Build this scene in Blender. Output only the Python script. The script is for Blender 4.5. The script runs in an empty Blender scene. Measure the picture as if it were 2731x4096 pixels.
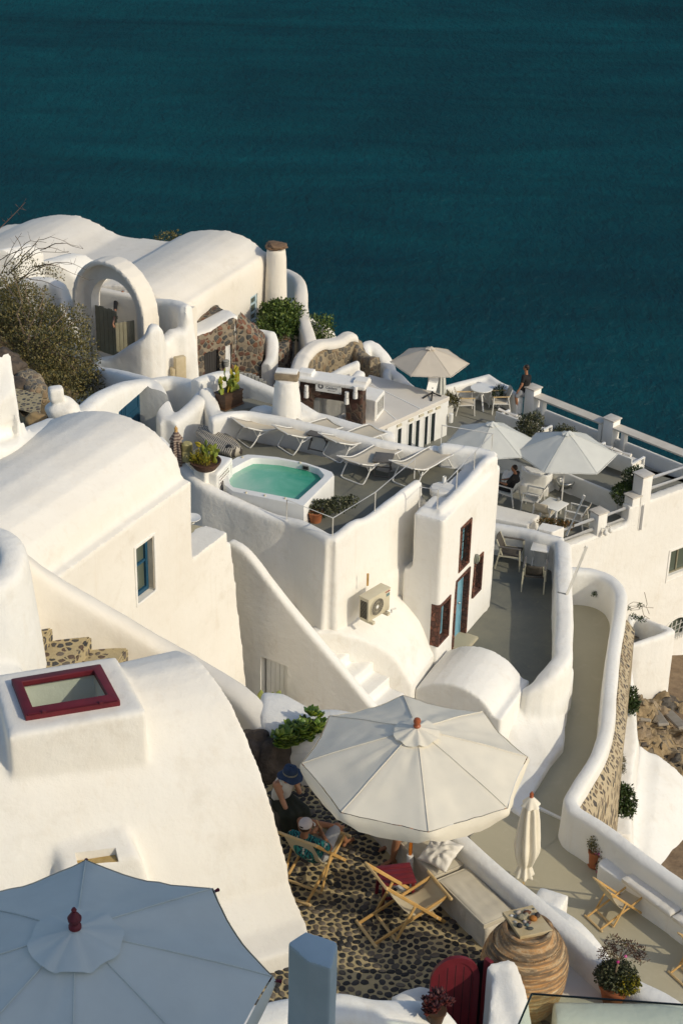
import bpy, bmesh, math, random
from mathutils import Vector, Matrix, noise, Quaternion
R = math.radians
PI = math.pi
rnd = random.Random(7)
scene = bpy.context.scene
COL = scene.collection
FPX, CXP, CYP, PITCH, ROLL, CAMZ = 7000.0, 1365.5, 2048.0, R(28.5), .025, 15.6
cam_d = bpy.data.cameras.new('camera'); cam = bpy.data.objects.new('camera', cam_d); COL.objects.link(cam)
cam_d.sensor_fit = 'VERTICAL'; cam_d.sensor_height = 36.0; cam_d.sensor_width = 24.0
cam_d.lens = FPX / 4096 * 36.0; cam_d.clip_start = .5; cam_d.clip_end = 20000
cam.matrix_world = Matrix.Translation((0, 0, CAMZ)) @ Matrix.Rotation(PI/2 - PITCH, 4, 'X') @ Matrix.Rotation(ROLL, 4, 'Z')
scene.camera = cam
CR = {'c1':(0,800,.57398),'c2':(700,900,.57398),'c3':(1500,1300,.78508),'c4':(650,1400,.57398),'c5':(0,1500,.57398),'d1':(900,2200,.70153),'d2':(1900,2000,.52997),'d3':(0,2500,.76531),'d4':(1000,2800,.57398),'d5':(1800,3100,.59375),'d6':(0,3300,.70153),'d7':(1050,3400,.70153),'e1':(1750,1420,.2551),'e2':(2450,2100,.1792),'h1':(2350,2300,.42522),'h2':(1950,1850,.31888),'h3':(2250,3300,.30676),'h4':(1100,1450,.31888),'h5':(1150,1250,.31888),'h6':(750,1200,.31888),'e3':(1900,1650,.2551),'e4':(700,1650,.19133),'e5':(2300,1900,.27487),'e6':(1580,1440,.1531),'e7':(2050,1400,.43431),'e8':(1900,3550,.26786),'D':(0,0,1.74171),
 'g1':(1250,1750,.5102),'g2':(700,1900,.44643),'g3':(1500,2350,.54209),'g4':(0,1950,.44643),
 'f1':(1550,3650,.5102),'f2':(950,3650,.44643),'f3':(2250,3700,.30676),'f4':(1050,2850,.2338),'f5':(1080,3300,.23597),'f6':(1400,3350,.28699),'F':(0,0,1)}
def ray(k, x, y):
    a, b, s = CR[k]
    u = (a + x*s - CXP)/FPX; v = -(b + y*s - CYP)/FPX
    c, n = math.cos(ROLL), math.sin(ROLL)
    u, v = u*c - v*n, u*n + v*c
    return Vector((u, v*math.sin(PITCH) + math.cos(PITCH), v*math.cos(PITCH) - math.sin(PITCH)))
EYE = Vector((0, 0, CAMZ))
def P(k, x, y, z):
    d = ray(k, x, y); return EYE + d*((z - CAMZ)/d.z)
def PY(k, x, y, Y):
    d = ray(k, x, y); return EYE + d*(Y/d.y)
def PV(k, x, y, p0, m):                         # on the vertical plane through p0 along horizontal m
    d = ray(k, x, y); n = (m[1], -m[0])
    return EYE + d*((p0[0]*n[0] + p0[1]*n[1])/(d.x*n[0] + d.y*n[1]))
def XY(k, x, y, z):
    p = P(k, x, y, z); return (p.x, p.y)
def xy(*a): return tuple(P(*a).xy)
def link(name, me, m=None, parent=None):
    o = bpy.data.objects.new(name, me); COL.objects.link(o)
    if m is not None and me is not None: me.materials.append(m)
    if parent is not None: o.parent = parent
    return o
def props(o, label=None, cat=None, group=None, kind=None):
    if label: o['label'] = label
    if cat: o['category'] = cat
    if group: o['group'] = group
    if kind: o['kind'] = kind
    return o
def thing(name, label, cat, loc=(0,0,0), rz=0, group=None):
    o = bpy.data.objects.new(name, None); COL.objects.link(o); o.empty_display_size = .1
    o.location = loc; o.rotation_euler = (0, 0, rz)
    return props(o, label, cat, group)
def finish(bm, smooth=None):
    bmesh.ops.recalc_face_normals(bm, faces=bm.faces)
    me = bpy.data.meshes.new('m'); bm.to_mesh(me); bm.free()
    if smooth is not None:
        for p in me.polygons: p.use_smooth = True
        if smooth < 180: me.set_sharp_from_angle(angle=R(smooth))
    return me
def obj(name, bm, m, parent=None, smooth=35, label=None):
    o = link(name, finish(bm, smooth), m, parent); o.data.name = name
    if label: o['label'] = label
    return o
def rebase(o):                                   # origin to the foot of the mesh
    me = o.data
    if not me.vertices: return o
    xs = [v.co.x for v in me.vertices]; ys = [v.co.y for v in me.vertices]; zs = [v.co.z for v in me.vertices]
    c = Vector(((min(xs)+max(xs))/2, (min(ys)+max(ys))/2, min(zs)))
    me.transform(Matrix.Translation(-c)); o.location = c
    return o
def single(name, bm, m, label, cat, group=None, smooth=35):
    return props(rebase(obj(name, bm, m, None, smooth)), label, cat, group)
def struct(name, bm, m, smooth=35, kind='structure'):
    return props(obj(name, bm, m, None, smooth), None, None, None, kind)
def dup(root, loc, rz=None, label=None, scale=None):
    r = root.copy(); COL.objects.link(r); r.location = loc
    if rz is not None: r.rotation_euler = (0, 0, rz)
    if scale: r.scale = (scale,)*3
    if label: r['label'] = label
    for ch in list(root.children):
        c = ch.copy(); COL.objects.link(c); c.parent = r
        for g in list(ch.children):
            d = g.copy(); COL.objects.link(d); d.parent = c
    return r
def B(): return bmesh.new()
def frame(d):
    d = Vector(d).normalized(); up = Vector((0,0,1)) if abs(d.z) < .95 else Vector((0,1,0))
    x = d.cross(up).normalized(); return x, x.cross(d).normalized(), d
def box(bm, c, s, rz=0, rot=None, bev=0, seg=2):
    r = bmesh.ops.create_cube(bm, size=1)
    M = Matrix.Translation(c) @ (rot if rot is not None else Matrix.Rotation(rz, 4, 'Z')) @ Matrix.Diagonal((*s, 1))
    bmesh.ops.transform(bm, matrix=M, verts=r['verts'])
    if bev:
        es = list({e for v in r['verts'] for e in v.link_edges})
        bmesh.ops.bevel(bm, geom=es, offset=bev, segments=seg, affect='EDGES', profile=.5)
def rings(bm, rs, closed=True, caps=True, loop=False):
    vs = [[bm.verts.new(p) for p in r] for r in rs]
    n = len(vs[0]); m = len(vs)
    for i in range(m if loop else m-1):
        a, b = vs[i], vs[(i+1) % m]
        for j in range(n if closed else n-1):
            k = (j+1) % n
            try: bm.faces.new((a[j], a[k], b[k], b[j]))
            except ValueError: pass
    if caps and not loop and closed:
        bm.faces.new(vs[0][::-1]); bm.faces.new(vs[-1])
    return vs
def tube(bm, pts, r, seg=8, flat=None):
    pts = [Vector(p) for p in pts]; rr = r if isinstance(r, (list, tuple)) else [r]*len(pts)
    out = []; px = None
    for i, p in enumerate(pts):
        d = (pts[min(i+1, len(pts)-1)] - pts[max(i-1, 0)])
        if d.length < 1e-9: d = Vector((0,0,1))
        d.normalize()
        if px is None: x, y, _ = frame(d)
        else:
            x = (px - d*px.dot(d))
            if x.length < 1e-6: x, y, _ = frame(d)
            x.normalize(); y = d.cross(x)
        px = x
        fl = flat or 1
        out.append([p + (x*math.cos(2*PI*j/seg) + y*math.sin(2*PI*j/seg)*fl)*rr[i] for j in range(seg)])
    rings(bm, out)
def bar(bm, a, b, w, t, up=(0,0,1), bev=.003):    # rectangular bar a->b, width w across, thickness t along up
    a = Vector(a); b = Vector(b); d = (b-a); L = d.length; d.normalize(); up = Vector(up)
    x = d.cross(up); 
    if x.length < 1e-5: x = d.cross(Vector((0,1,0)))
    x.normalize(); z = x.cross(d)
    M = Matrix((x, d, z)).transposed().to_4x4()
    box(bm, (a+b)/2, (w, L, t), rot=M, bev=bev, seg=1)
def lathe(bm, prof, c=(0,0,0), seg=24, M=None, loop=False):
    c = Vector(c); rs = []
    for r, z in prof:
        ring = [Vector((r*math.cos(2*PI*j/seg), r*math.sin(2*PI*j/seg), z)) for j in range(seg)]
        rs.append([c + (M @ q if M is not None else q) for q in ring])
    rings(bm, rs, caps=True, loop=loop)
def prism(bm, pts, z0, z1):                       # z1 (or z0) may be a list, one height per corner
    n = len(pts); a = z0 if isinstance(z0, (list, tuple)) else [z0]*n; b = z1 if isinstance(z1, (list, tuple)) else [z1]*n
    rings(bm, [[Vector((p[0], p[1], a[i])) for i, p in enumerate(pts)], [Vector((p[0], p[1], b[i])) for i, p in enumerate(pts)]])
def catmull(pts, step):
    pts = [Vector(p) for p in pts]
    if len(pts) < 3:
        n = max(1, int((pts[1]-pts[0]).length/step)); return [pts[0].lerp(pts[1], i/n) for i in range(n+1)]
    out = []
    for i in range(len(pts)-1):
        p0 = pts[i-1] if i else pts[0]*2 - pts[1]; p1, p2 = pts[i], pts[i+1]
        p3 = pts[i+2] if i+2 < len(pts) else pts[-1]*2 - pts[-2]
        n = max(1, int((p2-p1).length/step))
        for k in range(n):
            t = k/n
            out.append(.5*((2*p1) + (p2-p0)*t + (2*p0-5*p1+4*p2-p3)*t*t + (3*p1-p0-3*p2+p3)*t**3))
    out.append(pts[-1]); return out
def wall(bm, path, t, zb, curve=True, step=.25, top=8, batter=0.0, side=0, rnd_top=1.0):
    path = [Vector(p) for p in path]
    pts = catmull(path, step) if curve else path
    zbs = zb if isinstance(zb, (list, tuple)) else None
    out = []; n = len(pts)
    for i, p in enumerate(pts):
        a = pts[max(i-1,0)]; b = pts[min(i+1,n-1)]
        d = Vector((b.x-a.x, b.y-a.y, 0)); d.normalize(); nx = Vector((d.y, -d.x, 0))
        if not curve and 0 < i < n-1:            # mitre
            d1 = Vector((p.x-a.x, p.y-a.y, 0)).normalized(); d2 = Vector((b.x-p.x, b.y-p.y, 0)).normalized()
            h = Vector((d1.y+d2.y, -d1.x-d2.x, 0)).normalized(); nx = h/max(.3, h.dot(Vector((d1.y,-d1.x,0))))
        f = i/max(1,n-1)
        z0 = zb if zbs is None else zbs[0]+(zbs[1]-zbs[0])*f
        tt = t if not isinstance(t, (list, tuple)) else t[0]+(t[1]-t[0])*f
        h = tt/2; c = Vector((p.x, p.y, 0)) + nx*side*h
        r = []
        r.append(c + nx*(h+batter*(p.z-z0)) + Vector((0,0,z0)))
        for k in range(top+1):
            an = PI*k/top
            cx = math.cos(an); sz = math.sin(an)
            ex = math.copysign(abs(cx)**.7, cx)
            r.append(c + nx*h*ex + Vector((0,0,p.z - h*rnd_top*(1-sz**.7))))
        r.append(c - nx*(h+batter*(p.z-z0)) + Vector((0,0,z0)))
        out.append(r)
    rings(bm, out)
def vault(bm, prof, a, L, zb=None, steps=1):      # prof: 3D points of one end; extruded along a for L; closed down to zb
    a = Vector(a); prof = [Vector(p) for p in prof]
    if zb is not None:
        prof = prof + [Vector((prof[-1].x, prof[-1].y, zb)), Vector((prof[0].x, prof[0].y, zb))]
    rings(bm, [[p + a*(L*i/steps) for p in prof] for i in range(steps+1)])
def melt(bm, voxel=.06, it=4, amp=.012, freq=.9, keep=None):
    bmesh.ops.recalc_face_normals(bm, faces=bm.faces)
    me = bpy.data.meshes.new('t'); bm.to_mesh(me); bm.free()
    o = bpy.data.objects.new('t', me); COL.objects.link(o)
    r = o.modifiers.new('r', 'REMESH'); r.mode = 'VOXEL'; r.voxel_size = voxel
    s = o.modifiers.new('s', 'SMOOTH'); s.iterations = it; s.factor = .5
    dg = bpy.context.evaluated_depsgraph_get(); dg.update()
    nm = bpy.data.meshes.new_from_object(o.evaluated_get(dg))
    bpy.data.objects.remove(o); bpy.data.meshes.remove(me)
    b = bmesh.new(); b.from_mesh(nm); bpy.data.meshes.remove(nm)
    if amp:
        b.normal_update()
        for v in b.verts:
            v.co += v.normal*(amp*noise.noise(v.co*freq) + amp*.35*noise.noise(v.co*freq*3.3))
    return b
def cut(bm, boxes):                               # boolean difference with closed cutters drawn by functions
    bmesh.ops.recalc_face_normals(bm, faces=bm.faces)
    me = bpy.data.meshes.new('t'); bm.to_mesh(me); bm.free()
    o = bpy.data.objects.new('t', me); COL.objects.link(o)
    cb = bmesh.new()
    for f in boxes: f(cb)
    bmesh.ops.recalc_face_normals(cb, faces=cb.faces)
    cm = bpy.data.meshes.new('c'); cb.to_mesh(cm); cb.free(); co = bpy.data.objects.new('c', cm); COL.objects.link(co)
    m = o.modifiers.new('b', 'BOOLEAN'); m.operation = 'DIFFERENCE'; m.solver = 'EXACT'; m.object = co
    dg = bpy.context.evaluated_depsgraph_get(); dg.update()
    nm = bpy.data.meshes.new_from_object(o.evaluated_get(dg))
    b = bmesh.new(); b.from_mesh(nm)
    for q in (o, co): bpy.data.objects.remove(q)
    bpy.data.meshes.remove(nm); bpy.data.meshes.remove(me); bpy.data.meshes.remove(cm)
    return b
def sheet(bm, pts, z, fit=None):
    bm.faces.new([bm.verts.new((p[0], p[1], z if not callable(z) else z(p))) for p in pts])
def skin(joints, bones, sub=2):
    me = bpy.data.meshes.new('s'); names = list(joints); ix = {n: i for i, n in enumerate(names)}
    ed = []
    for ch in bones:
        for a, b in zip(ch, ch[1:]): ed.append((ix[a], ix[b]))
    me.from_pydata([Vector(joints[n][0]) for n in names], ed, [])
    o = bpy.data.objects.new('s', me); COL.objects.link(o)
    m = o.modifiers.new('k', 'SKIN'); m.use_smooth_shade = True; m.branch_smoothing = .4
    for i, n in enumerate(names):
        r = joints[n][1]; me.skin_vertices[0].data[i].radius = (r, r) if not isinstance(r, tuple) else r
        me.skin_vertices[0].data[i].use_root = (i == 0)
    if sub:
        q = o.modifiers.new('q', 'SUBSURF'); q.levels = sub; q.render_levels = sub
    dg = bpy.context.evaluated_depsgraph_get(); dg.update()
    nm = bpy.data.meshes.new_from_object(o.evaluated_get(dg))
    b = bmesh.new(); b.from_mesh(nm)
    bpy.data.objects.remove(o); bpy.data.meshes.remove(me); bpy.data.meshes.remove(nm)
    return b
def blob(bm, c, s, sub=2, amp=.15, freq=1.5, seed=0, rot=None):
    r = bmesh.ops.create_icosphere(bm, subdivisions=sub, radius=1)
    for v in r['verts']:
        n = noise.noise(v.co*freq + Vector((seed*7.3, seed*3.1, seed)))
        q = v.co*(1 + amp*n)
        q = Vector((q.x*s[0], q.y*s[1], q.z*s[2]))
        if rot is not None: q = rot @ q
        v.co = q + Vector(c)

class Plane:                                      # a vertical wall face: foot line through p0 along d, outward normal to the right of d
    def __init__(s, p0, d, flip=False):
        s.p0 = Vector((p0[0], p0[1], 0)); s.d = Vector((d[0], d[1], 0)).normalized()
        s.n = Vector((s.d.y, -s.d.x, 0)) * (-1 if flip else 1)
    def uz(s, k, x, y):
        p = PV(k, x, y, s.p0, (s.d.x, s.d.y)); return ((p-s.p0).dot(s.d), p.z)
    def pt(s, u, z, off=0): return s.p0 + s.d*u + s.n*off + Vector((0,0,z))
    def cutter(s, u0, u1, z0, z1, dep, arch=0, out=.6):
        def f(bm):
            pr = s.outline(u0, u1, z0, z1, arch)
            rings(bm, [[s.pt(u, z, out) for u, z in pr], [s.pt(u, z, -dep) for u, z in pr]])
        return f
    def outline(s, u0, u1, z0, z1, arch=0, seg=14):
        if not arch: return [(u0,z0),(u1,z0),(u1,z1),(u0,z1)]
        c = (u0+u1)/2; r = (u1-u0)/2; zs = z1 - arch
        return [(u0,z0),(u1,z0)] + [(c + r*math.cos(PI*i/seg), zs + arch*math.sin(PI*i/seg)) for i in range(seg+1)]
    def slab(s, bm, u0, u1, z0, z1, off, th, arch=0):
        pr = s.outline(u0, u1, z0, z1, arch)
        rings(bm, [[s.pt(u, z, off) for u, z in pr], [s.pt(u, z, off-th) for u, z in pr]])
    def ring(s, bm, u0, u1, z0, z1, w, off, th, arch=0, wb=None):
        a = s.outline(u0, u1, z0, z1, arch); b = s.outline(u0+w, u1-w, z0+(w if wb is None else wb), z1-w, max(0, arch-w) if arch else 0)
        rings(bm, [[s.pt(u, z, off) for u, z in a], [s.pt(u, z, off) for u, z in b], [s.pt(u, z, off-th) for u, z in b], [s.pt(u, z, off-th) for u, z in a]], loop=True)
def mat(name, col=(.5,.5,.5), rough=.7, metal=0, spec=.4):
    m = bpy.data.materials.new(name); m.use_nodes = True
    b = m.node_tree.nodes['Principled BSDF']
    b.inputs['Base Color'].default_value = (*col, 1); b.inputs['Roughness'].default_value = rough
    b.inputs['Metallic'].default_value = metal; b.inputs['Specular IOR Level'].default_value = spec
    return m
class N:
    def __init__(s, m): s.t = m.node_tree; s.b = s.t.nodes['Principled BSDF']
    def n(s, ty, **kw):
        q = s.t.nodes.new(ty)
        for k, v in kw.items():
            if k in q.inputs: q.inputs[k].default_value = v
            else: setattr(q, k, v)
        return q
    def l(s, a, b): s.t.links.new(a, b)
    def pos(s, scale=(1,1,1), obj=False, rot=(0,0,0)):
        g = s.n('ShaderNodeTexCoord').outputs['Object'] if obj else s.n('ShaderNodeNewGeometry').outputs['Position']
        mp = s.n('ShaderNodeMapping'); mp.inputs['Scale'].default_value = scale; mp.inputs['Rotation'].default_value = rot
        s.l(g, mp.inputs['Vector']); return mp.outputs[0]
    def noise(s, vec, scale, detail=4, rough=.55, dist=0):
        q = s.n('ShaderNodeTexNoise', Scale=scale, Detail=detail, Roughness=rough, Distortion=dist); s.l(vec, q.inputs['Vector']); return q.outputs['Fac']
    def ramp(s, fac, stops, interp='LINEAR'):
        q = s.n('ShaderNodeValToRGB'); q.color_ramp.interpolation = interp; e = q.color_ramp.elements
        while len(e) < len(stops): e.new(.5)
        for x, (p, c) in zip(e, stops): x.position = p; x.color = (*c, 1) if len(c) == 3 else c
        s.l(fac, q.inputs['Fac']); return q.outputs['Color']
    def mix(s, fac, a, b, mode='MIX'):
        q = s.n('ShaderNodeMix', data_type='RGBA', blend_type=mode)
        for sock, v in ((q.inputs[0], fac), (q.inputs[6], a), (q.inputs[7], b)):
            if hasattr(v, 'is_linked'): s.l(v, sock)
            else: sock.default_value = v if not isinstance(v, tuple) or len(v) == 4 else (*v, 1)
        return q.outputs[2]
    def math(s, op, a, b=0.0, c=None, clamp=False):
        q = s.n('ShaderNodeMath', operation=op, use_clamp=clamp)
        for i, v in enumerate((a, b) if c is None else (a, b, c)):
            if hasattr(v, 'is_linked'): s.l(v, q.inputs[i])
            else: q.inputs[i].default_value = v
        return q.outputs[0]
    def bump(s, h, strength=.3, dist=.02, prev=None):
        q = s.n('ShaderNodeBump', Strength=strength, Distance=dist); s.l(h, q.inputs['Height'])
        if prev is not None: s.l(prev, q.inputs['Normal'])
        s.l(q.outputs[0], s.b.inputs['Normal']); return q.outputs[0]
    def col(s, c): s.l(c, s.b.inputs['Base Color'])
    def rough(s, c): s.l(c, s.b.inputs['Roughness'])
def plaster(name, a=(.82,.80,.745), b=(.785,.755,.685), bump=.5, stain=.55, dirt=(.56,.49,.38)):
    m = mat(name, a, .88, spec=.15); n = N(m); v = n.pos()
    big = n.noise(v, .55, 4, .6); mid = n.noise(v, 3.2, 6, .65, .3)
    c = n.mix(n.ramp(big, [(.38,(0,0,0)),(.68,(1,1,1))]), a, b)
    sp = n.ramp(n.math('MULTIPLY', mid, n.noise(v, .9, 3)), [(.30,(0,0,0)),(.46,(stain*.5,)*3)])
    c = n.mix(sp, c, dirt)
    streak = n.ramp(n.noise(n.pos((5,5,.35)), 1.6, 5, .6), [(.56,(0,0,0)),(.80,(stain*.45,)*3)])
    c = n.mix(streak, c, (dirt[0]*1.15, dirt[1]*1.12, dirt[2]*1.1))
    speck = n.ramp(n.noise(v, 14, 5, .7), [(.64,(0,0,0)),(.76,(stain*.35,)*3)])
    c = n.mix(speck, c, dirt)
    n.col(c)
    p = n.bump(n.noise(v, 5.5, 6, .6), bump, .035)
    n.bump(n.noise(v, 45, 4, .65), bump*.8, .006, p)
    return m
def simple(name, a, b, scale=6, rough=.7, bump=.15, dist=.01, spec=.35, stretch=(1,1,1), obj=True, metal=0, detail=5):
    m = mat(name, a, rough, metal, spec); n = N(m); v = n.pos(stretch, obj)
    f = n.noise(v, scale, detail, .6)
    n.col(n.mix(n.ramp(f, [(.35,(0,0,0)),(.68,(1,1,1))]), a, b))
    if bump: n.bump(f, bump, dist)
    return m
def cobble(name, scale, mortar, stones, gap=.10, bump=.8, rnd=.85, stretch=(1,1,1), dist=.03, obj=False, warp=.25, rnd2=.75):
    m = mat(name, mortar, .8, spec=.3); n = N(m); v = n.pos(stretch, obj)
    wn = n.n('ShaderNodeTexNoise', Scale=scale*.8, Detail=3); n.l(v, wn.inputs['Vector'])
    vv = n.n('ShaderNodeVectorMath', operation='MULTIPLY_ADD'); n.l(wn.outputs['Color'], vv.inputs[0]); vv.inputs[1].default_value = (warp/scale,)*3; n.l(v, vv.inputs[2])
    e = n.n('ShaderNodeTexVoronoi', feature='DISTANCE_TO_EDGE', Scale=scale, Randomness=rnd); n.l(vv.outputs[0], e.inputs['Vector'])
    q = n.n('ShaderNodeTexVoronoi', feature='F1', Scale=scale, Randomness=rnd); n.l(vv.outputs[0], q.inputs['Vector'])
    sep = n.n('ShaderNodeSeparateColor'); n.l(q.outputs['Color'], sep.inputs[0])
    k = len(stones); sc = n.ramp(sep.outputs[0], [(i/k, s) for i, s in enumerate(stones)], 'CONSTANT')
    grain = n.noise(v, scale*5, 5, .7)
    sc = n.mix(n.ramp(grain, [(.40,(0,0,0)),(.75,(.55,)*3)]), sc, tuple(min(.6, x*2.0+.03) for x in stones[0]))
    g = n.math('ADD', gap, n.math('MULTIPLY', n.math('SUBTRACT', sep.outputs[1], .5), gap*.9))
    d = n.math('MINIMUM', n.math('DIVIDE', n.math('SUBTRACT', e.outputs['Distance'], g), .05, clamp=True), n.math('DIVIDE', n.math('SUBTRACT', rnd2, q.outputs['Distance']), .06, clamp=True))
    mo = n.mix(n.noise(v, scale*2.2, 5, .7), tuple(x*.72 for x in mortar), tuple(min(1, x*1.22) for x in mortar))
    n.col(n.mix(d, mo, sc))
    h = n.math('ADD', n.math('POWER', n.math('MULTIPLY', d, n.math('ADD', .6, e.outputs['Distance'])), .6), n.math('MULTIPLY', grain, .35))
    n.bump(h, bump, dist)
    n.rough(n.math('SUBTRACT', .88, n.math('MULTIPLY', d, .22)))
    return m
M = {}
M['plaster'] = plaster('white_plaster')
M['plaster_roof'] = plaster('warm_roof_plaster', (.81,.775,.70), (.77,.725,.64), .4, .55)
M['plaster_far'] = plaster('weathered_plaster', (.79,.74,.65), (.745,.69,.59), .3, .5)
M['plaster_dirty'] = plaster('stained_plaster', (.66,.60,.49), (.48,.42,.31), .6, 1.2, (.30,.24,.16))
M['paint'] = simple('white_paint', (.80,.79,.75), (.74,.73,.68), 3, .55, .05)
M['metal_white'] = simple('white_metal', (.76,.74,.68), (.68,.65,.58), 9, .4, .05)
M['cobble'] = cobble('cobble_stones', 9.0, (.40,.31,.17), [(.035,.035,.034),(.055,.052,.05),(.10,.09,.075),(.03,.03,.03),(.075,.06,.05),(.05,.05,.05),(.14,.12,.09)], .085, 1.0)
M['cobble_step'] = cobble('cobble_step_stones', 8.0, (.44,.36,.21), [(.05,.05,.05),(.09,.08,.07),(.16,.13,.10),(.06,.055,.05),(.12,.075,.05)], .10, 1.0, rnd2=.50)
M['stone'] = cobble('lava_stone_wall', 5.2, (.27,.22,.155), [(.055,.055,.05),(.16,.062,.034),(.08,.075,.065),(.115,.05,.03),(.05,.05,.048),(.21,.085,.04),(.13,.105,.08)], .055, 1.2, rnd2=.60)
M['stone_tan'] = cobble('tan_stone_wall', 5.4, (.36,.29,.19), [(.15,.13,.10),(.23,.15,.085),(.11,.10,.085),(.29,.20,.11),(.09,.085,.075),(.19,.15,.10)], .055, 1.2, stretch=(1.25,1.25,.8), rnd2=.60)  # tan and brown stones, paler than the lava stone set
M['stone_plain'] = cobble('rubble_in_render', 5.0, (.50,.41,.27), [(.11,.09,.07),(.20,.14,.08),(.15,.12,.09),(.06,.055,.05)], .14, 1.0, stretch=(1.7,1.7,.55))
def floor_mat(name, a, b, c, sc=.9, rough=.75):
    m = mat(name, a, rough, spec=.3); n = N(m); v = n.pos()
    x = n.mix(n.ramp(n.noise(v, sc, 6, .65, .6), [(.35,(0,0,0)),(.65,(1,1,1))]), a, b)
    x = n.mix(n.ramp(n.noise(v, sc*5, 6, .7, .8), [(.55,(0,0,0)),(.75,(.7,)*3)]), x, c)
    n.col(x); n.bump(n.noise(v, 20, 5, .6), .15, .01); return m
M['floor_tan'] = floor_mat('tan_cement_floor', (.47,.42,.29), (.43,.385,.265), (.51,.46,.33), .5)
M['floor_grey'] = floor_mat('grey_cement_floor', (.15,.15,.125), (.20,.195,.15), (.25,.23,.155), 1.0)
M['floor_terrace'] = floor_mat('grey_green_terrace_floor', (.24,.235,.195), (.21,.205,.17), (.27,.26,.21), .8)
M['canvas'] = simple('white_canvas', (.74,.72,.655), (.69,.67,.60), 2.5, .85, .25, .02, .1)
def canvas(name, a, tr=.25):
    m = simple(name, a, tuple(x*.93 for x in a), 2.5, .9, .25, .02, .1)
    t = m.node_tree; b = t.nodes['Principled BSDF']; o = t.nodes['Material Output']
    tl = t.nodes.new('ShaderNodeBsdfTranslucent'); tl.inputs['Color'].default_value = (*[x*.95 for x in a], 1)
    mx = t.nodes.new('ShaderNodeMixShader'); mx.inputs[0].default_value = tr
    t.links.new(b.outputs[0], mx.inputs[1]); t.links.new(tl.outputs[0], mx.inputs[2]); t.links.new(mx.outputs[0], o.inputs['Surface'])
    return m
M['canvas_near'] = canvas('cream_umbrella_canvas', (.88,.82,.68), .14)
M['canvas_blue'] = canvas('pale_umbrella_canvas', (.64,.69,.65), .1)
M['canvas_grey'] = canvas('pale_grey_umbrella_canvas', (.70,.70,.64), .12)
M['canvas_beige'] = canvas('beige_umbrella_canvas', (.66,.585,.475), .12)
M['cushion'] = simple('cream_cushion', (.60,.545,.43), (.56,.505,.39), 5, .9, .2, .02, .1)
M['cushion_white'] = simple('white_cushion', (.74,.70,.63), (.70,.66,.58), 5, .9, .35, .03, .1)
M['sling'] = canvas('cream_sling_canvas', (.62,.54,.38), .15)
M['sling_far'] = canvas('sand_sling_fabric', (.68,.60,.46), .12)
M['wood'] = simple('pine_wood', (.60,.37,.13), (.50,.29,.09), 7, .55, .1, .004, .35, (1,1,1))
M['wood_pale'] = simple('pale_wood', (.64,.46,.23), (.55,.38,.17), 7, .6, .1, .004)
M['wood_orange'] = simple('varnished_wood', (.48,.16,.02), (.38,.11,.015), 9, .35, .05, .003)
M['wood_dark'] = simple('dark_grey_wood', (.11,.10,.085), (.15,.135,.115), 8, .6, .1, .004)
M['terracotta_finial'] = simple('terracotta_varnish', (.36,.10,.035), (.30,.08,.03), 9, .4, .05)
M['red'] = simple('dark_red_paint', (.17,.018,.026), (.125,.014,.02), 6, .45, .1, .004)
M['red_frame'] = simple('maroon_paint', (.14,.013,.02), (.10,.01,.016), 6, .5, .1, .004)
M['blue'] = simple('deep_blue_paint', (.016,.075,.135), (.012,.06,.11), 4, .5, .1, .004)
M['lightblue'] = simple('light_blue_paint', (.20,.40,.49), (.16,.34,.43), 4, .5, .1, .004)
M['greygreen'] = simple('grey_green_paint', (.27,.25,.17), (.23,.21,.14), 6, .7, .1, .004)
M['black'] = simple('black_iron', (.02,.02,.02), (.03,.03,.03), 6, .5, .05)
M['dark'] = mat('dark_interior', (.012,.012,.013), .9)
M['darkgrey'] = simple('dark_grey_wood_door', (.045,.042,.04), (.06,.055,.05), 6, .6, .1, .004, stretch=(1,1,.2))
M['rock'] = simple('volcanic_rock', (.06,.05,.042), (.13,.10,.075), 3.5, .9, 1.0, .12, .2, obj=False)
M['redrock'] = cobble('red_lava_surround', 9.0, (.10,.05,.035), [(.14,.055,.035),(.09,.035,.025),(.19,.075,.045),(.06,.03,.025)], .04, 1.0, dist=.03)
M['terracotta'] = simple('terracotta', (.40,.145,.055), (.33,.11,.045), 7, .8, .15, .006)
M['brown'] = simple('brown_plastic', (.085,.045,.024), (.065,.036,.02), 5, .55, .05)
M['steel'] = mat('brushed_steel', (.55,.55,.53), .28, 1.0)
M['appliance'] = simple('cream_appliance_plastic', (.60,.545,.40), (.56,.50,.36), 3, .5, .03)
M['grey'] = simple('grey_plastic', (.30,.30,.28), (.25,.25,.23), 4, .6, .05)
def glass(name, col=(.03,.04,.04), rough=.05):
    return mat(name, col, rough, 0, .6)
M['glass'] = glass('window_glass')
M['glass_green'] = glass('greenish_window_glass', (.09,.11,.085), .08)
def clear_glass():
    m = bpy.data.materials.new('clear_glass'); m.use_nodes = True; t = m.node_tree; t.nodes.clear()
    o = t.nodes.new('ShaderNodeOutputMaterial'); a = t.nodes.new('ShaderNodeBsdfTransparent'); a.inputs[0].default_value = (.80,.86,.82,1)
    g = t.nodes.new('ShaderNodeBsdfGlossy'); g.inputs['Roughness'].default_value = .02
    mx = t.nodes.new('ShaderNodeMixShader'); mx.inputs[0].default_value = .06
    t.links.new(a.outputs[0], mx.inputs[1]); t.links.new(g.outputs[0], mx.inputs[2]); t.links.new(mx.outputs[0], o.inputs['Surface'])
    return m
M['clear'] = clear_glass()
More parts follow.
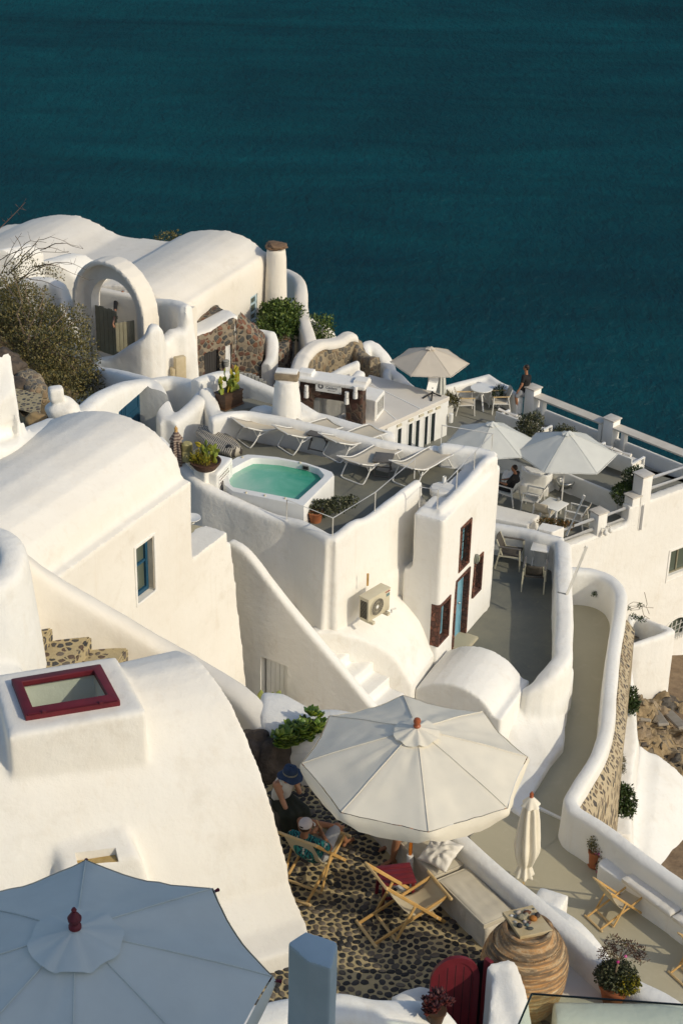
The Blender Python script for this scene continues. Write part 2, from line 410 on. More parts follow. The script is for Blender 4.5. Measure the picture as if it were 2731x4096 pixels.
def leafmat(name, a, b, c=None, spec=.35, rough=.5):
    m = mat(name, a, rough, spec=spec); n = N(m)
    f = n.n('ShaderNodeNewGeometry').outputs['Random Per Island']
    st = [(0,a),(.6,b)] + ([(.93,c)] if c else [])
    n.col(n.ramp(f, st)); return m
M['leaf_bush'] = leafmat('olive_bush_leaf', (.055,.058,.018), (.115,.105,.035), (.24,.185,.06))
M['leaf_green'] = leafmat('green_leaf', (.028,.055,.012), (.07,.115,.022), (.15,.19,.035))
M['leaf_dark'] = leafmat('dark_green_leaf', (.016,.036,.010), (.035,.065,.016), (.075,.10,.03))
M['leaf_succ'] = leafmat('succulent_leaf', (.035,.085,.012), (.10,.18,.02), (.25,.30,.03), .5, .4)
M['leaf_grey'] = leafmat('grey_green_leaf', (.03,.04,.018), (.075,.085,.04), (.16,.15,.08))
M['leaf_yellow'] = leafmat('yellow_green_leaf', (.10,.11,.01), (.22,.20,.015), (.40,.29,.02))
M['leaf_red'] = leafmat('dark_red_leaf', (.030,.008,.010), (.065,.013,.014), (.15,.03,.02))
M['leaf_purple'] = leafmat('bronze_leaf', (.06,.028,.022), (.11,.05,.03), (.10,.09,.03))
M['flower'] = leafmat('magenta_flower', (.42,.02,.16), (.55,.05,.25), (.62,.14,.32))
M['twig'] = simple('dry_twig', (.16,.11,.065), (.22,.16,.10), 8, .8, 0)
M['cactus'] = simple('cactus_green', (.16,.22,.035), (.30,.31,.04), 4, .55, .1, .004)
M['cactus_pale'] = simple('pale_cactus', (.22,.30,.09), (.38,.38,.10), 3, .55, .1, .004)
M['skin_tan'] = simple('skin', (.36,.17,.09), (.32,.145,.075), 8, .55, .02, .002)
M['hair'] = simple('dark_hair', (.02,.013,.009), (.035,.022,.014), 30, .5, .3, .004)
AZ, EL = R(33), R(32)                             # sun: to the right and a little behind the viewer
SUN = Vector((math.cos(AZ)*math.cos(EL), -math.sin(AZ)*math.cos(EL), math.sin(EL)))
w = bpy.data.worlds.new('World'); scene.world = w; w.use_nodes = True
t = w.node_tree; sky = t.nodes.new('ShaderNodeTexSky'); sky.sky_type = 'NISHITA'; sky.sun_disc = False
sky.sun_elevation = EL; sky.sun_rotation = math.atan2(SUN.x, SUN.y); sky.air_density = 1.0; sky.dust_density = 1.5; sky.ozone_density = 1.0
t.links.new(sky.outputs[0], t.nodes['Background'].inputs['Color']); t.nodes['Background'].inputs['Strength'].default_value = .15
sd = bpy.data.lights.new('sun', 'SUN'); so = bpy.data.objects.new('sun', sd); COL.objects.link(so)
sd.energy = 2.6; sd.angle = R(.53); sd.color = (1, .905, .71)
so.rotation_euler = SUN.to_track_quat('Z', 'Y').to_euler(); so.location = (60, -40, 60)
scene.view_settings.view_transform = 'Standard'; scene.view_settings.look = 'None'; scene.view_settings.exposure = -.2; scene.view_settings.gamma = 1
scene.render.engine = 'CYCLES'; scene.cycles.max_bounces = 7; scene.cycles.diffuse_bounces = 4; scene.cycles.transparent_max_bounces = 12
scene.cycles.use_denoising = True
try: scene.cycles.denoiser = 'OPENIMAGEDENOISE'
except Exception: pass
SEA_Z = -112.0
m = mat('sea_water', (.0006, .026, .036), .16, spec=0); n = N(m); M['sea'] = m
v = n.pos((1, .55, 1), rot=(0,0,R(-18)))
v2 = n.pos((.006, .022, 1), rot=(0,0,R(8)))
pt = n.noise(v2, 1.0, 5, .6, 1.2)
pt2 = n.noise(n.pos((.03, .09, 1), rot=(0,0,R(-14))), 1.0, 4, .6, .5)
a = n.noise(v, .5, 7, .66, .35); b = n.noise(n.pos((.5, .16, 1), rot=(0,0,R(25))), .22, 4, .55, .2)
cc = n.mix(n.ramp(pt, [(.36,(0,0,0)),(.66,(1,1,1))]), (.0002, .034, .044), (.0006, .066, .080))
cc = n.mix(n.ramp(pt2, [(.35,(0,0,0)),(.7,(.5,)*3)]), cc, (.0001, .020, .036))
n.col(cc)
p1 = n.bump(b, 1.0, 1.6); p2 = n.bump(a, 1.0, 1.5, p1)
t_ = m.node_tree; gl_ = t_.nodes.new('ShaderNodeBsdfGlossy'); gl_.inputs['Roughness'].default_value = .22; gl_.inputs['Color'].default_value = (.75,.95,1,1); t_.links.new(p2, gl_.inputs['Normal'])
df = t_.nodes.new('ShaderNodeBsdfDiffuse'); t_.links.new(cc, df.inputs['Color']); t_.links.new(p2, df.inputs['Normal'])
mx = t_.nodes.new('ShaderNodeMixShader'); mx.inputs[0].default_value = .035
t_.links.new(df.outputs[0], mx.inputs[1]); t_.links.new(gl_.outputs[0], mx.inputs[2]); t_.links.new(mx.outputs[0], t_.nodes['Material Output'].inputs['Surface'])
bm = B(); sheet(bm, [(-9000, 70), (9000, 70), (9000, 12000), (-9000, 12000)], SEA_Z); struct('sea', bm, m, None)
def ground_h(x, y):
    if y < 62: h = -9.6 - max(0, y-16)*.16
    else: h = -17.0 - (y-62)*1.5
    h -= max(0, x-7)*.25 + max(0, abs(x)-26)*.35
    return max(h, SEA_Z-6) + .5*noise.noise(Vector((x*.16, y*.16, 0)))
bm = B(); nx, ny = 90, 90
g = [[bm.verts.new((x, y, ground_h(x, y))) for x in [(-70 + 140*i/nx) for i in range(nx+1)]] for y in [(-20 + 155*j/ny) for j in range(ny+1)]]
for j in range(ny):
    for i in range(nx): bm.faces.new((g[j][i], g[j][i+1], g[j+1][i+1], g[j+1][i]))
M['cliff'] = simple('cliff_rock', (.16,.11,.07), (.26,.19,.12), 1.1, .95, 1.0, .25, .1, obj=False)
struct('cliff_ground', bm, M['cliff'], 60)
F1, M1, A1 = (-.6, 17.6), (-.64, .77), Vector((-.90, -.436, 0))
e1 = [('d3',q) for q in [(940,127),(1000,150),(1060,190),(1120,260),(1170,330),(1215,405),(1250,480),(1285,560),(1310,620),(1345,710),(1380,800),(1408,880),(1430,960),(1458,1060),(1480,1150),(1500,1230),(1515,1300)]] + [('d7',(165,200)),('d7',(186,330)),('d7',(192,420))]
pr = [PV(k, *q, F1, M1) for k, q in e1]
top = pr[0]; mv = Vector((*M1, 0))
back = [top + mv*2.2 + Vector((0,0,-4.0)), top + mv*1.9 + Vector((0,0,-2.4)), top + mv*1.3 + Vector((0,0,-1.25)), top + mv*.75 + Vector((0,0,-.62)), top + mv*.3 + Vector((0,0,-.23))]
prof = back + pr
bm = B(); vault(bm, prof, A1, 9.0, zb=-1.5)
foot = pr[-1]
ap = [foot + Vector((-.3,.36,.9)), foot + Vector((-.02,-.02,.50)), foot + Vector((.12,-.22,.30)), foot + Vector((.22,-.62,.22)), foot + Vector((.26,-.75,-1.5)), foot + Vector((-.3,.36,-1.5))]
rings(bm, [[p + A1*L for p in ap] for L in (0, 5.5)])
SZ = 3.2
sk = [XY('d3',610,155,SZ), XY('d3',770,450,SZ), XY('d3',45,585,SZ), XY('d3',-40,255,SZ)]
prism(bm, sk, 1.2, SZ)
bv = [P('d3',262,1100,1.9), P('d3',650,1018,1.9), P('d3',735,1205,1.72), P('d3',330,1290,1.72)]
bc = sum(bv, Vector())/4
rings(bm, [[Vector((*(bc + (p-bc)*1.35).xy, .6)) for p in bv], [Vector((*(bc + (p-bc)*1.18).xy, p.z-.45)) for p in bv], [Vector((*(bc + (p-bc)*1.05).xy, p.z-.07)) for p in bv], [bc + (p-bc)*.92 for p in bv]])
body = melt(bm, .036, 12, .010)
fr = [XY('d3',115,297,SZ), XY('d3',490,237,SZ), XY('d3',562,368,SZ), XY('d3',170,432,SZ)]
sl = [XY('d3',392,1178,1.83), XY('d3',604,1146,1.83), XY('d3',620,1206,1.78), XY('d3',408,1240,1.78)]
body = cut(body, [lambda b: prism(b, fr, 2.4, 4), lambda b: prism(b, sl, 1.58, 3)])
nh = thing('vaulted_house', 'large plastered barrel vault with a dark red framed skylight, nearest house at lower left', 'house', (-3.2, 18.2, 0))
I1 = Matrix.Translation((3.2, -18.2, 0))
def loc(o, T): o.data.transform(T); return o
loc(obj('roof', body, M['plaster_roof'], nh, 40), I1)
ou = [Vector(XY('d3',60,283,SZ+.07)), Vector(XY('d3',526,205,SZ+.07)), Vector(XY('d3',630,398,SZ+.07)), Vector(XY('d3',134,478,SZ+.07))]
inn = [Vector(XY('d3',118,300,SZ+.07)), Vector(XY('d3',490,238,SZ+.07)), Vector(XY('d3',563,366,SZ+.07)), Vector(XY('d3',172,430,SZ+.07))]
bm = B(); z0, z1 = SZ-.005, SZ+.08
R3 = lambda q, z: [Vector((p.x, p.y, z)) for p in q]
rings(bm, [R3(ou, z0), R3(ou, z1), R3(inn, z1), R3(inn, z0)], loop=True)
ctr = sum(ou, Vector((0,0)))/4
bmesh.ops.bevel(bm, geom=bm.edges[:], offset=.008, segments=1, affect='EDGES')
o2 = [p.lerp(ctr, .05) for p in ou]
for a, b in ((2,3),):                             # hinge rail and two catches on the near side
    tube(bm, [Vector((*ou[2].lerp(ou[3], .03), SZ+.085)), Vector((*ou[2].lerp(ou[3], .97), SZ+.085))], .012)
    for f in (.2, .8): box(bm, Vector((*ou[2].lerp(ou[3], f), SZ+.095)), (.05, .04, .03), .2)
sf = loc(obj('skylight_frame', bm, M['red_frame'], nh), I1)
bm = B(); sheet(bm, [(p.x, p.y) for p in inn], SZ+.02); gl = loc(obj('skylight_glass', bm, M['clear'], nh, None), I1)
bm = B(); prism(bm, [tuple(Vector(p).lerp(Vector(sl[0]).lerp(Vector(sl[2]), .5), .03)) for p in sl], 1.56, 1.67)
loc(obj('vent_stone', bm, simple('ochre_stone', (.40,.27,.09), (.52,.38,.17), 9, .9, .9, .03), nh), I1)
bm = B(); sheet(bm, [(-2.4, 21.0), (-2.6, 15.2), (3.2, 14.4), (2.4, 17.4), (1.2, 19.2), (1.0, 20.9)], 0.0)
M['mortar'] = floor_mat('tan_mortar', (.50,.40,.225), (.43,.34,.18), (.57,.47,.29), 3.0, .9)
struct('cobbled_terrace_floor', bm, M['mortar'])
M['cobblestone'] = leafmat('dark_cobbles', (.020,.020,.021), (.055,.05,.045), (.16,.13,.095), .4, .55)
_n = N(M['cobblestone']); _n.bump(_n.noise(_n.pos(), 45, 4, .65), .7, .01)
cp_ = random.Random(3); PTS = [[-1.3 + 4.0*cp_.random(), 14.6 + 6.0*cp_.random()] for _ in range(2150)]
for it_ in range(14):
    gr = {}
    for i, (x, y) in enumerate(PTS): gr.setdefault((int(x/.15), int(y/.15)), []).append(i)
    for i, (x, y) in enumerate(PTS):
        fx_ = fy_ = 0; a, b = int(x/.15), int(y/.15)
        for da in (-1,0,1):
            for db in (-1,0,1):
                for j in gr.get((a+da, b+db), ()):
                    if j != i:
                        dx, dy = x-PTS[j][0], y-PTS[j][1]; d = math.hypot(dx, dy) + 1e-6
                        if d < .125: fx_ += dx/d*(.125-d)*.35; fy_ += dy/d*(.125-d)*.35
        PTS[i][0] += fx_; PTS[i][1] += fy_
bm = B()
for x, y in PTS:
    if (Vector((x, y)) - Vector((.84, 18.98))).dot(Vector((.838, .545))) > -.13 or y > 20.9 or y < 14.5 + max(0, x-1.6)*.9: continue
    an = cp_.uniform(0, PI) if cp_.random() < .4 else cp_.uniform(-.4, .6); s0 = cp_.uniform(.036, .056)*(1.25 if cp_.random() < .15 else 1); s1 = s0*cp_.uniform(.68, .95); tp = []; k = 9; ph = cp_.random()*6
    rg_ = [1 + .16*math.sin(2*q*.7+ph) + cp_.uniform(-.13, .13) for q in range(k)]
    for lv, (f, z) in enumerate(((1.05, -.01), (1.0, .007), (.80, .016))):
        row = []
        for q in range(k):
            a = 2*PI*q/k; u, v = s0*rg_[q]*f*math.cos(a), s1*rg_[q]*f*math.sin(a)
            row.append(bm.verts.new((x + u*math.cos(an) - v*math.sin(an), y + u*math.sin(an) + v*math.cos(an), z + cp_.uniform(-.003, .003))))
        tp.append(row)
    for r0, r1 in zip(tp, tp[1:]):
        for q in range(k): bm.faces.new((r0[q], r0[(q+1) % k], r1[(q+1) % k], r1[q]))
    bm.faces.new(tp[-1])
struct('cobblestones', bm, M['cobblestone'], 50, 'stuff')
bm = B(); prism(bm, [(-2.4, 21.1), (-2.6, 14.2), (3.9, 14.4), (2.3, 17.8), (1.55, 18.6), (1.2, 21.0)], -9.5, -.01)
single('retaining_wall', bm, M['plaster'], 'tall white retaining wall under the cobbled terrace', 'wall')
bm = B()
WZ = .62
L = [XY('d5',75,490,WZ), XY('d5',260,660,WZ), XY('d5',460,830,WZ), XY('d5',700,1040,WZ), XY('d5',980,1330,WZ)]
Rr = [XY('d5',140,410,WZ), XY('d5',400,630,WZ), XY('d5',620,800,WZ), XY('d5',900,1040,WZ), XY('d5',1170,1250,WZ)]
mid = [((a[0]+b[0])/2, (a[1]+b[1])/2, WZ) for a, b in zip(L, Rr)]
_e = Vector(mid[0]) - Vector(mid[1]); _f = Vector(P('f3',1050,720,WZ)); _g = Vector(P('f3',1420,1010,WZ))
mid = [tuple(Vector(mid[0]) + _e*2.2), tuple(Vector(mid[0]) + _e*1.1)] + mid[:4] + [tuple(P('d5',1080,1290,WZ)), tuple(P('d5',1240,1400,WZ)), tuple(_g), tuple(_g + (_g-_f)*2)]
wall(bm, mid, .29, -1.2, step=.12, batter=.03)
bw = melt(bm, .04, 4, .012)
single('parapet_wall', bw, M['plaster'], 'thick round topped white wall behind the cushioned bench', 'wall')
bm = B()
S0, S1 = Vector((.84, 18.98)), Vector((2.05, 17.12)); dS = (S1-S0).normalized(); nS = Vector((-dS.y, dS.x)); nS = nS if nS.x > 0 else -nS; S0 = S0 - nS*.10; S1 = S1 - nS*.10
bq = [S0 - dS*.9, S1, S1 + nS*.62, S0 - dS*.9 + nS*.62]
prism(bm, [tuple(p) for p in bq], -.3, .33)
bb = melt(bm, .03, 4, .012, 2)
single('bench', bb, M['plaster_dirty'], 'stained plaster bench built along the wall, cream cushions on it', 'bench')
def cushion(bm, a, dirv, nv, L, W, z0, th):
    n1, n2 = 26, 14; V = []
    for side in (1, -1):
        gq = []
        for i in range(n1+1):
            row = []
            for j in range(n2+1):
                u, v = i/n1, j/n2
                e = min(1, min(u, 1-u)*L/.05)*1.0; f = min(1, min(v, 1-v)*W/.05)
                k = math.sqrt(max(0, 1-(1-e)**2))*math.sqrt(max(0, 1-(1-f)**2))
                h = th/2*(.62 + .38*k) if side > 0 else -th/2*(.62 + .38*k)
                x = Vector(a) + dirv*(u*L) + nv*(v*W)
                wv = .010*noise.noise(Vector((u*L*3.5, v*W*14, 2.2)))*k + .008*noise.noise(Vector((u*L*9, v*W*4, 7)))*k
                row.append(bm.verts.new((x.x, x.y, z0 + th/2 + h + (wv if side > 0 else 0))))
            gq.append(row)
        V.append(gq)
        for i in range(n1):
            for j in range(n2): bm.faces.new((gq[i][j], gq[i+1][j], gq[i+1][j+1], gq[i][j+1]))
    A, Bq = V
    per = [(i, 0) for i in range(n1)] + [(n1, j) for j in range(n2)] + [(i, n2) for i in range(n1, 0, -1)] + [(0, j) for j in range(n2, 0, -1)]
    for p, q in zip(per, per[1:]+per[:1]):
        bm.faces.new((A[p[0]][p[1]], A[q[0]][q[1]], Bq[q[0]][q[1]], Bq[p[0]][p[1]]))
    ed = [Vector(A[p[0]][p[1]].co) for p in per]
    return ed
tot = (S1-S0).length
for (u0, u1, lab) in ((-.82, .50*tot, 'cream seat cushion on the bench under the white pillow'), (.535*tot, tot-.02, 'cream seat cushion on the bench beside the clay jar')):
    bm = B(); ed = cushion(bm, S0 + dS*u0 - nS*.02, dS, nS, u1-u0, .47, .325, .10)
    for zz in (.0,):
        tube(bm, ed + ed[:1], .010, 5)
    single('seat_cushion', bm, M['cushion'], lab, 'cushion', 'cream cushions on the bench', 60)
def pillow(c, s, M3, lab, mt):
    bm = B(); n1 = 22; T = []
    for side in (1, -1):
        gq = []
        for i in range(n1+1):
            row = []
            for j in range(n1+1):
                u, v = 2*i/n1-1, 2*j/n1-1
                k = max(0, (1-abs(u)**2.4))**.55*max(0, (1-abs(v)**2.4))**.55
                pin = 1 - .10*(1-abs(u))*abs(v)**3 - .10*(1-abs(v))*abs(u)**3
                an = math.atan2(v, u); rr = math.hypot(u, v)
                cr = .028*k*math.sin(an*9+3*noise.noise(Vector((u*2, v*2, side))))*min(1, rr*1.3) + .03*k*noise.noise(Vector((u*3, v*3, side*4)))
                x = Vector((u*s[0]/2*pin*(1 if abs(v) < 1 else 1), v*s[1]/2*pin, side*(s[2]/2*k + cr)))
                row.append(bm.verts.new(Vector(c) + M3 @ x))
            gq.append(row)
        for i in range(n1):
            for j in range(n1): bm.faces.new((gq[i][j], gq[i+1][j], gq[i+1][j+1], gq[i][j+1]))
    bmesh.ops.remove_doubles(bm, verts=bm.verts, dist=.0008)
    return single('pillow', bm, mt, lab, 'pillow', None, 180)
Mp = Matrix.Rotation(math.atan2(dS.y, dS.x)+.35, 3, 'Z') @ Matrix.Rotation(R(24), 3, 'X')
pc = P('d4',1325,1062,.58); pillow(pc, (.46, .46, .17), Mp, 'crumpled white pillow on the cream bench cushions', M['cushion_white'])

bm = B(); prism(bm, [XY('f3',-120,330,.28), XY('f3',60,330,.28), XY('f3',470,690,.28), XY('f3',960,860,.28), XY('f3',930,1090,.28), XY('f3',-100,1000,.28)], -.4, .28)
single('ledge', melt(bm, .03, 3, .008), M['plaster_far'], 'low warm ledge between the big jar and the bench wall', 'ledge')
def umbrella(name, label, loc, Rr, h, ztop, mt, n=8, valance=.22, rot=0, pole=None, pole_r=.024, finial=None, capR=.28, sag=.06, group=None, ribs=True, seed=1, scallop=.5, wrinkle=1.0, vent=True, tilt=None):
    t = thing(name, label, 'umbrella', loc, rot, group)
    nr, ns = 22, 10
    def cp(f, a, k, s):                            # f: 0 apex..1 rim
        seg = 2*PI/n; i = math.floor(a/seg); g = a/seg - i
        chord = math.cos(PI/n)/math.cos((g-.5)*seg)
        rr = Rr*f*chord
        z = ztop + (h-ztop)*(f**1.12)
        dip = sag*4*g*(1-g)*f
        rr -= dip*.6*f
        w = wrinkle*1.5*(.010*noise.noise(Vector((a*3+seed, f*3, seed*2.1))) + .012*noise.noise(Vector((a*14, f*1.3, seed)))*f + .012*noise.noise(Vector((a*5, f*7, 3+seed)))*4*g*(1-g))
        return Vector((rr*math.cos(a), rr*math.sin(a), z - dip*.45 + w*min(1, f*3)))
    bm = B(); rows = []
    N_ = n*ns
    for r in range(nr+1):
        f = .02 + .98*r/nr; rows.append([cp(f, 2*PI*j/N_, 0, 0) for j in range(N_)])
    rings(bm, rows, caps=False)
    c = obj('canopy', bm, mt, t, 180)
    if valance:
        bm = B(); vr = []
        for k in range(6):
            row = []
            for j in range(N_):
                a = 2*PI*j/N_; p = cp(1, a, 0, 0); g = (j % ns)/ns
                d = valance*(1 - scallop*(abs(2*g-1)**3)); out = Vector((math.cos(a), math.sin(a), 0))
                row.append(p + out*(.015 + .02*math.sin(PI*k/5) + .018*wrinkle*noise.noise(Vector((a*9, k*.25, seed+9)))*k/3) - Vector((0,0,d*k/5)))
            vr.append(row)
        rings(bm, vr, caps=False); obj('valance', bm, mt, c, 180)
    bm = B()                                       # seams over the ribs
    for i in range(n):
        a = 2*PI*i/n
        tube(bm, [cp(f, a, 0, 0) + Vector((0,0,.006)) for f in [.05+.95*q/14 for q in range(15)]], .005, 5)
    obj('seams', bm, mt, c)
    if capR:
        bm = B(); rw = []
        for r in range(9):
            f = r/8; row = []
            for j in range(64):
                a = 2*PI*j/64; rr = capR*(.06+.94*f)*(1+.025*math.sin(a*n)*f+.03*noise.noise(Vector((math.cos(a)*2.5,math.sin(a)*2.5,seed)))); z = ztop + .05 + (h-ztop)*(rr/Rr)*1.0 + .016*f*math.sin(a*n*1.0+1+3*noise.noise(Vector((math.cos(a)*2, math.sin(a)*2, seed)))) + .015*f*noise.noise(Vector((a*5, f*2, seed)))
                row.append(Vector((rr*math.cos(a), rr*math.sin(a), z)))
            rw.append(row)
        rings(bm, rw, caps=False); obj('vent_cap', bm, mt, t, 180)
    if finial:
        bm = B(); lathe(bm, [(.012,0),(.045,.01),(.05,.03),(.035,.05),(.045,.07),(.05,.10),(.038,.13),(.012,.145)] if finial[1] == 0 else [(.012,0),(.05,.01),(.05,.035),(.032,.055),(.052,.085),(.055,.11),(.03,.15),(.015,.165),(.022,.185),(.012,.205)], (0,0,ztop+.035), 16); obj('finial', bm, finial[0], t)
    bm = B(); tube(bm, [(0,0,0),(0,0,ztop)], pole_r, 12); obj('pole', bm, pole or M['metal_white'], t)
    if ribs:
        for i in range(n):
            a = 2*PI*i/n; bm = B(); p = [cp(f, a, 0, 0) - Vector((0,0,.035)) for f in (.04, .5, 1.0)]; bar(bm, p[0], p[2], .02, .025); obj('rib', bm, pole or M['metal_white'], t)
    if tilt:
        t.rotation_euler = (tilt[0], tilt[1], rot)
    return t
u1 = umbrella('garden_umbrella', 'big cream umbrella with a terracotta finial over the cobbled terrace', (1.03, 18.35, 0), 1.46, 2.02, 2.50, M['canvas_near'], valance=.24, rot=R(5), pole=M['wood_orange'], finial=(M['terracotta_finial'], 0), capR=.30, seed=3)
bm = B(); lathe(bm, [(.24,0),(.24,.05),(.06,.07),(.045,.09),(.045,.46),(.03,.46)], (0,0,0), 20); obj('base', bm, M['paint'], u1)
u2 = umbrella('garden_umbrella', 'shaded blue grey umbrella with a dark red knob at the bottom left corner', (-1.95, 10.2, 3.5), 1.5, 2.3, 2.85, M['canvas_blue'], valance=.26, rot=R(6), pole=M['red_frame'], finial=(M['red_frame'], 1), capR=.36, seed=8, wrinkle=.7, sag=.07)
for i in range(8):
    a = 2*PI*i/8; bm = B(); tube(bm, [(1.47*math.cos(a), 1.47*math.sin(a), 2.27), (1.58*math.cos(a), 1.58*math.sin(a), 2.245)], .017, 8); obj('rib_tip', bm, M['red_frame'], u2)
def deckchair(label, loc, rz, cloth=None):
    t = thing('deck_chair', label, 'deck chair', loc, rz, 'wooden deck chairs')
    W = .255; cl = cloth or M['sling']
    T0 = (0,.45,.95); F0 = (0,-.47,.03)            # long rail: top (back) to front foot
    S0 = (0,-.50,.42); S1 = (0,.56,.03)            # seat rail: front to rear foot on the ground
    for s in (-1, 1):
        bm = B(); bar(bm, (s*W,T0[1],T0[2]), (s*W,F0[1],F0[2]), .028, .045, bev=.006); obj('long_rail', bm, M['wood'], t)
        bm = B(); bar(bm, (s*(W-.04),S0[1],S0[2]), (s*(W-.04),S1[1],S1[2]), .028, .045, bev=.006); obj('seat_rail', bm, M['wood'], t)
        bm = B(); bar(bm, (s*(W+.03),.02,.50), (s*(W+.03),.28,.03), .026, .042, up=(0,1,.5), bev=.006); obj('prop', bm, M['wood'], t)
    def cross(p, w, r, nm): bm = B(); bar(bm, (-w,p[1],p[2]), (w,p[1],p[2]), r*2, r*2, bev=r*.6); obj(nm, bm, M['wood_pale'], t)
    cross(T0, W+.04, .018, 'crossbar'); cross((0,-.51,.435), W+.06, .022, 'crossbar'); cross((0,-.33,.16), W+.03, .018, 'crossbar'); cross((0,.28,.04), W+.05, .02, 'crossbar'); cross((0,.56,.03), W+.03, .022, 'crossbar')
    bm = B(); rows = []; n = 22
    pth = catmull([(0,.45,.965),(0,.36,.80),(0,.20,.53),(0,.03,.32),(0,-.18,.24),(0,-.38,.31),(0,-.51,.45)], .05)
    for p in pth:
        rows.append([Vector(((2*j/10-1)*(W-.045), p.y, p.z + .006*noise.noise(Vector((j*.6, p.y*6, 1))) - .02*(1-(2*j/10-1)**2)*math.sin(PI*(p.y+.46)/1.08))) for j in range(11)])
    rings(bm, rows, closed=False)
    sl_ = obj('sling', bm, cl, t, 180); md = sl_.modifiers.new('s', 'SOLIDIFY'); md.thickness = .006
    return t
deckchair('wooden deck chair with cream sling standing empty in front of the red stool', (.95, 17.54, 0), R(118))
deckchair('wooden deck chair the man in the patterned shirt sits in', (-.27, 18.42, 0), R(153))
deckchair('wooden deck chair with cream sling on the lower tan terrace', (5.70, 27.14, -8.2), R(122))
deckchair('wooden deck chair cut off by the right frame edge on the lower terrace', (7.14, 25.6, -8.2), R(122))
def stool(loc, rz):
    t = thing('stool', 'dark red slatted wooden stool beside the umbrella pole', 'stool', loc, rz)
    for i in range(4): bm = B(); box(bm, (0, -.15+.10*i, .43), (.46,.094,.03), bev=.006); obj('seat_slat', bm, M['red'], t)
    for s in (-1,1): bm = B(); box(bm, (s*.20,0,.385), (.03,.36,.06), bev=.004); obj('apron', bm, M['red'], t)
    for s in (-1,1):
        for q in (-1,1): bm = B(); bar(bm, (s*.19,q*.15,.41), (s*.215,q*.17,0), .04, .04, up=(0,1,0)); obj('leg', bm, M['red'], t)
    for q in (-1,1): bm = B(); bar(bm, (-.2,q*.16,.18), (.2,q*.16,.18), .03, .04); obj('stretcher', bm, M['red'], t)
    return t
p_ = P('f6',640,500,.45); stool((p_.x, p_.y, 0), R(12))
m = mat('ribbed_clay', (.45,.20,.065), .85, spec=.2); n = N(m); g_ = n.n('ShaderNodeTexCoord').outputs['Object']
sx = n.n('ShaderNodeSeparateXYZ'); n.l(g_, sx.inputs[0])
bl = n.noise(n.pos((1.2,1.2,7), True), 2.6, 6, .65, .5); fn_ = n.noise(n.pos((1,1,1), True), 26, 5, .7)
c = n.mix(n.ramp(bl, [(.36,(0,0,0)),(.66,(1,1,1))]), (.45,.23,.085), (.50,.33,.17))
c = n.mix(n.ramp(n.math('MULTIPLY', fn_, bl), [(.22,(0,0,0)),(.36,(.8,)*3)]), c, (.56,.45,.29))
up_ = n.math('MULTIPLY', n.ramp(sx.outputs[2], [(.45,(0,0,0)),(.80,(1,1,1))]), n.ramp(n.noise(n.pos((1.5,1.5,9), True), 2.2, 6, .7), [(.46,(0,0,0)),(.60,(.85,)*3)]))
c = n.mix(up_, c, (.10,.082,.06))
bd2 = n.math('SINE', n.math('ADD', n.math('MULTIPLY', sx.outputs[2], 87.3), n.math('MULTIPLY', bl, 5.0)))
c = n.mix(n.math('MULTIPLY', n.ramp(bd2, [(.25,(0,0,0)),(.9,(1,1,1))]), n.ramp(sx.outputs[2], [(.3,(.15,)*3),(.75,(.75,)*3)])), c, (.14,.10,.065)); n.col(c); n.bump(fn_, .5, .012); M['clay'] = m
jp = P('e8',742,1050,.8); jar = thing('storage_jar', 'huge ribbed terracotta jar with a stone slab lid at the end of the bench', 'jar', (jp.x, jp.y, 0))
prof = []
base = [(.30,0),(.36,.06),(.44,.22),(.495,.42),(.52,.62),(.52,.78),(.49,.92),(.43,1.05),(.355,1.14),(.295,1.19),(.27,1.215),(.275,1.245),(.30,1.26),(.30,1.285),(.26,1.29),(.235,1.25)]
cr_ = catmull([(r, 0, z) for r, z in base], .008)
for p in cr_:
    r, z = p.x, p.z
    if .05 < z < 1.10: r += .022*abs(math.sin(z*PI/.072))**.6 - .012
    prof.append((r, z))
bm = B(); rs = []
for r, z in prof:
    rs.append([Vector(((r + .006*noise.noise(Vector((math.cos(a)*1.5, math.sin(a)*1.5, z*3))))*math.cos(a), r*math.sin(a), z + .018*math.sin(a*1+z*2) + .012*noise.noise(Vector((math.cos(a)*2, math.sin(a)*2, z*1.5))))) for a in [2*PI*j/72 for j in range(72)]])
rings(bm, rs); obj('body', bm, m, jar, 180)
bm = B()
for j in range(96):
    a = 2*PI*j/96; box(bm, (.405*math.cos(a), .405*math.sin(a), 1.095 + .018*math.sin(a+2.2)), (.012,.013,.02), a)
props(obj('rope_moulding', bm, m, jar), None, None, None, 'stuff')
sl4 = [P('e8',408,365,1.31), P('e8',850,258,1.31), P('e8',1160,632,1.31), P('e8',670,738,1.31)]
bm = B(); cs = sum(sl4, Vector())/4; ring = []
for a, b in zip(sl4, sl4[1:]+sl4[:1]):
    for i in range(8):
        p = a.lerp(b, i/8); ring.append(p + (cs-p)*(.03*noise.noise(p*9)))
rings(bm, [[p - Vector((0,0,.045)) for p in ring], [p - Vector((0,0,.008)) for p in ring], [cs + (p-cs)*.985 for p in ring]])
M['slab'] = simple('ochre_slab', (.47,.36,.19), (.56,.46,.29), 6, .9, .5, .015, .15)
single('stone_slab', bm, M['slab'], 'broken ochre stone slab laid on the mouth of the big jar', 'slab')
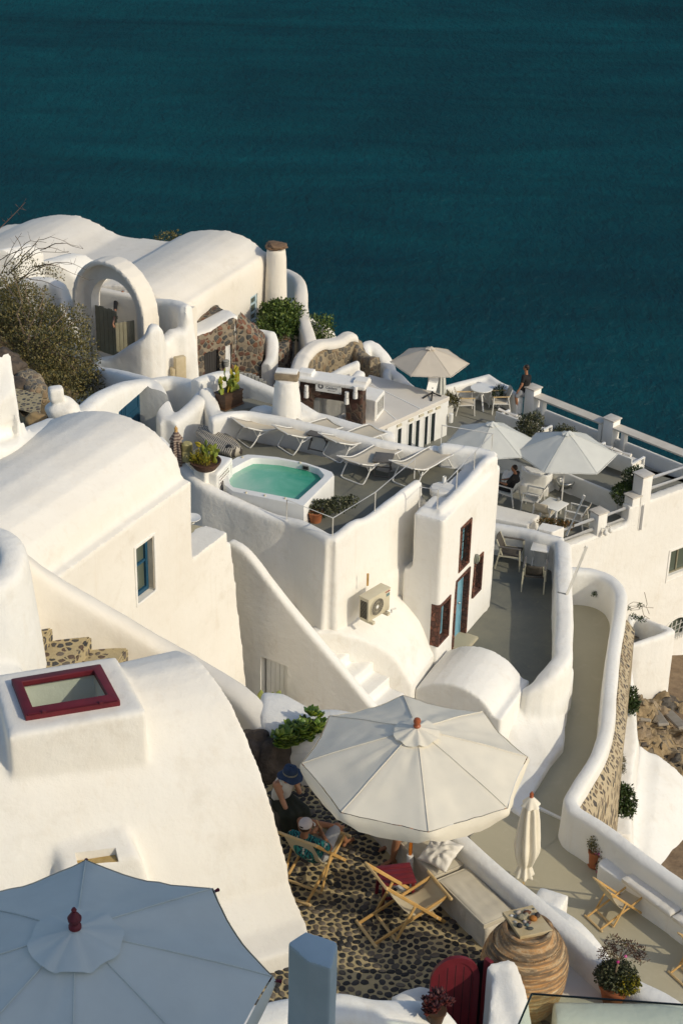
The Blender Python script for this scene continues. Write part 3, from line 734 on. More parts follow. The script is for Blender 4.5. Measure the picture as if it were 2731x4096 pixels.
PB = [((700,470),(.115,.085,.075),(.34,.30,.20),'rough pale yellow pumice, largest stone on the slab',.5),((755,430),(.07,.06,.055),(.36,.32,.22),'knobbly pale pumice touching the largest stone on the slab',.5),((860,480),(.085,.10,.065),(.42,.16,.03),'smooth orange stone on the slab',.08),((640,380),(.075,.05,.045),(.50,.42,.34),'pinkish white stone at the back left of the slab',.1),((790,350),(.10,.03,.028),(.60,.55,.46),'long white stone at the back of the slab',.1),((770,385),(.10,.06,.05),(.16,.07,.035),'dark brown rough stone behind the orange one',.35),((925,430),(.085,.065,.055),(.07,.05,.04),'blackish brown rough stone right of the orange one',.35),((540,428),(.045,.035,.03),(.72,.70,.66),'small bright white stone at the left of the slab',.1),((655,585),(.065,.075,.06),(.028,.028,.030),'black angular stone at the front left of the slab',.25),((770,570),(.055,.05,.042),(.12,.16,.15),'blue green pebble at the front of the slab',.05),((815,622),(.085,.05,.038),(.07,.075,.07),'flat dark grey pebble at the front edge of the slab',.05),((735,520),(.05,.045,.04),(.40,.36,.34),'pale violet grey stone in the middle of the heap',.1),((805,530),(.042,.05,.035),(.17,.09,.07),'small speckled reddish pebble beside the orange stone',.1),((605,440),(.06,.045,.04),(.26,.25,.23),'grey pebble beneath the pink white stone',.1),((595,520),(.055,.035,.03),(.42,.40,.36),'pale grey curved pebble above the black stone',.1),((865,322),(.032,.026,.02),(.10,.11,.10),'tiny grey pebble at the back corner of the slab',.1)]
for i, (q, s, c, lab, am) in enumerate(PB):
    p = P('e8',*q,1.31); bm = B(); blob(bm, (p.x, p.y, 1.31+s[2]*.42-.006), tuple(k*.5 for k in s), 3, am, 3.0 if am < .3 else 5, i, Matrix.Rotation(i*1.3, 3, 'Z') if i not in (2,4,10) else Matrix.Rotation({2:.9,4:-.25,10:.1}[i], 3, 'Z'))
    single('pebble', bm, simple('pebble_%s' % lab.split()[0], c, tuple(k*.7 for k in c), 14, .7, .4 if am > .3 else .1, .006), lab, 'stone', 'stones heaped on the slab', 180)
bm = B()
pi_ = [P('f1',770,430,1.15), P('f1',900,400,1.18), P('f1',965,400,1.18), P('f1',1030,470,1.1), P('f1',1120,620,.95)]
q_ = [P('f1',758,440,1.12), P('f1',925,402,1.16), P('f1',1010,430,1.14), P('f1',1125,635,.85), P('f1',1160,720,.7), P('f1',1090,900,.7), P('f1',820,900,.9), P('f1',800,640,1.0)]
WG0 = P('f1',800,500,1.12); 
body = [XY('f1',760,445,1.05), XY('f1',940,402,1.05), XY('f1',1010,425,1.05), XY('f1',1085,560,1.05), (2.36,14.7), (2.3,14.0), (1.72,14.0), XY('f1',815,500,1.05)]
prism(bm, body, -1, [1.13,1.15,1.13,.98,.80,.75,.95,1.06])
single('gate_pier', melt(bm, .035, 7, .010, 2), M['plaster'], 'rounded white pier between the red gate and the big jar', 'wall')
bm = B(); wall(bm, [P('f3',-100,1110,.62), P('f3',300,1120,.62), P('f3',800,1125,.64), P('f3',1300,1150,.66), P('f3',1900,1240,.66)], .50, -2, step=.15)
single('parapet_wall', melt(bm, .04, 5, .012, 1.5), M['plaster'], 'white wall seen through the glass panel at the bottom right', 'wall')
bm = B(); wall(bm, [P('f1',60,690,.45), P('f1',160,640,.47), P('f1',270,612,.48), P('f1',360,640,.45)], .26, -.5, step=.1)
prism(bm, [xy('f1',60,700,.40), xy('f1',240,610,.42), xy('f1',330,660,.42), xy('f1',330,800,.42), xy('f1',200,790,.40)], -.5, [.40,.44,.44,.40,.38])
single('low_wall', melt(bm, .03, 5, .01, 2), M['plaster'], 'low rounded white wall stub left of the red gate', 'wall')
GA, GB = P('f1',425,900,1.0), P('f1',700,560,1.0)
gpl = Plane((1.16,15.05,0), (.62,.42)) if False else None
g0 = P('f1',335,560,.80); g1 = P('f1',722,470,.92); gd_ = (g1-g0).xy.normalized(); WR = Plane(g0, gd_); gw = (g1-g0).xy.length
rg = thing('garden_gate', 'dark red wooden gate with an arched top, standing ajar', 'gate')
bm = B(); WR.slab(bm, 0, gw, -.0, 1.18, 0, .045, arch=.34); bmesh.ops.bevel(bm, geom=[e for e in bm.edges if e.calc_length() > .06], offset=.004, segments=1, affect='EDGES'); obj('gate_leaf', bm, M['red'], rg)
bm = B(); WR.ring(bm, .0, gw, 0, 1.185, .075, .012, .016, arch=.34); obj('frame', bm, M['red'], rg)
for i in range(1, 6):
    u = gw*i/6; bm = B(); WR.slab(bm, u-.004, u+.004, .08, .86+.20*math.sin(PI*i/6), .0015, .002); obj('groove', bm, M['dark'], rg)
hp_ = P('f1',748,470,1.10)
bm = B(); box(bm, WR.pt(gw+.10, .5, -.02), (.055,.11,1.18), math.atan2(gd_.y, gd_.x)+R(35), bev=.006); obj('post', bm, M['red'], rg)
bm = B(); box(bm, WR.pt(gw+.035, .45, -.10), (.10,.03,1.1), math.atan2(gd_.y, gd_.x)); obj('gap_board', bm, M['dark'], rg)
bm = B()
wall(bm, [P('f2',-700,1010,2.6), P('f2',0,930,2.6), P('f2',200,915,2.6), P('f2',480,850,2.5), P('f2',950,790,2.3), P('f2',1250,850,2.1), P('f1',250,760,1.9), P('f1',420,830,1.8), P('f1',520,960,1.6)], .5, -1, step=.12)
single('foreground_wall', melt(bm, .04, 5, .012), M['plaster'], 'bluish shaded white wall running along the bottom edge below the pot', 'wall')
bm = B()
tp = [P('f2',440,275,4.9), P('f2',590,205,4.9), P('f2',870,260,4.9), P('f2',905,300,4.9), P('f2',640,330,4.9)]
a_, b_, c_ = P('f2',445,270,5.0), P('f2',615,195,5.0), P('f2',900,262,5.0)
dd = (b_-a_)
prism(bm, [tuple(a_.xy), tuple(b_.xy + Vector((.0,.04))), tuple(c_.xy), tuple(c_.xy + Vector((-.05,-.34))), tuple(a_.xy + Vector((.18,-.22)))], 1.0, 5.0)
single('foreground_pillar', melt(bm, .022, 4, .006, 2), simple('sky_tinted_render', (.42,.52,.56), (.37,.47,.51), 2.5, .9, .15, obj=False), 'square bluish white pillar in shade at the bottom centre', 'pillar')  # white render; the blue of its skylit shade is put into the colour
ga, gb = P('f1',1128,640,4.0), P('f3',1568,1045,4.0); gdir = (gb-ga); gdir.z = 0; gdir.normalize()
gg = thing('glass_balustrade', 'dark edged glass panel crossing the bottom right corner', 'railing', tuple(ga))
Tg = Matrix.Translation(-ga)
fo = PV('f1',1060,874,ga,(gdir.x*.0+(-.35), -.94))
lowr = P('f1',1050,900,3.3)
bm = B(); ln = 3.0; zb = 2.2
rings(bm, [[ga, ga+gdir*ln, ga+gdir*ln+Vector((0,0,zb-4.0)), ga+Vector((0,0,zb-4.0))], [q+Vector((gdir.y,-gdir.x,0))*.014 for q in (ga, ga+gdir*ln, ga+gdir*ln+Vector((0,0,zb-4.0)), ga+Vector((0,0,zb-4.0)))]])
loc(obj('glass_pane', bm, M['clear'], gg), Tg)
M['glass_edge'] = mat('dark_glass_edge', (.012,.02,.018), .2)
bm = B(); bar(bm, ga+Vector((0,0,.004)), ga+gdir*ln+Vector((0,0,.004)), .016, .012, bev=0); loc(obj('glass_edge', bm, M['glass_edge'], gg), Tg)
bm = B(); sd2 = Vector((-.36,-.93,0)).normalized(); bar(bm, ga+Vector((0,0,.004)), ga+sd2*2.0+Vector((0,0,.004)), .016, .012, bev=0); loc(obj('glass_edge', bm, M['glass_edge'], gg), Tg)
bm = B(); rings(bm, [[ga, ga+sd2*2, ga+sd2*2+Vector((0,0,zb-4.0)), ga+Vector((0,0,zb-4.0))], [q+Vector((sd2.y,-sd2.x,0))*.014 for q in (ga, ga+sd2*2, ga+sd2*2+Vector((0,0,zb-4.0)), ga+Vector((0,0,zb-4.0)))]]); loc(obj('glass_pane', bm, M['clear'], gg), Tg)
bm = B(); prism(bm, [(6.4,-3.5),(7.9,-3.7),(8.0,7.0),(6.6,7.1)], -6, 14.6); prism(bm, [(6.6,7.0),(7.8,6.9),(8.0,9.0),(6.8,9.1)], -6, 7.7)
hb_ = melt(bm, .14, 4, .02)
ht = thing('corner_house', 'white plastered house outside the frame at right shading the foreground', 'house')
obj('walls', hb_, M['plaster'], ht, 40)
WH = Plane((6.4,-3.5,0), (.2,8.4), True)
for u in (2.0, 5.5):
    bm = B(); WH.ring(bm, u, u+.9, 12.6, 13.9, .08, .05, .08); f = obj('window', bm, M['blue'], ht); bm = B(); WH.slab(bm, u+.06, u+.84, 12.66, 13.84, .02, .03); obj('pane', bm, M['glass'], f)
pa = [P('g4',120,430,3.0), P('g4',230,545,2.75), P('g4',560,790,2.2), P('g4',1100,1115,1.5), P('g4',1560,1400,1.0), P('d3',1240,300,.85), P('d3',1360,430,.7), P('d3',1440,560,.55), P('f4',330,470,.42)]
pa = [p + Vector((.03,-.16,0)) for p in pa]
bm = B(); wall(bm, pa, .42, -3.0, step=.15, batter=.02)
mb = [P('f4',250,480,.35), P('f4',560,640,.45), P('f4',800,690,.5), P('f4',1050,640,.55), P('f4',1300,500,.6)]
wall(bm, [p + Vector((.05,.12,0)) for p in mb], .5, -3.5, step=.15, batter=.15)
pw = melt(bm, .045, 5, .015, 1.4)
wb_ = B(); wall(wb_, [P('f4',-60,60,.75) + Vector((0,.35,0)), P('f4',140,60,.75) + Vector((0,.35,0)), P('f4',340,110,.75) + Vector((0,.25,0)), P('f4',570,210,.72) + Vector((0,.2,0)), P('f4',820,280,.72) + Vector((0,.2,0)), P('f4',1200,260,.75) + Vector((0,.2,0)), P('f4',1700,260,.75)], .9, -3, step=.15, rnd_top=.5)
single('mound_wall', melt(wb_, .05, 6, .015), M['plaster'], 'broad smooth white wall top behind the round leaved succulent bush', 'wall')
single('parapet_wall', pw, M['plaster_far'], 'sloping white parapet running beside the cobbled steps', 'wall')
st = [(300,1065,570,1125), (440,1225,845,1298), (700,1400,1150,1470)]
steps = thing('stone_steps', 'cobbled steps descending between white walls behind the near vault', 'steps', (-3.6, 22, 0))
sd_ = (Vector(XY('g4',1150,1470,1.05)) - Vector(XY('g4',570,1125,1.55))).normalized(); sn = Vector((-sd_.y, sd_.x))
p0 = Vector(XY('g4',570,1125,1.56))
for i in range(-3, 8):
    e = p0 + sd_*(.50*i); z = 1.56 - .235*i
    bm = B(); prism(bm, [tuple(e + sn*.25), tuple(e - sn*1.5), tuple(e - sd_*.56 - sn*1.5), tuple(e - sd_*.56 + sn*.25)], z-.5, z)
    bmesh.ops.bevel(bm, geom=bm.edges[:], offset=.025, segments=2, affect='EDGES')
    loc(obj('step', bm, M['cobble_step'], steps), Matrix.Translation((3.6,-22,0)))
bm = B()
dr = [P('g4',-220,330,3.3), P('g4',-60,370,3.3), P('g4',70,450,3.3), P('g4',120,570,3.25), P('g4',70,720,3.15), P('g4',-40,830,3.1), P('g4',-220,880,3.1)]
wall(bm, dr, .42, -1.5, step=.12, batter=.085)
ce = sum(dr, Vector())/7
wall(bm, [P('g4',-300,1640,2.0), P('g4',-60,1575,2.0), P('g4',90,1620,1.9), P('g4',170,1700,1.8)], .5, -1, step=.15, batter=.08)
single('chimney_drum', melt(bm, .05, 5, .015), M['plaster'], 'tapered white drum with a round opening at the left edge', 'wall')
C2 = P('c5',1335,733,-.3); ax = Vector((.47,.88,0)).normalized(); m2 = (-.88,.47)
e2 = [(1322,728),(1285,722),(1272,690),(1250,600),(1200,510),(1100,400),(1000,330),(850,265),(700,240),(600,243),(500,260),(350,310),(285,355),(230,405)]
pr = [C2] + [PV('c5',*q,C2,m2) for q in e2]
lastp = pr[-1]; mm = Vector((*m2, 0)).normalized()
pr += [lastp + mm*.25 + Vector((0,0,-.22)), lastp + mm*.6 + Vector((0,0,-.32)), lastp + mm*1.6 + Vector((0,0,-.33)), lastp + mm*3.5 + Vector((0,0,-.33))]
bm = B(); vault(bm, pr, -ax, 7.5, zb=-9)
W2 = Plane(C2, (.47,.88))
ua, za = W2.uz('g2',155,748); ub, zb_ = W2.uz('g2',474,522); uc, zc = W2.uz('g2',505,565); ud, zd = W2.uz('g2',640,1890)
prism(bm, [tuple(W2.pt(-.3, 0)[:2]), tuple(W2.pt(ub, 0)[:2]), tuple(W2.pt(ub+.02, 0, -.55)[:2]), tuple(W2.pt(ub-.2, 0, -.65)[:2]), tuple(W2.pt(-.3, 0, -.6)[:2])], -9, (za+zb_)/2)
lo = [W2.pt(ub-.6, 0, 0), W2.pt(uc, 0, 0), W2.pt(uc+.05, 0, -.4), W2.pt(ub-.6, 0, -.6)]
hi_z = zc - .1
bt = [W2.pt(ub-.6, 0, .02), W2.pt(ud, 0, .02), W2.pt(ud+.1, 0, -.6), W2.pt(ub-.6, 0, -.6)]
rings(bm, [[Vector((p.x,p.y,zd-2)) for p in bt], [Vector((p.x,p.y,zd)) for p in bt], [Vector((p.x,p.y,hi_z)) for p in lo]])
hb = melt(bm, .055, 3, .014)
uv = [W2.uz('g4',*q) for q in [(1222,555),(1380,432),(1385,915),(1227,1062)]]
u0, u1 = (uv[0][0]+uv[3][0])/2, (uv[1][0]+uv[2][0])/2
wz1, wz0 = (uv[0][1]+uv[1][1])/2, (uv[2][1]+uv[3][1])/2
DEP = .20
hb = cut(hb, [W2.cutter(u0, u1, wz0, wz1, DEP)])
hh = thing('vaulted_house', 'wide white barrel vault with a deep blue framed window in its side wall', 'house')
obj('shell', hb, M['plaster_roof'], hh, 40)
bm = B(); W2.ring(bm, u0-.06, u1+.06, wz0-.05, wz1+.08, .06, .025, .05)
obj('window_surround', melt(bm, .02, 2, .004), M['plaster'], hh)
bm = B(); W2.ring(bm, u0+.005, u1-.02, wz0+.02, wz1-.01, .075, -DEP+.07, .07, wb=.09); zc_ = wz0 + (wz1-wz0)*.58
W2.slab(bm, u0+.075, u1-.09, zc_-.025, zc_+.025, -DEP+.06, .04)
wf = obj('window_frame', bm, M['blue'], hh)
bm = B(); W2.slab(bm, u0+.07, u1-.08, wz0+.09, wz1-.07, -DEP+.02, .01); obj('window_pane', bm, M['glass_green'], wf)
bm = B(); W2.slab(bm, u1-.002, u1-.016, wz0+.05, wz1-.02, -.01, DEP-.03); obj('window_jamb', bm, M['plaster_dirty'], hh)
fz = P('g2',250,520,-2.9); bm = B()
prism(bm, [XY('g2',130,640,-2.9), XY('g2',205,600,-2.9), XY('g2',350,485,-2.9), XY('g2',190,448,-2.9), XY('g2',100,440,-2.9)], -6, -2.9)
struct('landing_floor', bm, M['floor_tan'])
bm = B(); c = P('g2',152,430,-2.72); lathe(bm, [(.01,0),(.06,0),(.06,.02),(.14,.10),(.20,.125),(.20,.14),(.01,.10)], c, 20)
single('plant_saucer', bm, M['paint'], 'small white round bowl behind the corner of the wide vault', 'bowl')
ZF = -3.2                                          # pool terrace floor
PASS = -7.0                                        # passage floor
pts = {k: XY('g1',*q,-2.85) for k, q in dict(A=(165,800), A2=(838,310), W=(985,560), W2=(1435,130)).items()}
WA = Plane(pts['A'], (Vector(pts['A2'])-Vector(pts['A']))); _w = (Vector(pts['W2'])-Vector(pts['W'])).normalized(); WW = Plane(Vector(pts['W']) + Vector((_w.y, -_w.x))*.15, _w)
rear = [XY('c4',330,430,-2.45), XY('c4',560,430,-2.45), XY('c4',925,500,-2.45), XY('c4',1568,655,-2.45), XY('g1',985,50,-2.45)]
left = [P('c4',-30,600,-2.3), P('c4',100,745,-2.4), P('c4',260,905,-2.55), P('c4',480,1025,-2.75), P('c4',780,1155,-2.88), P('c4',960,1195,-2.85), P('c4',1185,1318,-2.85)]
bm = B()
av = Vector(pts['A']); a2 = Vector(pts['A2']); wv = Vector(pts['W']); w2 = Vector(pts['W2'])
nA = WA.n.xy; nW = WW.n.xy
foot = [(p.x, p.y) for p in left]
outl = foot + [tuple(av)] + [tuple(a2 + (a2-av).normalized()*.1), tuple(wv + (w2-wv).normalized()*.0), tuple(w2)] + [XY('g1',1420,100,-2.9), XY('g1',985,60,-2.6)] + rear[::-1][1:]
low = foot + [tuple(av + Vector((.07,-.2)))] + [tuple(a2 + (a2-av).normalized()*.1), tuple(wv + nW*.01), tuple(w2 + nW*.02)] + [XY('g1',1420,100,-2.9), XY('g1',985,60,-2.6)] + rear[::-1][1:]
rings(bm, [[Vector((p[0],p[1],-10)) for p in low], [Vector((p[0],p[1],ZF-.07)) for p in outl]])
lw = [p + Vector((-.02,.05,0)) for p in left]
wall(bm, lw, .30, -9, step=.2, batter=.035)
wall(bm, [P('g1',150,790,-2.85), P('g1',260,705,-2.78), P('g1',330,650,-2.8), P('g1',430,620,-2.9), P('g1',540,540,-2.88), P('g1',700,415,-2.85), P('g1',828,325,-2.85)], .24, -9, step=.15, batter=.02)
wall(bm, [P('g1',838,540,-3.05), P('g1',985,562,-3.05)], .2, -9, curve=False)
wall(bm, [P('g1',975,560,-3.0), P('g1',1120,425,-2.9), P('g1',1250,285,-2.85), P('g1',1350,170,-2.75), P('g1',1425,120,-2.72)], .26, -9, step=.15, batter=.003)
wall(bm, [P('g1',1428,122,-2.72), P('g1',1300,85,-2.7), P('g1',1150,65,-2.68), P('g1',1000,45,-2.66)], .34, -9.5, step=.2)
wall(bm, [P('g1',985,62,-2.8), P('g1',880,90,-2.85), P('c4',1568,640,-2.75), P('c4',1350,590,-2.72), P('c4',925,490,-2.68), P('c4',700,445,-2.66), P('c4',560,425,-2.62), P('c4',430,440,-2.55), P('c4',330,470,-2.6)], .32, -9.5, step=.2)
prism(bm, [tuple(wv + nW*.15), tuple(w2 + nW*.15), tuple(w2 - nW*.6), tuple(wv - nW*.6)], -10, -3.12)
rings(bm, [[Vector((*(wv - (w2-wv).normalized()*0 + nW*.02), -10)), Vector((*(w2 + nW*.02), -10)), Vector((*(w2 - nW*.8), -10)), Vector((*(wv - nW*.8), -10))],
           [Vector((*(wv + nW*.0), -4.6)), Vector((*(w2 + nW*.02), -4.6)), Vector((*(w2 - nW*.8), -4.6)), Vector((*(wv - nW*.8), -4.6))]])
g = [PV('g1',600,1290,WA.pt(0,0,.22),(WA.d.x,WA.d.y)), PV('g1',800,1175,WA.pt(0,0,.22),(WA.d.x,WA.d.y))]
prism(bm, [tuple(g[0].xy), tuple(g[1].xy), tuple((g[1].xy - nA*.7)), tuple((g[0].xy - nA*.7))], -8, -4.75)
prism(bm, [tuple(g[1].xy - nA*.02), tuple(g[1].xy + WA.d.xy*.30), tuple((g[1].xy + WA.d.xy*.30 - nA*.8)), tuple((g[1].xy - nA*.8))], -8, -4.62)
V3R, V3L = P('g3',262,700,-6.6), P('d1',625,470,-5.15)
m3 = (V3R - V3L).xy.normalized()
v3 = [PV('d1',*q,V3L,m3) for q in [(625,466),(700,488),(780,510),(860,545),(910,575),(960,612),(1000,665),(1030,715),(1052,757),(1068,765)]]
a3 = Vector((2.42-V3R.x, 34.8-V3R.y, 0)).normalized()
v3 = [v3[0] + Vector((*(-m3*.6), .02))] + v3
bm2 = B(); vault(bm2, v3, a3, 3.0, zb=-10); 
v3b = melt(bm2, .04, 9, .010)
Va, Vb = P('g3',930,978,-6.9), P('g3',292,748,-6.9)
m4 = (Va-Vb).xy.normalized()
v4 = [PV('g3',*q,Va,m4) for q in [(292,750),(330,735),(420,707),(500,705),(570,716),(640,738),(700,770),(760,812),(800,850),(840,900),(868,945),(885,962),(930,975)]]
far4 = [P('g3',q[0],q[1],0) for q in [(505,490),(1140,685)]]
ends = PV('g3',1140,682,Va,(0,1)) if False else None
a4 = (Vector(XY('g3',1138,682,-6.9)) - Vector(XY('g3',930,975,-6.9)))
bm2 = B(); vault(bm2, v4, Vector((a4.x, a4.y, 0)), 1.0, zb=-10.5, steps=3); v4b = melt(bm2, .036, 9, .010)
bm2 = B()
stq = [((1125,1190),-4.95),((1262,1325),-5.20),((1412,1460),-5.45),((1545,1610),-5.72)]
stw = [P('g2',*q,z) for q, z in stq]; dst = (stw[-1]-stw[0])/3
sdir = dst.xy.normalized(); sper = Vector((-sdir.y, sdir.x))
SP0 = stw[0].xy - sper*.86
sp = [PV('g2',*q,SP0,sdir) for q in [(500,575),(560,605),(640,660),(740,775),(860,935),(1000,1115),(1150,1300),(1300,1480),(1500,1715)]] + [PV('d1',*q,SP0,sdir) for q in [(840,870),(900,940)]]
wall(bm2, sp, .24, -10, step=.12, batter=.012)
for i in range(-5, 7):
    c = stw[0] + dst*i - Vector((0,0,.45 if i < -1 else 0))
    prism(bm2, [tuple(c.xy + sper*.45), tuple(c.xy - sper*.84), tuple(c.xy - sper*.84 - sdir*.46), tuple(c.xy + sper*.45 - sdir*.46)], -9, c.z)
sb = melt(bm2, .04, 3, .008)
WS = Plane(Vector((*(SP0 - sper*.15), 0)), (sdir.x, sdir.y))
du = [WS.uz('g2',*q) for q in [(768,1640),(1005,1765),(1000,2190),(770,2100)]]
dz1 = WS.uz('g2',850,1660)[1]
sb = cut(sb, [WS.cutter(du[0][0], du[1][0], -10, dz1, .22)])
steps2 = thing('staircase', 'white plastered stair with a sloping parapet against the pool terrace wall', 'staircase')
obj('stair_body', sb, M['plaster'], steps2, 40)
bm2 = B(); uu0, uu1 = du[0][0]+.06, du[1][0]-.05
k = 5
for i in range(k):
    a_, b_ = uu0 + (uu1-uu0)*i/k, uu0 + (uu1-uu0)*(i+1)/k
    WS.slab(bm2, a_+.006, b_-.006, -10, dz1-.03, -.14, .03)
WS.slab(bm2, uu0, uu1, -10, dz1-.035, -.155, .02)
dr_ = obj('door', bm2, M['paint'], steps2)
bm2 = B(); WS.slab(bm2, uu1-.012, uu1+.04, -10, dz1-.02, -.16, .02); obj('door_gap', bm2, M['dark'], dr_)
lower = thing('lower_house', 'pair of small white barrel roofs below the pool terrace, with plain rounded fronts', 'house')
obj('barrel_roof', v3b, M['plaster'], lower, 40); obj('barrel_roof', v4b, M['plaster'], lower, 40)
hp = melt(bm, .055, 4, .016)
def rect(pl, k, q):
    v = [pl.uz(k, *p) for p in q]; return (v[0][0]+v[3][0])/2, (v[1][0]+v[2][0])/2, (v[2][1]+v[3][1])/2, (v[0][1]+v[1][1])/2
wA = rect(WW, 'g1', [(1160,705),(1240,645),(1212,985),(1145,1035)])
wB = rect(WW, 'g1', [(985,1335),(1068,1245),(1056,1560),(985,1600)])
wC = rect(WW, 'g1', [(1262,975),(1328,905),(1308,1190),(1256,1235)])
dD = rect(WW, 'g1', [(1122,1140),(1222,1015),(1190,1600),(1092,1640)])
dD = (dD[0], dD[1], PASS+.05, dD[3])
DW = .24
hp = cut(hp, [WW.cutter(*wA, DW, out=.5), WW.cutter(*wB, DW, out=.5), WW.cutter(*wC, DW, out=.5), WW.cutter(*dD, DW, out=.5)])
ph = thing('terrace_house', 'tall white house under the pool terrace with light blue door and red stone reveals', 'house')
obj('walls', hp, M['plaster'], ph, 40)
for nm, q, base in (('window', wA, 0), ('window', wB, 0), ('window', wC, 0), ('door', dD, 1)):
    u0, u1, z0, z1 = q
    off = .11 if base else .08
    bm = B(); WW.ring(bm, u0-.035, u1+.03, z0-.03, z1+.03, .062, .035, DW-.02, wb=.055 if not base else .0)
    lin = obj(nm+'_reveal' if base else 'window_reveal', bm, M['redrock'], ph)
    if base:
        bm = B(); WW.slab(bm, u0+.04, u1-.04, z0, z1-.05, -.13, .04); d = obj('door', bm, M['lightblue'], ph)
        bm = B(); WW.ring(bm, u0+.02, u1-.02, z0, z1-.03, .05, -.115, .04, wb=0)
        uc = (u0+u1)/2
        for (a_, b_) in ((u0+.10, uc-.02), (uc+.02, u1-.10)):
            for (c_, e_) in ((.08,.55),(.65,1.15),(1.25,1.8)):
                WW.ring(bm, a_, b_, z0+c_, z0+e_, .025, -.122, .012)
        obj('door_frame', bm, M['lightblue'], d)
        bm = B(); bmesh.ops.create_uvsphere(bm, u_segments=10, v_segments=8, radius=.035, matrix=Matrix.Translation(WW.pt(uc+.03, z0+1.0, -.06))); obj('door_knob', bm, M['steel'], d)
    else:
        bm = B(); WW.ring(bm, u0+.03, u1-.03, z0+.04, z1-.03, .05, -.13, .05)
        WW.slab(bm, (u0+u1)/2-.02, (u0+u1)/2+.02, z0+.05, z1-.05, -.13, .04)
        f = obj('window_frame', bm, M['lightblue'], ph)
        bm = B(); WW.slab(bm, u0+.05, u1-.05, z0+.05, z1-.05, -.165, .01); obj('window_pane', bm, M['glass'], f)
bm = B(); u0, u1, z0, z1 = wA
for i in range(1, 4): tube(bm, [WW.pt(u0+(u1-u0)*i/4, z0+.02, -.02), WW.pt(u0+(u1-u0)*i/4, z1-.02, -.02)], .010)
for i in range(1, 5): tube(bm, [WW.pt(u0+.02, z0+(z1-z0)*i/5, -.02), WW.pt(u1-.02, z0+(z1-z0)*i/5, -.02)], .010)
obj('window_bars', bm, M['black'], ph)
bm = B(); prism(bm, [tuple(WW.pt(dD[0]-.05,0,-.3).xy), tuple(WW.pt(dD[1]+.05,0,-.3).xy), tuple(WW.pt(dD[1]+.02,0,.36).xy), tuple(WW.pt(dD[0]+.0,0,.36).xy)], PASS-.3, PASS+.06)
obj('door_step', melt(bm, .03, 3, .006), M['floor_tan'], ph)
bm = B(); sheet(bm, [tuple(Vector(p)) for p in ([(p.x+.08, p.y+.1) for p in left] + [tuple(av+Vector((.1,.12))), tuple(a2), tuple(wv+Vector((.02,.06))), tuple(w2 - nW*.1), XY('g1',985,50,-2.7), (rear[3][0],rear[3][1]), (rear[2][0],rear[2][1]), (rear[1][0],rear[1][1]), (rear[0][0],rear[0][1])])], ZF)
struct('pool_terrace_floor', bm, M['floor_grey'])
def xy(*a): return tuple(P(*a).xy)
w1 = [P('g3',1095,742,-6.95), P('g3',1150,722,-6.75), P('g3',1285,612,-6.42), P('g3',1385,490,-6.25), P('d2',662,1080,-6.22), P('d2',672,900,-6.2), P('d2',668,720,-6.2), P('d2',668,500,-6.15), P('d2',665,300,-6.1)]
bm = B(); sheet(bm, [(2.3,33.4), (4.2,33.3), tuple(w1[0].xy + Vector((-.05,.1)))] + [tuple(p.xy) for p in w1[1:]] + [tuple(P('d2',60,165,-6.2).xy), (3.0,39.3)], PASS); struct('passage_floor', bm, M['floor_grey'])
bm = B()
w1 = [P('g3',1095,742,-6.95), P('g3',1150,722,-6.75), P('g3',1285,612,-6.42), P('g3',1385,490,-6.25), P('d2',662,1080,-6.22), P('d2',672,900,-6.2), P('d2',668,720,-6.2), P('d2',668,500,-6.15), P('d2',665,300,-6.1)]
wall(bm, w1, .46, -12, step=.18, batter=.0)
wall(bm, [P('d2',665,290,-6.1), P('d2',500,255,-6.12), P('d2',350,215,-6.15), P('d2',60,165,-6.2)], .34, -12, step=.2)
LR = [(('g3',1282,590,-6.45), ('g3',1472,600,-7.1)), (('g3',1140,715,-6.85), ('g3',1443,720,-7.45)), (('g3',1100,780,-7.1), ('g3',1408,880,-7.75)), (('g3',960,930,-7.4), ('g3',1392,1150,-7.95)),
      (('g3',860,1060,-7.7), ('g3',1290,1285,-8.0)), (('g3',800,1250,-8.0), ('g3',1180,1480,-8.05)), (('g3',760,1450,-8.1), ('g3',1075,1680,-8.12))]
rw = []
for a, b in LR:
    a, b = P(*a), P(*b); rw.append([a, a.lerp(b, .5)+Vector((0,0,.05)), b, Vector((b.x, b.y, -12)), Vector((a.x, a.y, -12))])
rings(bm, rw)
single('buttress_wall', melt(bm, .055, 4, .018, 1.3), M['plaster'], 'broad sloping white wall between the grey passage and the long tan path', 'wall')
w2p = [('d2',700,512),('d2',850,522),('d2',960,548),('d2',1050,605),('d2',1098,690),('d2',1092,820),('d2',1068,970),('d2',1042,1150),('d2',1022,1350),('d2',1008,1550),('d2',985,1720),('d2',930,1890),('d2',865,2010),('d5',835,110),('d5',812,165),('d5',835,215),('d5',920,268),('d5',1100,392),('d5',1300,545),('d5',1568,735),('d5',1800,900)]
w2 = [P(*q, -7.2) for q in w2p]
bm = B(); wall(bm, w2, .34, -9.2, step=.15, batter=.03)
single('path_parapet', melt(bm, .05, 5, .015, 1.4), M['plaster'], 'round topped white parapet along the tan path, curving round its far end', 'wall')
bm = B()
wq = [p + Vector((.20,0,0)) for p in w2[5:17]]
rings(bm, [[p + Vector((0,0,-.32)), p + Vector((.22,-.02,-.6)), p + Vector((.42,-.05,-6)), p + Vector((-.2,0,-6)), p + Vector((-.2,0,-.5))] for p in wq])
single('rubble_wall', bm, M['stone_plain'], 'strip of tan rubble stonework on the outer side of the path parapet', 'wall')
bm = B(); sheet(bm, [(4.3,29), (4.4,31), (5.2,33), (5.3,39.2)] + [tuple(p.xy) for p in w2[:14]][::1] , -8.19); struct('path', bm, M['floor_tan'])
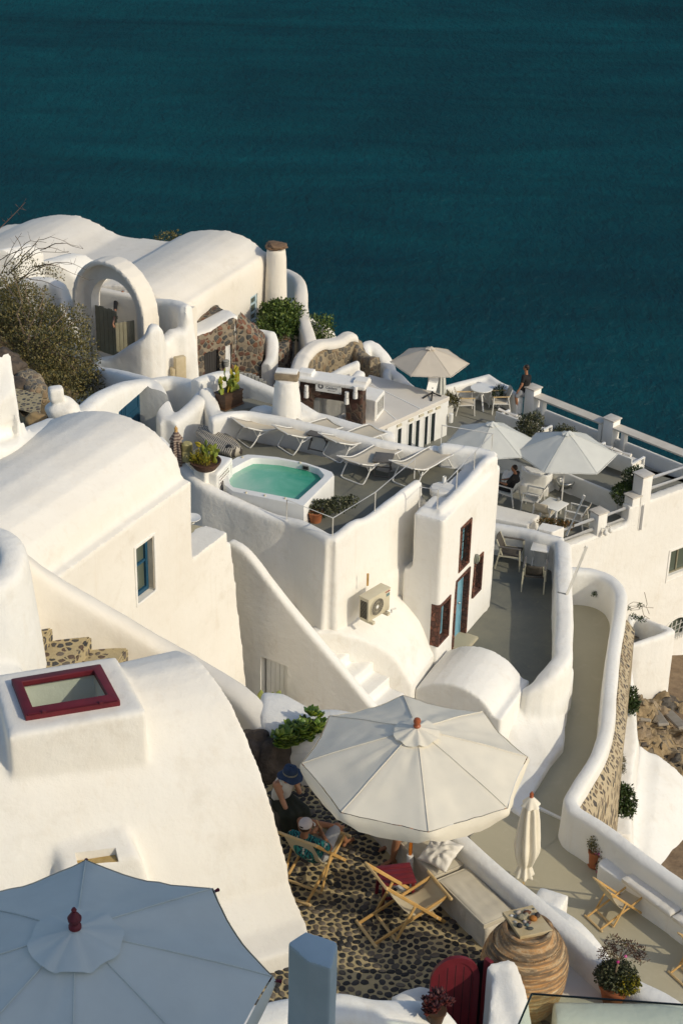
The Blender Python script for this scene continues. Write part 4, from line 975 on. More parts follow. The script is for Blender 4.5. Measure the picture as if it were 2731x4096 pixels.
bm = B(); sheet(bm, [(2.9,29.5), (4.4,31.2), (5.4,30.1), (6.2,28.8), (9.2,24.6), (5.2,22.5), (3.2,27)], -8.2); struct('lower_terrace_floor', bm, M['floor_tan'])
bm = B(); prism(bm, [xy('d5',535,182,-8.15), xy('d5',758,290,-8.15), xy('d5',752,300,-8.15), xy('d5',528,196,-8.15)], -8.3, -8.14)
single('door_sill', bm, M['plaster'], 'thin pale step across the foot of the tan path', 'step')
bm = B()
bz = -7.74
prism(bm, [xy('h3',640,350,bz), xy('h3',520,425,bz), xy('h3',470,465,bz), xy('h3',460,520,bz), xy('h3',1400,1190,bz), xy('h3',2000,1640,bz), xy('h3',2300,1400,bz)], -8.6, bz)
single('bench', melt(bm, .035, 5, .012, 2), M['plaster'], 'white masonry bench with a rounded end on the lower terrace', 'bench')
ca, cb, cc = P('h3',985,580,-7.62), P('h3',765,690,-7.62), P('h3',1400,1168,-7.62)
cu = (cc-cb).xy; cl = cu.length; cu = cu.normalized(); cv = Vector((-cu.y, cu.x)); 
if cv.dot((ca-cb).xy) < 0: cv = -cv
for i in range(2):
    bm = B(); ed = cushion(bm, cb.xy + cu*((cl+.05)*i), cu, cv, cl, .58, bz, .13)
    single('seat_cushion', bm, M['cushion_white'], ['long white cushion on the lower terrace bench', 'white cushion at the right frame edge on the lower bench'][i], 'cushion', None, 60)
bm = B()
n_ = Vector((.79,.61))
q0 = Vector(XY('d5',400,630,.62)) ; qd = (Vector(XY('d5',1170,1250,.62))-q0).normalized(); pp = q0 + Vector((-qd.y, qd.x))*(.55 if Vector((-qd.y,qd.x)).x > 0 else -.55)
cr = [PV('d5',*q,pp,qd) for q in [(600,800),(700,830),(800,880),(890,940),(1000,1052),(1100,1185),(1180,1290)]]
wall(bm, [p - Vector((.25,0.1,.12)) for p in cr], .7, -9, step=.12, rnd_top=.6)
box(bm, P('d5',672,792,-.1)+Vector((0,0,-2.6)), (.42,.40,5), R(-25))
single('outbuilding_roof', melt(bm, .045, 4, .01), M['plaster'], 'smooth curved white roof edge just outside the bench wall', 'roof')
DZ, DL = -9.6, -10.2
f0, f1 = Vector(XY('e5',340,595,-9.4)), Vector(XY('e5',985,365,-9.3)); fd = Vector((.81,.59)).normalized()
WD = Plane(f0, fd); fn = WD.n.xy
b1, b2 = Vector(XY('e7',100,345,-8.58)), Vector(XY('e7',820,630,-8.58)); bd = (b2-b1).normalized()
far_c = Vector(XY('e1',790,310,-8.85)); lf = Vector(XY('e1',0,520,-8.85))
bp = B()
A_ = f0 - fd*4.6; B_ = f0 + fd*4.3; C_ = b1 + bd*7.1
prism(bp, [tuple(A_), tuple(f0 + fd*8), tuple(f0 + fd*8 - fn*3), tuple(C_ + Vector((.2,.2))), tuple(b1 + Vector((.15,.15))), tuple(far_c), tuple(lf - (far_c-lf)*.6), (-1.6, 50.5), (.2, 47.2)], -26, DL-.06)
up = [xy('h2',1060,180,DZ), xy('h2',1568,390,DZ)]
ue = (Vector(up[1])-Vector(up[0])).normalized()
prism(bp, [up[0], tuple(Vector(up[1])+ue*.9), tuple(f0+fd*1.9-fn*.2), tuple(B_ - fn*.2), tuple(C_), tuple(b1 + Vector((.05,.05))), tuple(far_c - Vector((0,.05))), tuple(lf - (far_c-lf)*.5), (2.2, 51.2), (4.2, 51.2)], -14, DZ-.06)
sill = [f0 - fd*3.1, f0 + fd*.0]
prism(bp, [tuple(A_), tuple(f0 + fd*1.3), tuple(f0 + fd*1.3 - fn*.35), tuple(A_ - fn*.35)], -14, DL+.12)
prism(bp, [tuple(f0 + fd*1.3), tuple(B_), tuple(B_ - fn*.35), tuple(f0 + fd*1.3 - fn*.35)], -14, DZ+.10)
bpm = melt(bp, .085, 2, .012, .8)
ww = rect(WD, 'e2', [(1300,600),(1900,360),(1900,900),(1225,1110)]) if False else None
wu0 = WD.uz('e2',1300,600)[0]; wzt = WD.uz('e2',1300,600)[1]; wzb = WD.uz('e2',1225,1150)[1]
au0, az1 = WD.uz('h1',735,470)[0], WD.uz('h1',830,408)[1]; au1 = WD.uz('h1',925,500)[0]; az0 = WD.uz('h1',795,600)[1]
bpm = cut(bpm, [WD.cutter(wu0, wu0+.95, wzb, wzt, .22), WD.cutter(au0, au1, az0, az1, .25, (au1-au0)*.42)])
bld = thing('terrace_building', 'big white building carrying the dining terrace at right, with a plain facade', 'building')
obj('walls', bpm, M['plaster'], bld, 40)
bm = B(); WD.ring(bm, wu0, wu0+.95, wzb, wzt, .05, -.12, .06); WD.slab(bm, wu0+.42, wu0+.47, wzb, wzt, -.12, .05); wf = obj('window_frame', bm, M['greygreen'], bld)
bm = B(); WD.slab(bm, wu0+.04, wu0+.91, wzb+.03, wzt-.03, -.16, .01); obj('window_pane', bm, M['glass_green'], wf)
bm = B(); WD.ring(bm, wu0-.10, wu0+1.1, wzb-.22, wzt+.08, .05, .02, .06); obj('window_surround', bm, M['plaster'], bld)
bm = B(); WD.ring(bm, au0-.08, au1+.08, az0-.02, az1+.09, .09, .02, .06, arch=(au1-au0)*.42+.09, wb=.001); obj('arch_surround', bm, M['plaster'], bld)
bm = B(); WD.slab(bm, au0, au1, az0, az1, -.20, .02); ag = obj('arch_window', bm, M['glass_green'], bld)
bm = B()
for i in range(1, 5):
    u = au0 + (au1-au0)*i/5; tube(bm, [WD.pt(u-.06, az0-.04, .06), WD.pt(u+.02, az1-.02-.02*i, .06)], .017)
for i in range(1, 4):
    z = az0 + (az1-az0)*i/4; tube(bm, [WD.pt(au0-.02, z-.06, .07), WD.pt(au1+.02, z+.03, .07)], .017)
obj('window_grille', bm, M['metal_white'], ag)
bm = B(); sheet(bm, [tuple(A_), tuple(f0 + fd*1.6), up[1], up[0], (4.2, 51.0), (2.6, 50.6)], DL); struct('lower_dining_floor', bm, M['floor_terrace'])
bm = B(); sheet(bm, [up[0], tuple(Vector(up[1])+ue*.9), tuple(f0+fd*1.9-fn*.2), tuple(B_ - fn*.2), tuple(C_), tuple(b1), tuple(far_c), tuple(lf), (2.6, 50.8), (4.4, 50.9)], DZ); struct('dining_terrace_floor', bm, M['floor_terrace'])
bm = B(); wall(bm, [Vector((*up[0], DZ+.06)) - Vector((*ue*1.9,0)), Vector((*up[0], DZ+.06)), Vector((*(Vector(up[1])+ue*1.2), DZ+.06))], .10, DL-.2, curve=False)
single('step_wall', bm, M['plaster'], 'low white retaining edge between the two levels of the dining terrace', 'wall')
bm = B()
wall(bm, [Vector((*(lf - (far_c-lf)*.35), -8.85)), Vector((*far_c, -8.85)), Vector((*(b1 - bd*.1), -8.95))], .30, -12, curve=False)
box(bm, Vector((*(far_c + Vector((.2,-.55))), -9.3)), (.9,.6,.7), math.atan2(bd.y, bd.x))
single('parapet_wall', melt(bm, .05, 3, .01), M['plaster'], 'white sea side parapet meeting in a corner behind the round table', 'wall')
def pillar(c, zt, zb, lab, s=.44, ang=0, cap=None):
    t = thing('pillar', lab, 'pillar', (c[0], c[1], zb), ang)
    bm = B(); box(bm, (0,0,(zt-zb)/2), (s*.9, s*.9, zt-zb-.002), bev=.02); obj('shaft', bm, M['plaster'], t)
    bm = B(); box(bm, (0,0,zt-zb+.02), (s+.02, s+.02, .045), bev=.006); obj('capstone', bm, simple('marble_cap', (.62,.58,.51), (.52,.47,.40), 5, .5, .05), t)
    return t
ab = math.atan2(bd.y, bd.x); af = math.atan2(fd.y, fd.x)
pc1 = b1 + bd*.0 + Vector((.32,.0)); pc2 = b2 + Vector((.33,.0)); 
pillar(pc1, -8.58, DZ-.1, 'capped white pillar beside the standing man', .44, ab)
pillar(pc2, -8.58, DZ-.1, 'capped white pillar in the middle of the sea side counter', .44, ab)
def on_counter(p, q, lab):
    bm = B(); d = (q-p).normalized(); n = Vector((-d.y, d.x))
    bar(bm, (*p, -8.80), (*q, -8.80), .42, .06, bev=.006)
    t = thing('bar_counter', lab, 'counter', (*p, DZ))
    T = Matrix.Translation((-p.x, -p.y, -DZ))
    loc(obj('counter_top', bm, simple('weathered_pale_board', (.62,.57,.48), (.54,.49,.40), 6, .6, .1, stretch=(.4,.4,1), obj=False), t), T)
    for f in (.10, .97):
        bm = B(); c = p.lerp(q, f); box(bm, (*(c - n*.02), -9.2), (.14,.22,.74), math.atan2(d.y, d.x), bev=.01); loc(obj('bracket', bm, M['plaster'], t), T)
    bm = B(); wall(bm, [Vector((*(p + n*.10), -9.25)), Vector((*(q + n*.10), -9.25))], .2, -12, curve=False); loc(obj('low_wall', bm, M['plaster'], t), T)
on_counter(pc1 + bd*.20, pc2 - bd*.27, 'pale board counter on the sea side between the two pillars')
on_counter(pc2 + bd*.20, pc2 + bd*3.7, 'pale board counter on the sea side running to the right frame edge')
pA = f0 + fd*.0; pr0 = f0 - fn*.2 + fd*.20; pr1 = f0 + fd*1.70 - fn*.2; prm = f0 - fd*1.75 - fn*.2
pillar(pr0, -9.4, DL-.1, 'capped white pier with two small wall lights', .42, af)
pillar(f0 + fd*1.58 - fn*.2, -9.25, DL-.2, 'low capped white pier stepping up at the corner', .40, af)
pillar(f0 + fd*1.93 - fn*.2, -8.62, DL-.2, 'tall capped white pier at the right end of the rails', .46, af)
bxc = Vector(XY('h2',795,800,-9.45)); 
bm = B(); prism(bm, [xy('h2',615,830,-9.42), xy('h2',810,875,-9.42), xy('h2',970,810,-9.42), xy('h2',680,750,-9.42)], -10.6, -9.42)
pl = single('pier', melt(bm, .03, 3, .006), M['plaster'], 'broad low white pier with a small shrub behind it', 'pillar')
def rails(a, b, za, zb, lab):
    t = thing('railing', lab, 'railing', (a.x, a.y, za))
    for k in range(2):
        bm = B(); tube(bm, [(0,0,-.36*k), (b.x-a.x, b.y-a.y, zb-za-.36*k)], .062, 12); obj('rail', bm, M['metal_white'], t)
rails(f0 - fd*1.72 - fn*.2, f0 - fn*.2, -9.60, -9.60, 'two thick white rails left of the pier with lights')
rails(f0 + fd*.35 - fn*.2, f0 + fd*1.45 - fn*.2, -9.62, -9.62, 'two thick white rails in front of the round clipped shrub')
rails(f0 + fd*2.1 - fn*.2, f0 + fd*5 - fn*.2, -8.86, -8.86, 'two thick white rails at the right frame edge')
bm = B(); prism(bm, [xy('h2',65,515,-9.72), xy('h2',655,655,-9.72), xy('h2',505,790,-9.72), xy('h2',40,690,-9.72)], -10.4, -9.72)
single('bench', melt(bm, .03, 3, .006), M['plaster'], 'plain white masonry block beside the dining chairs', 'bench')
cen = P('e3',1010,960,DL).xy
bm = B()
cpts = []
def arcw(bm, k, pts, z, t, zb): wall(bm, [P(k, *q, z) for q in pts], t, zb, step=.15, top=4, rnd_top=.3)
arcw(bm, 'e3', [(735,830),(760,890),(840,935),(930,960),(1020,975),(1110,985),(1180,960),(1200,900)], DL+.62, .09, DL-.2)
arcw(bm, 'e3', [(500,890),(460,930),(440,990),(480,1050),(580,1090),(700,1120),(850,1150),(1000,1170),(1150,1172)], DL+.30, .10, DL-.2)
prism(bm, [xy('e3',500,900,DL+.25), xy('e3',450,960,DL+.25), xy('e3',470,1040,DL+.25), xy('e3',600,1090,DL+.25), xy('e3',850,1145,DL+.25), xy('e3',1130,1165,DL+.25), xy('e3',1250,1100,DL+.25), xy('e3',1100,900,DL+.25), xy('e3',700,840,DL+.25)], DL-.2, DL+.22)
prism(bm, [xy('e3',745,850,DL+.5), xy('e3',840,930,DL+.5), xy('e3',1020,965,DL+.5), xy('e3',1170,950,DL+.5), xy('e3',1150,880,DL+.5), xy('e3',900,820,DL+.5)], DL-.2, DL+.52)
single('curved_seat', melt(bm, .035, 3, .006), M['plaster'], 'round two tier white masonry seat under the pale umbrella', 'bench')
yc = thing('yard', 'small walled yard with a cobbled floor below the plain facade', 'yard')
bm = B()
yw = [('h1',360,600),('h1',385,650),('h1',470,630),('h1',560,600),('h1',640,575),('h1',700,552),('h1',800,505)]
wall(bm, [P(*q,-12.5) for q in yw], .22, -17, step=.2, batter=.02)
wall(bm, [P('h1',405,375,-12.75), P('h1',500,395,-12.7), P('h1',600,435,-12.6), P('h1',700,475,-12.5), P('h1',800,510,-12.5)], .22, -17, step=.2)
wall(bm, [P('h1',405,375,-12.75), P('h1',385,520,-12.7), P('h1',375,640,-12.6)], .2, -17, step=.2)
c0, c1 = P('h1',405,1030,-16.2), P('h1',775,1160,-16.2)
prism(bm, [tuple(P('h1',385,660,-12.8).xy), tuple(P('h1',800,530,-12.8).xy), tuple(P('h1',700,480,-12.6).xy), tuple(P('h1',405,380,-12.8).xy)], -22, -13.6)
obj('walls', melt(bm, .06, 3, .012), M['plaster'], yc)
bm = B(); sheet(bm, [tuple(P('h1',365,640,-13.4).xy), tuple(P('h1',800,520,-13.4).xy), tuple(P('h1',700,480,-12.8).xy), tuple(P('h1',405,380,-12.9).xy)], -13.35); obj('cobbles', bm, M['stone_tan'], yc)
bm = B()
led = [P('h1',390,880,-9.9), P('h1',405,1040,-10), P('h1',425,1330,-10.1), P('h1',440,1560,-10.2), P('h1',400,1800,-10.3), P('h1',390,2150,-10.4), P('h1',380,2450,-10.5)]
rings(bm, [[p + Vector((.06,0,0)), p + Vector((.16,0,-.5)), p + Vector((.3,0,-8)), p + Vector((-1.6,0,-8)), p + Vector((-1.6,0,.0)), p+Vector((-.1,0,.02))] for p in catmull(led, .4)])
single('planter_ledge', melt(bm, .06, 4, .03, 1.2), M['plaster'], 'white ledge outside the path parapet with shrubs growing on it', 'planter')
V0 = P('h1',890,1990,-12.2); vd = Vector((.80,-.6))
vp = [('h1',440,1600),('h1',500,1588),('h1',545,1635),('h1',600,1665),('h1',680,1690),('h1',750,1745),('h1',820,1810),('h1',890,1890),('h1',960,1990),('h1',1040,2120)]
bm = B(); pv = [PV(*q, P('h1',700,1700,-12.4), (.94,-.34)) for q in vp]
vault(bm, pv, Vector((-.2,-.98,-.06)), 12.0, zb=-22, steps=10)
single('lower_vault', melt(bm, .07, 5, .035, .8), M['plaster'], 'lumpy white vault roof at the right edge below the path', 'roof')
def rockpatch(name, pts, mt, lab, cat, amp=.25, sub=26):
    bm = B(); G = []
    for i in range(sub+1):
        row = []
        for j in range(sub+1):
            u, v = i/sub, j/sub
            p = (pts[0]*(1-u) + pts[1]*u)*(1-v) + (pts[3]*(1-u) + pts[2]*u)*v
            n = noise.fractal(p*.9, .8, 2.2, 5)
            row.append(bm.verts.new(p + Vector((.3*n*amp, -.5*n*amp, n*amp))))
        G.append(row)
    for i in range(sub):
        for j in range(sub): bm.faces.new((G[i][j], G[i+1][j], G[i+1][j+1], G[i][j+1]))
    return bm
M['rockslope'] = cobble('tan_rock_slope', 1.6, (.34,.25,.14), [(.10,.08,.06),(.30,.22,.13),(.16,.13,.09),(.35,.27,.17),(.08,.07,.055),(.33,.25,.15)], .10, 1.2, dist=.12, warp=.9)
rp = [PY('h1',400,1010,45.3), PY('h1',1100,1230,44.5), PY('h1',1100,2100,39), PY('h1',380,1640,38.6)]
struct('rock_slope', rockpatch('r', rp, None, '', '', .5, 60), M['rockslope'], 180)
bm = B()
for a, b in (((540,1205),(700,1420)), ((700,1265),(890,1450)), ((440,1285),(530,1375))):
    p, q = PY('h1',*a,43.9), PY('h1',*b,41.9); p += Vector((0,-.12,.12)); q += Vector((0,-.12,.12)); bar(bm, p, q, .34, .10, up=(0,-.6,.8), bev=.03)
struct('concrete_runs', bm, simple('grey_concrete', (.36,.32,.26), (.30,.26,.20), 3, .9, .3))
def leaf(bm, p, d, n, L, W):
    d = Vector(d).normalized(); n = Vector(n); s = d.cross(n)
    if s.length < 1e-4: s = d.orthogonal()
    s.normalize(); u = s.cross(d)
    a = bm.verts.new(p); b = bm.verts.new(p + d*L*.5 + s*W*.5 + u*W*.12); c = bm.verts.new(p + d*L); e = bm.verts.new(p + d*L*.5 - s*W*.5 + u*W*.12)
    bm.faces.new((a, b, c, e))
def rv(r): 
    while True:
        v = Vector((r.uniform(-1,1), r.uniform(-1,1), r.uniform(-1,1)))
        if .05 < v.length < 1: return v
def clump(bm, lobes, n, L, W, seed=1, up=.3, shell=.55, gap=.0):
    r = random.Random(seed); tot = sum(l[1][0]*l[1][1]*l[1][2] for l in lobes)
    for c, s in lobes:
        k = int(n*s[0]*s[1]*s[2]/tot)
        for i in range(k):
            v = rv(r); v = v.normalized()*(shell + (1-shell)*r.random()**.6)
            if noise.noise(v*2.3 + Vector(c)) < gap - .45: continue
            v *= 1 + .22*noise.noise(v*3.1 + Vector(c)*1.7)
            p = Vector(c) + Vector((v.x*s[0], v.y*s[1], v.z*s[2]))
            d = (v*.6 + rv(r)*.8 + Vector((0,0,up)))
            leaf(bm, p, d, v + rv(r)*.6, L*r.uniform(.6,1.25), W*r.uniform(.7,1.2))
def twigs(bm, base, tips, r0, r, wig=.15):
    for t in tips:
        b = Vector(base); t = Vector(t); pts = []
        for i in range(6):
            f = i/5; pts.append(b.lerp(t, f) + rv(r)*wig*f*(1-f)*2*(t-b).length + Vector((0,0,.25*f*(1-f)*(t-b).length)))
        tube(bm, pts, [r0*(1-.8*i/5) for i in range(6)], 5)
E0 = PY('c2',665,250,58.0); E1 = P('c2',190,556,E0.z); ed = (E0-E1); ed.z = 0; ed.normalize()
pm = Vector((-ed.y, ed.x, 0)); pm = pm if pm.x < 0 else -pm
prB = [E0 + Vector((0,0,-.02))] + [PV('c2',*q,E0,(pm.x,pm.y)) for q in [(662,225),(650,185),(630,180),(580,135),(520,90),(450,55),(380,35),(290,25),(200,28),(100,40)]] + [PV('c1',*q,E0,(pm.x,pm.y)) for q in [(1340,215),(1260,245),(1195,284)]]
bm = B(); vault(bm, prB, -ed, 6.3, zb=-13)
prA = [prB[-1]] + [PV('c1',*q,E0+Vector((.3*pm.x,.3*pm.y,0)),(pm.x,pm.y)) for q in [(1195,284),(1000,262),(850,246),(750,200),(690,165),(620,130),(560,108),(480,98),(400,97),(310,108),(230,130),(160,162),(70,165),(0,190),(-120,230),(-300,330)]]
vault(bm, prA, -ed, 6.3, zb=-13)
WB = Plane(E0, (ed.x, ed.y))
fv = melt(bm, .09, 3, .03, .5)
q = [WB.uz('c2',*p) for p in [(527,505),(580,470),(570,660),(527,690)]]
bu0, bu1, bz0, bz1 = (q[0][0]+q[3][0])/2, (q[1][0]+q[2][0])/2, (q[2][1]+q[3][1])/2, (q[0][1]+q[1][1])/2
fv = cut(fv, [WB.cutter(bu0, bu1, bz0, bz1, .12)])
fh = thing('vaulted_house', 'far double barrel vault against the sea with a small pale blue window', 'house')
obj('shell', fv, M['plaster_far'], fh, 40)
bm = B(); WB.ring(bm, bu0, bu1, bz0, bz1, .09, -.04, .05)
for f in (.33, .67): WB.slab(bm, bu0, bu1, bz0+(bz1-bz0)*f-.03, bz0+(bz1-bz0)*f+.03, -.04, .05)
WB.slab(bm, bu0-.03, bu1+.05, bz0-.12, bz0, .06, .1)
wf = obj('window_frame', bm, simple('sky_blue_paint', (.50,.62,.66), (.44,.57,.62), 4, .5, .05), fh)
bm = B(); WB.slab(bm, bu0+.05, bu1-.05, bz0+.05, bz1-.05, -.08, .02); obj('window_pane', bm, M['glass_green'], wf)
ct = PY('c2',705,150,57.6); cb = ct + Vector((0,0,-4.0))
ch = thing('chimney', 'tall tapered white chimney with a brown stone cap against the sea', 'chimney', tuple(cb))
bm = B(); lathe(bm, [(.50,0),(.42,1.5),(.38,2.6),(.35,3.6),(.33,3.9),(.30,3.93)], (0,0,0), 16); obj('stack', melt(bm, .05, 3, .02), M['plaster_far'], ch)
bm = B(); blob(bm, (0,0,4.03), (.38,.34,.13), 3, .35, 2.2, 3); obj('cap_stone', bm, simple('brown_cap_stone', (.14,.085,.05), (.22,.14,.08), 7, .9, .6, .03), ch)
bm = B()
a5 = [PY('c1',*q,53.0) for q in [(130,520),(225,440),(300,424),(380,434),(450,478),(500,515),(548,550)]]
vault(bm, a5, Vector((.5,.86,-.12)), 1.6, zb=-12)
a6 = [PY('c1',*q,51.5) for q in [(-150,470),(-60,360),(10,340),(70,370),(120,410)]]
vault(bm, a6, Vector((.5,.86,-.15)), 1.4, zb=-12)
wall(bm, [PY('c1',140,560,51.2), PY('c1',250,535,51.2), PY('c1',360,545,51), PY('c1',440,590,50.8), PY('c1',480,700,50.7)], .5, -12, step=.3)
wall(bm, [PY('c1',470,680,50.6), PY('c1',500,800,50.4), PY('c1',560,900,50.1), PY('c1',590,1000,50)], .6, -12, step=.3)
single('side_vaults', melt(bm, .08, 3, .02), M['plaster'], 'cluster of small white side vaults half hidden behind the olive bush', 'house')
G0 = PY('c1',612,1085,50.0); gd = Vector((.82,-.57,0)).normalized(); WGt = Plane(G0, gd)
zg = G0.z
gq = [WGt.uz('c1',*p) for p in [(500,712),(590,735),(905,720),(1005,820),(770,440),(750,577),(820,440)]]
bm = B()
ow0, ow1 = gq[0][0], gq[3][0]; iw0, iw1 = gq[1][0], gq[2][0]; oz, iz = gq[4][1], gq[5][1]
sp = gq[1][1]
WGt.slab(bm, ow0, ow1, zg-3, oz-.02, -.30, .40, arch=(ow1-ow0)*.55); WGt.ring(bm, ow0, ow1, zg-3, oz, .17, .0, .55, arch=(ow1-ow0)*.55, wb=.01)
gm = melt(bm, .05, 3, .01)
gm = cut(gm, [WGt.cutter(iw0, iw1, zg-.05, iz, 1.2, (iw1-iw0)*.52)])
gt = thing('gateway', 'white plastered arch over a grey plank double gate', 'gate')
obj('arch', gm, M['plaster_far'], gt, 40)
def leafdoor(u0, u1, off, nm='gate_leaf', ang=0, z1=-.05):
    bm = B(); n = 5
    for i in range(n):
        a, b = u0+(u1-u0)*i/n, u0+(u1-u0)*(i+1)/n
        WGt.slab(bm, a+.008, b-.008, zg+.05, zg + (sp-zg)*.93 + .03*(i % 2), off, .035)
    for z in (.35, 1.3): WGt.slab(bm, u0, u1, zg+z, zg+z+.09, off-.036, .03)
    return obj(nm, bm, M['greygreen'], gt)
um = (iw0+iw1)/2
leafdoor(iw0+.03, um-.02, -.42)
pv0 = WGt.pt(iw1-.02, 0, -.2); pe = PV('c1',805,900,pv0,(-.9,-.43))
bm = B(); pd = (Vector((pe.x, pe.y, 0))-pv0); pd.z = 0
for i in range(5):
    a, b = pv0 + pd*(i/5+.01), pv0 + pd*((i+1)/5-.01); bar(bm, a.lerp(b, .5)+Vector((0,0,zg+.05)), a.lerp(b,.5)+Vector((0,0,zg+(sp-zg)*.95)), (b-a).length, .04, up=(pd.y,-pd.x,0), bev=.004)
obj('gate_leaf', bm, M['greygreen'], gt)
bm = B(); wall(bm, [WGt.pt(iw0-.8,zg+1.55,-1.6), WGt.pt(iw1+.9,zg+1.7,-1.9)], .3, zg-2); single('wall', bm, M['plaster_far'], 'shaded white wall seen through the arched gateway', 'wall')
bm = B()
wg = [('c1',630,1140,48.6),('c1',710,1100,48.4),('c1',792,1085,48.2),('c1',900,1015,47.9),('c1',1005,950,47.6),('c1',1040,880,47.6),('c1',1085,858,47.7),('c1',1100,930,48.0),('c1',1130,985,48.3),('c1',1195,900,48.7),('c1',1275,905,48.8),('c1',1285,760,49),('c1',1300,728,49)]
wall(bm, [PY(*q) for q in wg], .45, -13, step=.2)
wall(bm, [PY('c1',1050,690,50.2), PY('c1',1150,692,49.9), PY('c1',1240,705,49.5), PY('c1',1300,735,49)], .45, -13, step=.2)
wall(bm, [PY('c1',1300,735,49), PY('c1',1330,960,48.8), PY('c1',1350,1240,48.6)], .4, -14, step=.2)
single('garden_wall', melt(bm, .075, 3, .02), M['plaster'], 'stepped white wall rising to the arched gateway', 'wall')
bm = B(); box(bm, PY('c1',1255,1170,48.2), (.34,.2,.75), R(30), bev=.03); box(bm, PY('c1',1215,1205,48.15), (.2,.2,.35), R(30), bev=.03)
single('meter_box', bm, simple('ochre_render', (.55,.46,.30), (.48,.39,.24), 6, .8, .2), 'pale ochre box fixed to the stepped white wall', 'box')
C0 = PY('h6',590,890,53.2); LT = PY('h6',30,490,52.0); CT = PY('h6',605,228,53.2); RT = PY('h6',925,515,53.4); RB = PY('h6',960,850,53.3)
bm = B()
poly = [LT, PY('h6',230,425,52.4), PY('h6',480,295,52.9), CT]
bk = Vector((-.7,1.2,0))
low = -12
for a, b in zip(poly, poly[1:]):
    prism(bm, [tuple(a.xy), tuple(b.xy), tuple((b+bk).xy), tuple((a+bk).xy)], low, [a.z, b.z, b.z, a.z])
bm_r = B(); prism(bm_r, [tuple(CT.xy), tuple(RT.xy), tuple((RT+Vector((.1,.7,0))).xy), tuple((CT+Vector((.1,.7,0))).xy)], low, [CT.z, RT.z, RT.z, CT.z])
sh = thing('stone_house', 'dark lava stone house with red stones, white roof edge and a black door', 'house')
PL = Plane(LT, (CT-LT).xy)
stm = melt(bm, .06, 1, .05, 2.5)
dq = rect(PL, 'h6', [(215,690),(395,595),(395,905),(215,965)]); wq_ = rect(PL, 'h6', [(470,610),(555,500),(550,890),(470,900)])
stm = cut(stm, [PL.cutter(dq[0], dq[1], -10.5, dq[3], .18), PL.cutter(wq_[0], wq_[1], -10.5, wq_[3], .18)])
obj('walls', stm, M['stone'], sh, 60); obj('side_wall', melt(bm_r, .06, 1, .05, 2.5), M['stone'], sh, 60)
bm = B(); PL.slab(bm, dq[0], dq[1], -10.5, dq[3], -.10, .05)
for i in range(1, 6): PL.slab(bm, dq[0]+(dq[1]-dq[0])*i/6-.01, dq[0]+(dq[1]-dq[0])*i/6+.01, -10.5, dq[3]-.02, -.09, .02)
obj('door', bm, M['darkgrey'], sh)
bm = B(); PL.ring(bm, wq_[0], wq_[1], -10.5, wq_[3], .09, -.05, .06); PL.slab(bm, (wq_[0]+wq_[1])/2-.06, (wq_[0]+wq_[1])/2+.06, -10.5, wq_[3], -.05, .06); wf = obj('door_frame', bm, M['paint'], sh)
bm = B(); PL.slab(bm, wq_[0]+.04, wq_[1]-.04, -10.5, wq_[3]-.04, -.12, .02); obj('pane', bm, M['glass'], wf)
bm = B(); wall(bm, [p + Vector((-.2,.42,.09)) for p in poly], .80, PL.pt(0,-6.75).z, curve=True, step=.2, rnd_top=.35)
obj('roof_edge', melt(bm, .05, 3, .015), M['plaster'], sh)
bm = B(); lathe(bm, [(.01,-.16),(.09,-.14),(.10,-.02),(.05,.0),(.11,.03),(.11,.06),(.02,.09)], PL.pt(wq_[0]-.04, wq_[3]-.55, .12), 12); obj('wall_lantern', bm, M['grey'], sh)
pf = thing('picket_fence', 'short row of grey pointed pickets in front of the stone house', 'fence', tuple(PY('h6',770,950,51.6)))
o_ = pf.location.copy()
for i, (x, y) in enumerate([(680,905),(735,915),(785,920),(832,935),(875,955),(920,985),(965,1015)]):
    p = PY('h6',x,y,51.6) - o_; bm = B(); bar(bm, p + Vector((0,0,-.7)), p, .14, .03, up=(.3,-1,0), bev=.01); obj('picket', bm, M['grey'], pf)
bm = B()
wall(bm, [PY('h6',800,372,54.6), PY('h6',930,380,54.6), PY('h6',1050,400,54.4), PY('h6',1062,560,53.9), PY('h6',1040,720,53.5), PY('h6',985,800,53.2)], .42, -13, step=.2)
wall(bm, [PY('h6',1090,640,54.2), PY('h6',1180,560,54.6), PY('h6',1260,490,55.1), PY('h6',1300,400,55.6)], .26, -13, step=.2)
single('planter_wall', melt(bm, .06, 3, .015), M['plaster'], 'white L shaped wall and curved planter rim under the round green bush', 'planter')
bm = B(); prism(bm, [tuple(PY('h6',1080,690,53.7).xy), tuple(PY('h6',1200,680,53.9).xy), tuple(PY('h6',1320,640,55.2).xy), (PY('h6',1320,640,55.2)+Vector((-.5,.6,0))).xy[:], (PY('h6',1080,690,53.7)+Vector((-.1,.9,0))).xy[:]], -13, PY('h6',1180,590,54.3).z)
single('stone_planter', melt(bm, .06, 1, .05, 2.5), M['stone'], 'curved dark stone planter base beside the shaded alley', 'planter')
AF = -9.0
bm = B(); sheet(bm, [(-4.5,51.5), (.6,51.0), (.2,53.4), (-1.1,56.5), (-1.9,60.5), (-3.0,61), (-3.6,54)], AF); struct('alley_floor', bm, simple('grey_alley_paving', (.16,.15,.13), (.21,.19,.165), 2, .85, .2, obj=False))
bm = B()
aw = [('c2',740,300,61),('c2',800,320,60.4),('c2',860,365,59.3),('c2',880,430,58.3),('c2',882,540,57.0),('c2',905,660,55.6),('c2',945,790,54.4),('c2',955,840,54.1)]
wall(bm, [PY(*q) for q in aw], .46, -12, step=.2)
single('alley_wall', melt(bm, .06, 3, .015), M['plaster_far'], 'tall smooth white wall curving down beside the dark alley', 'wall')
bm = B()
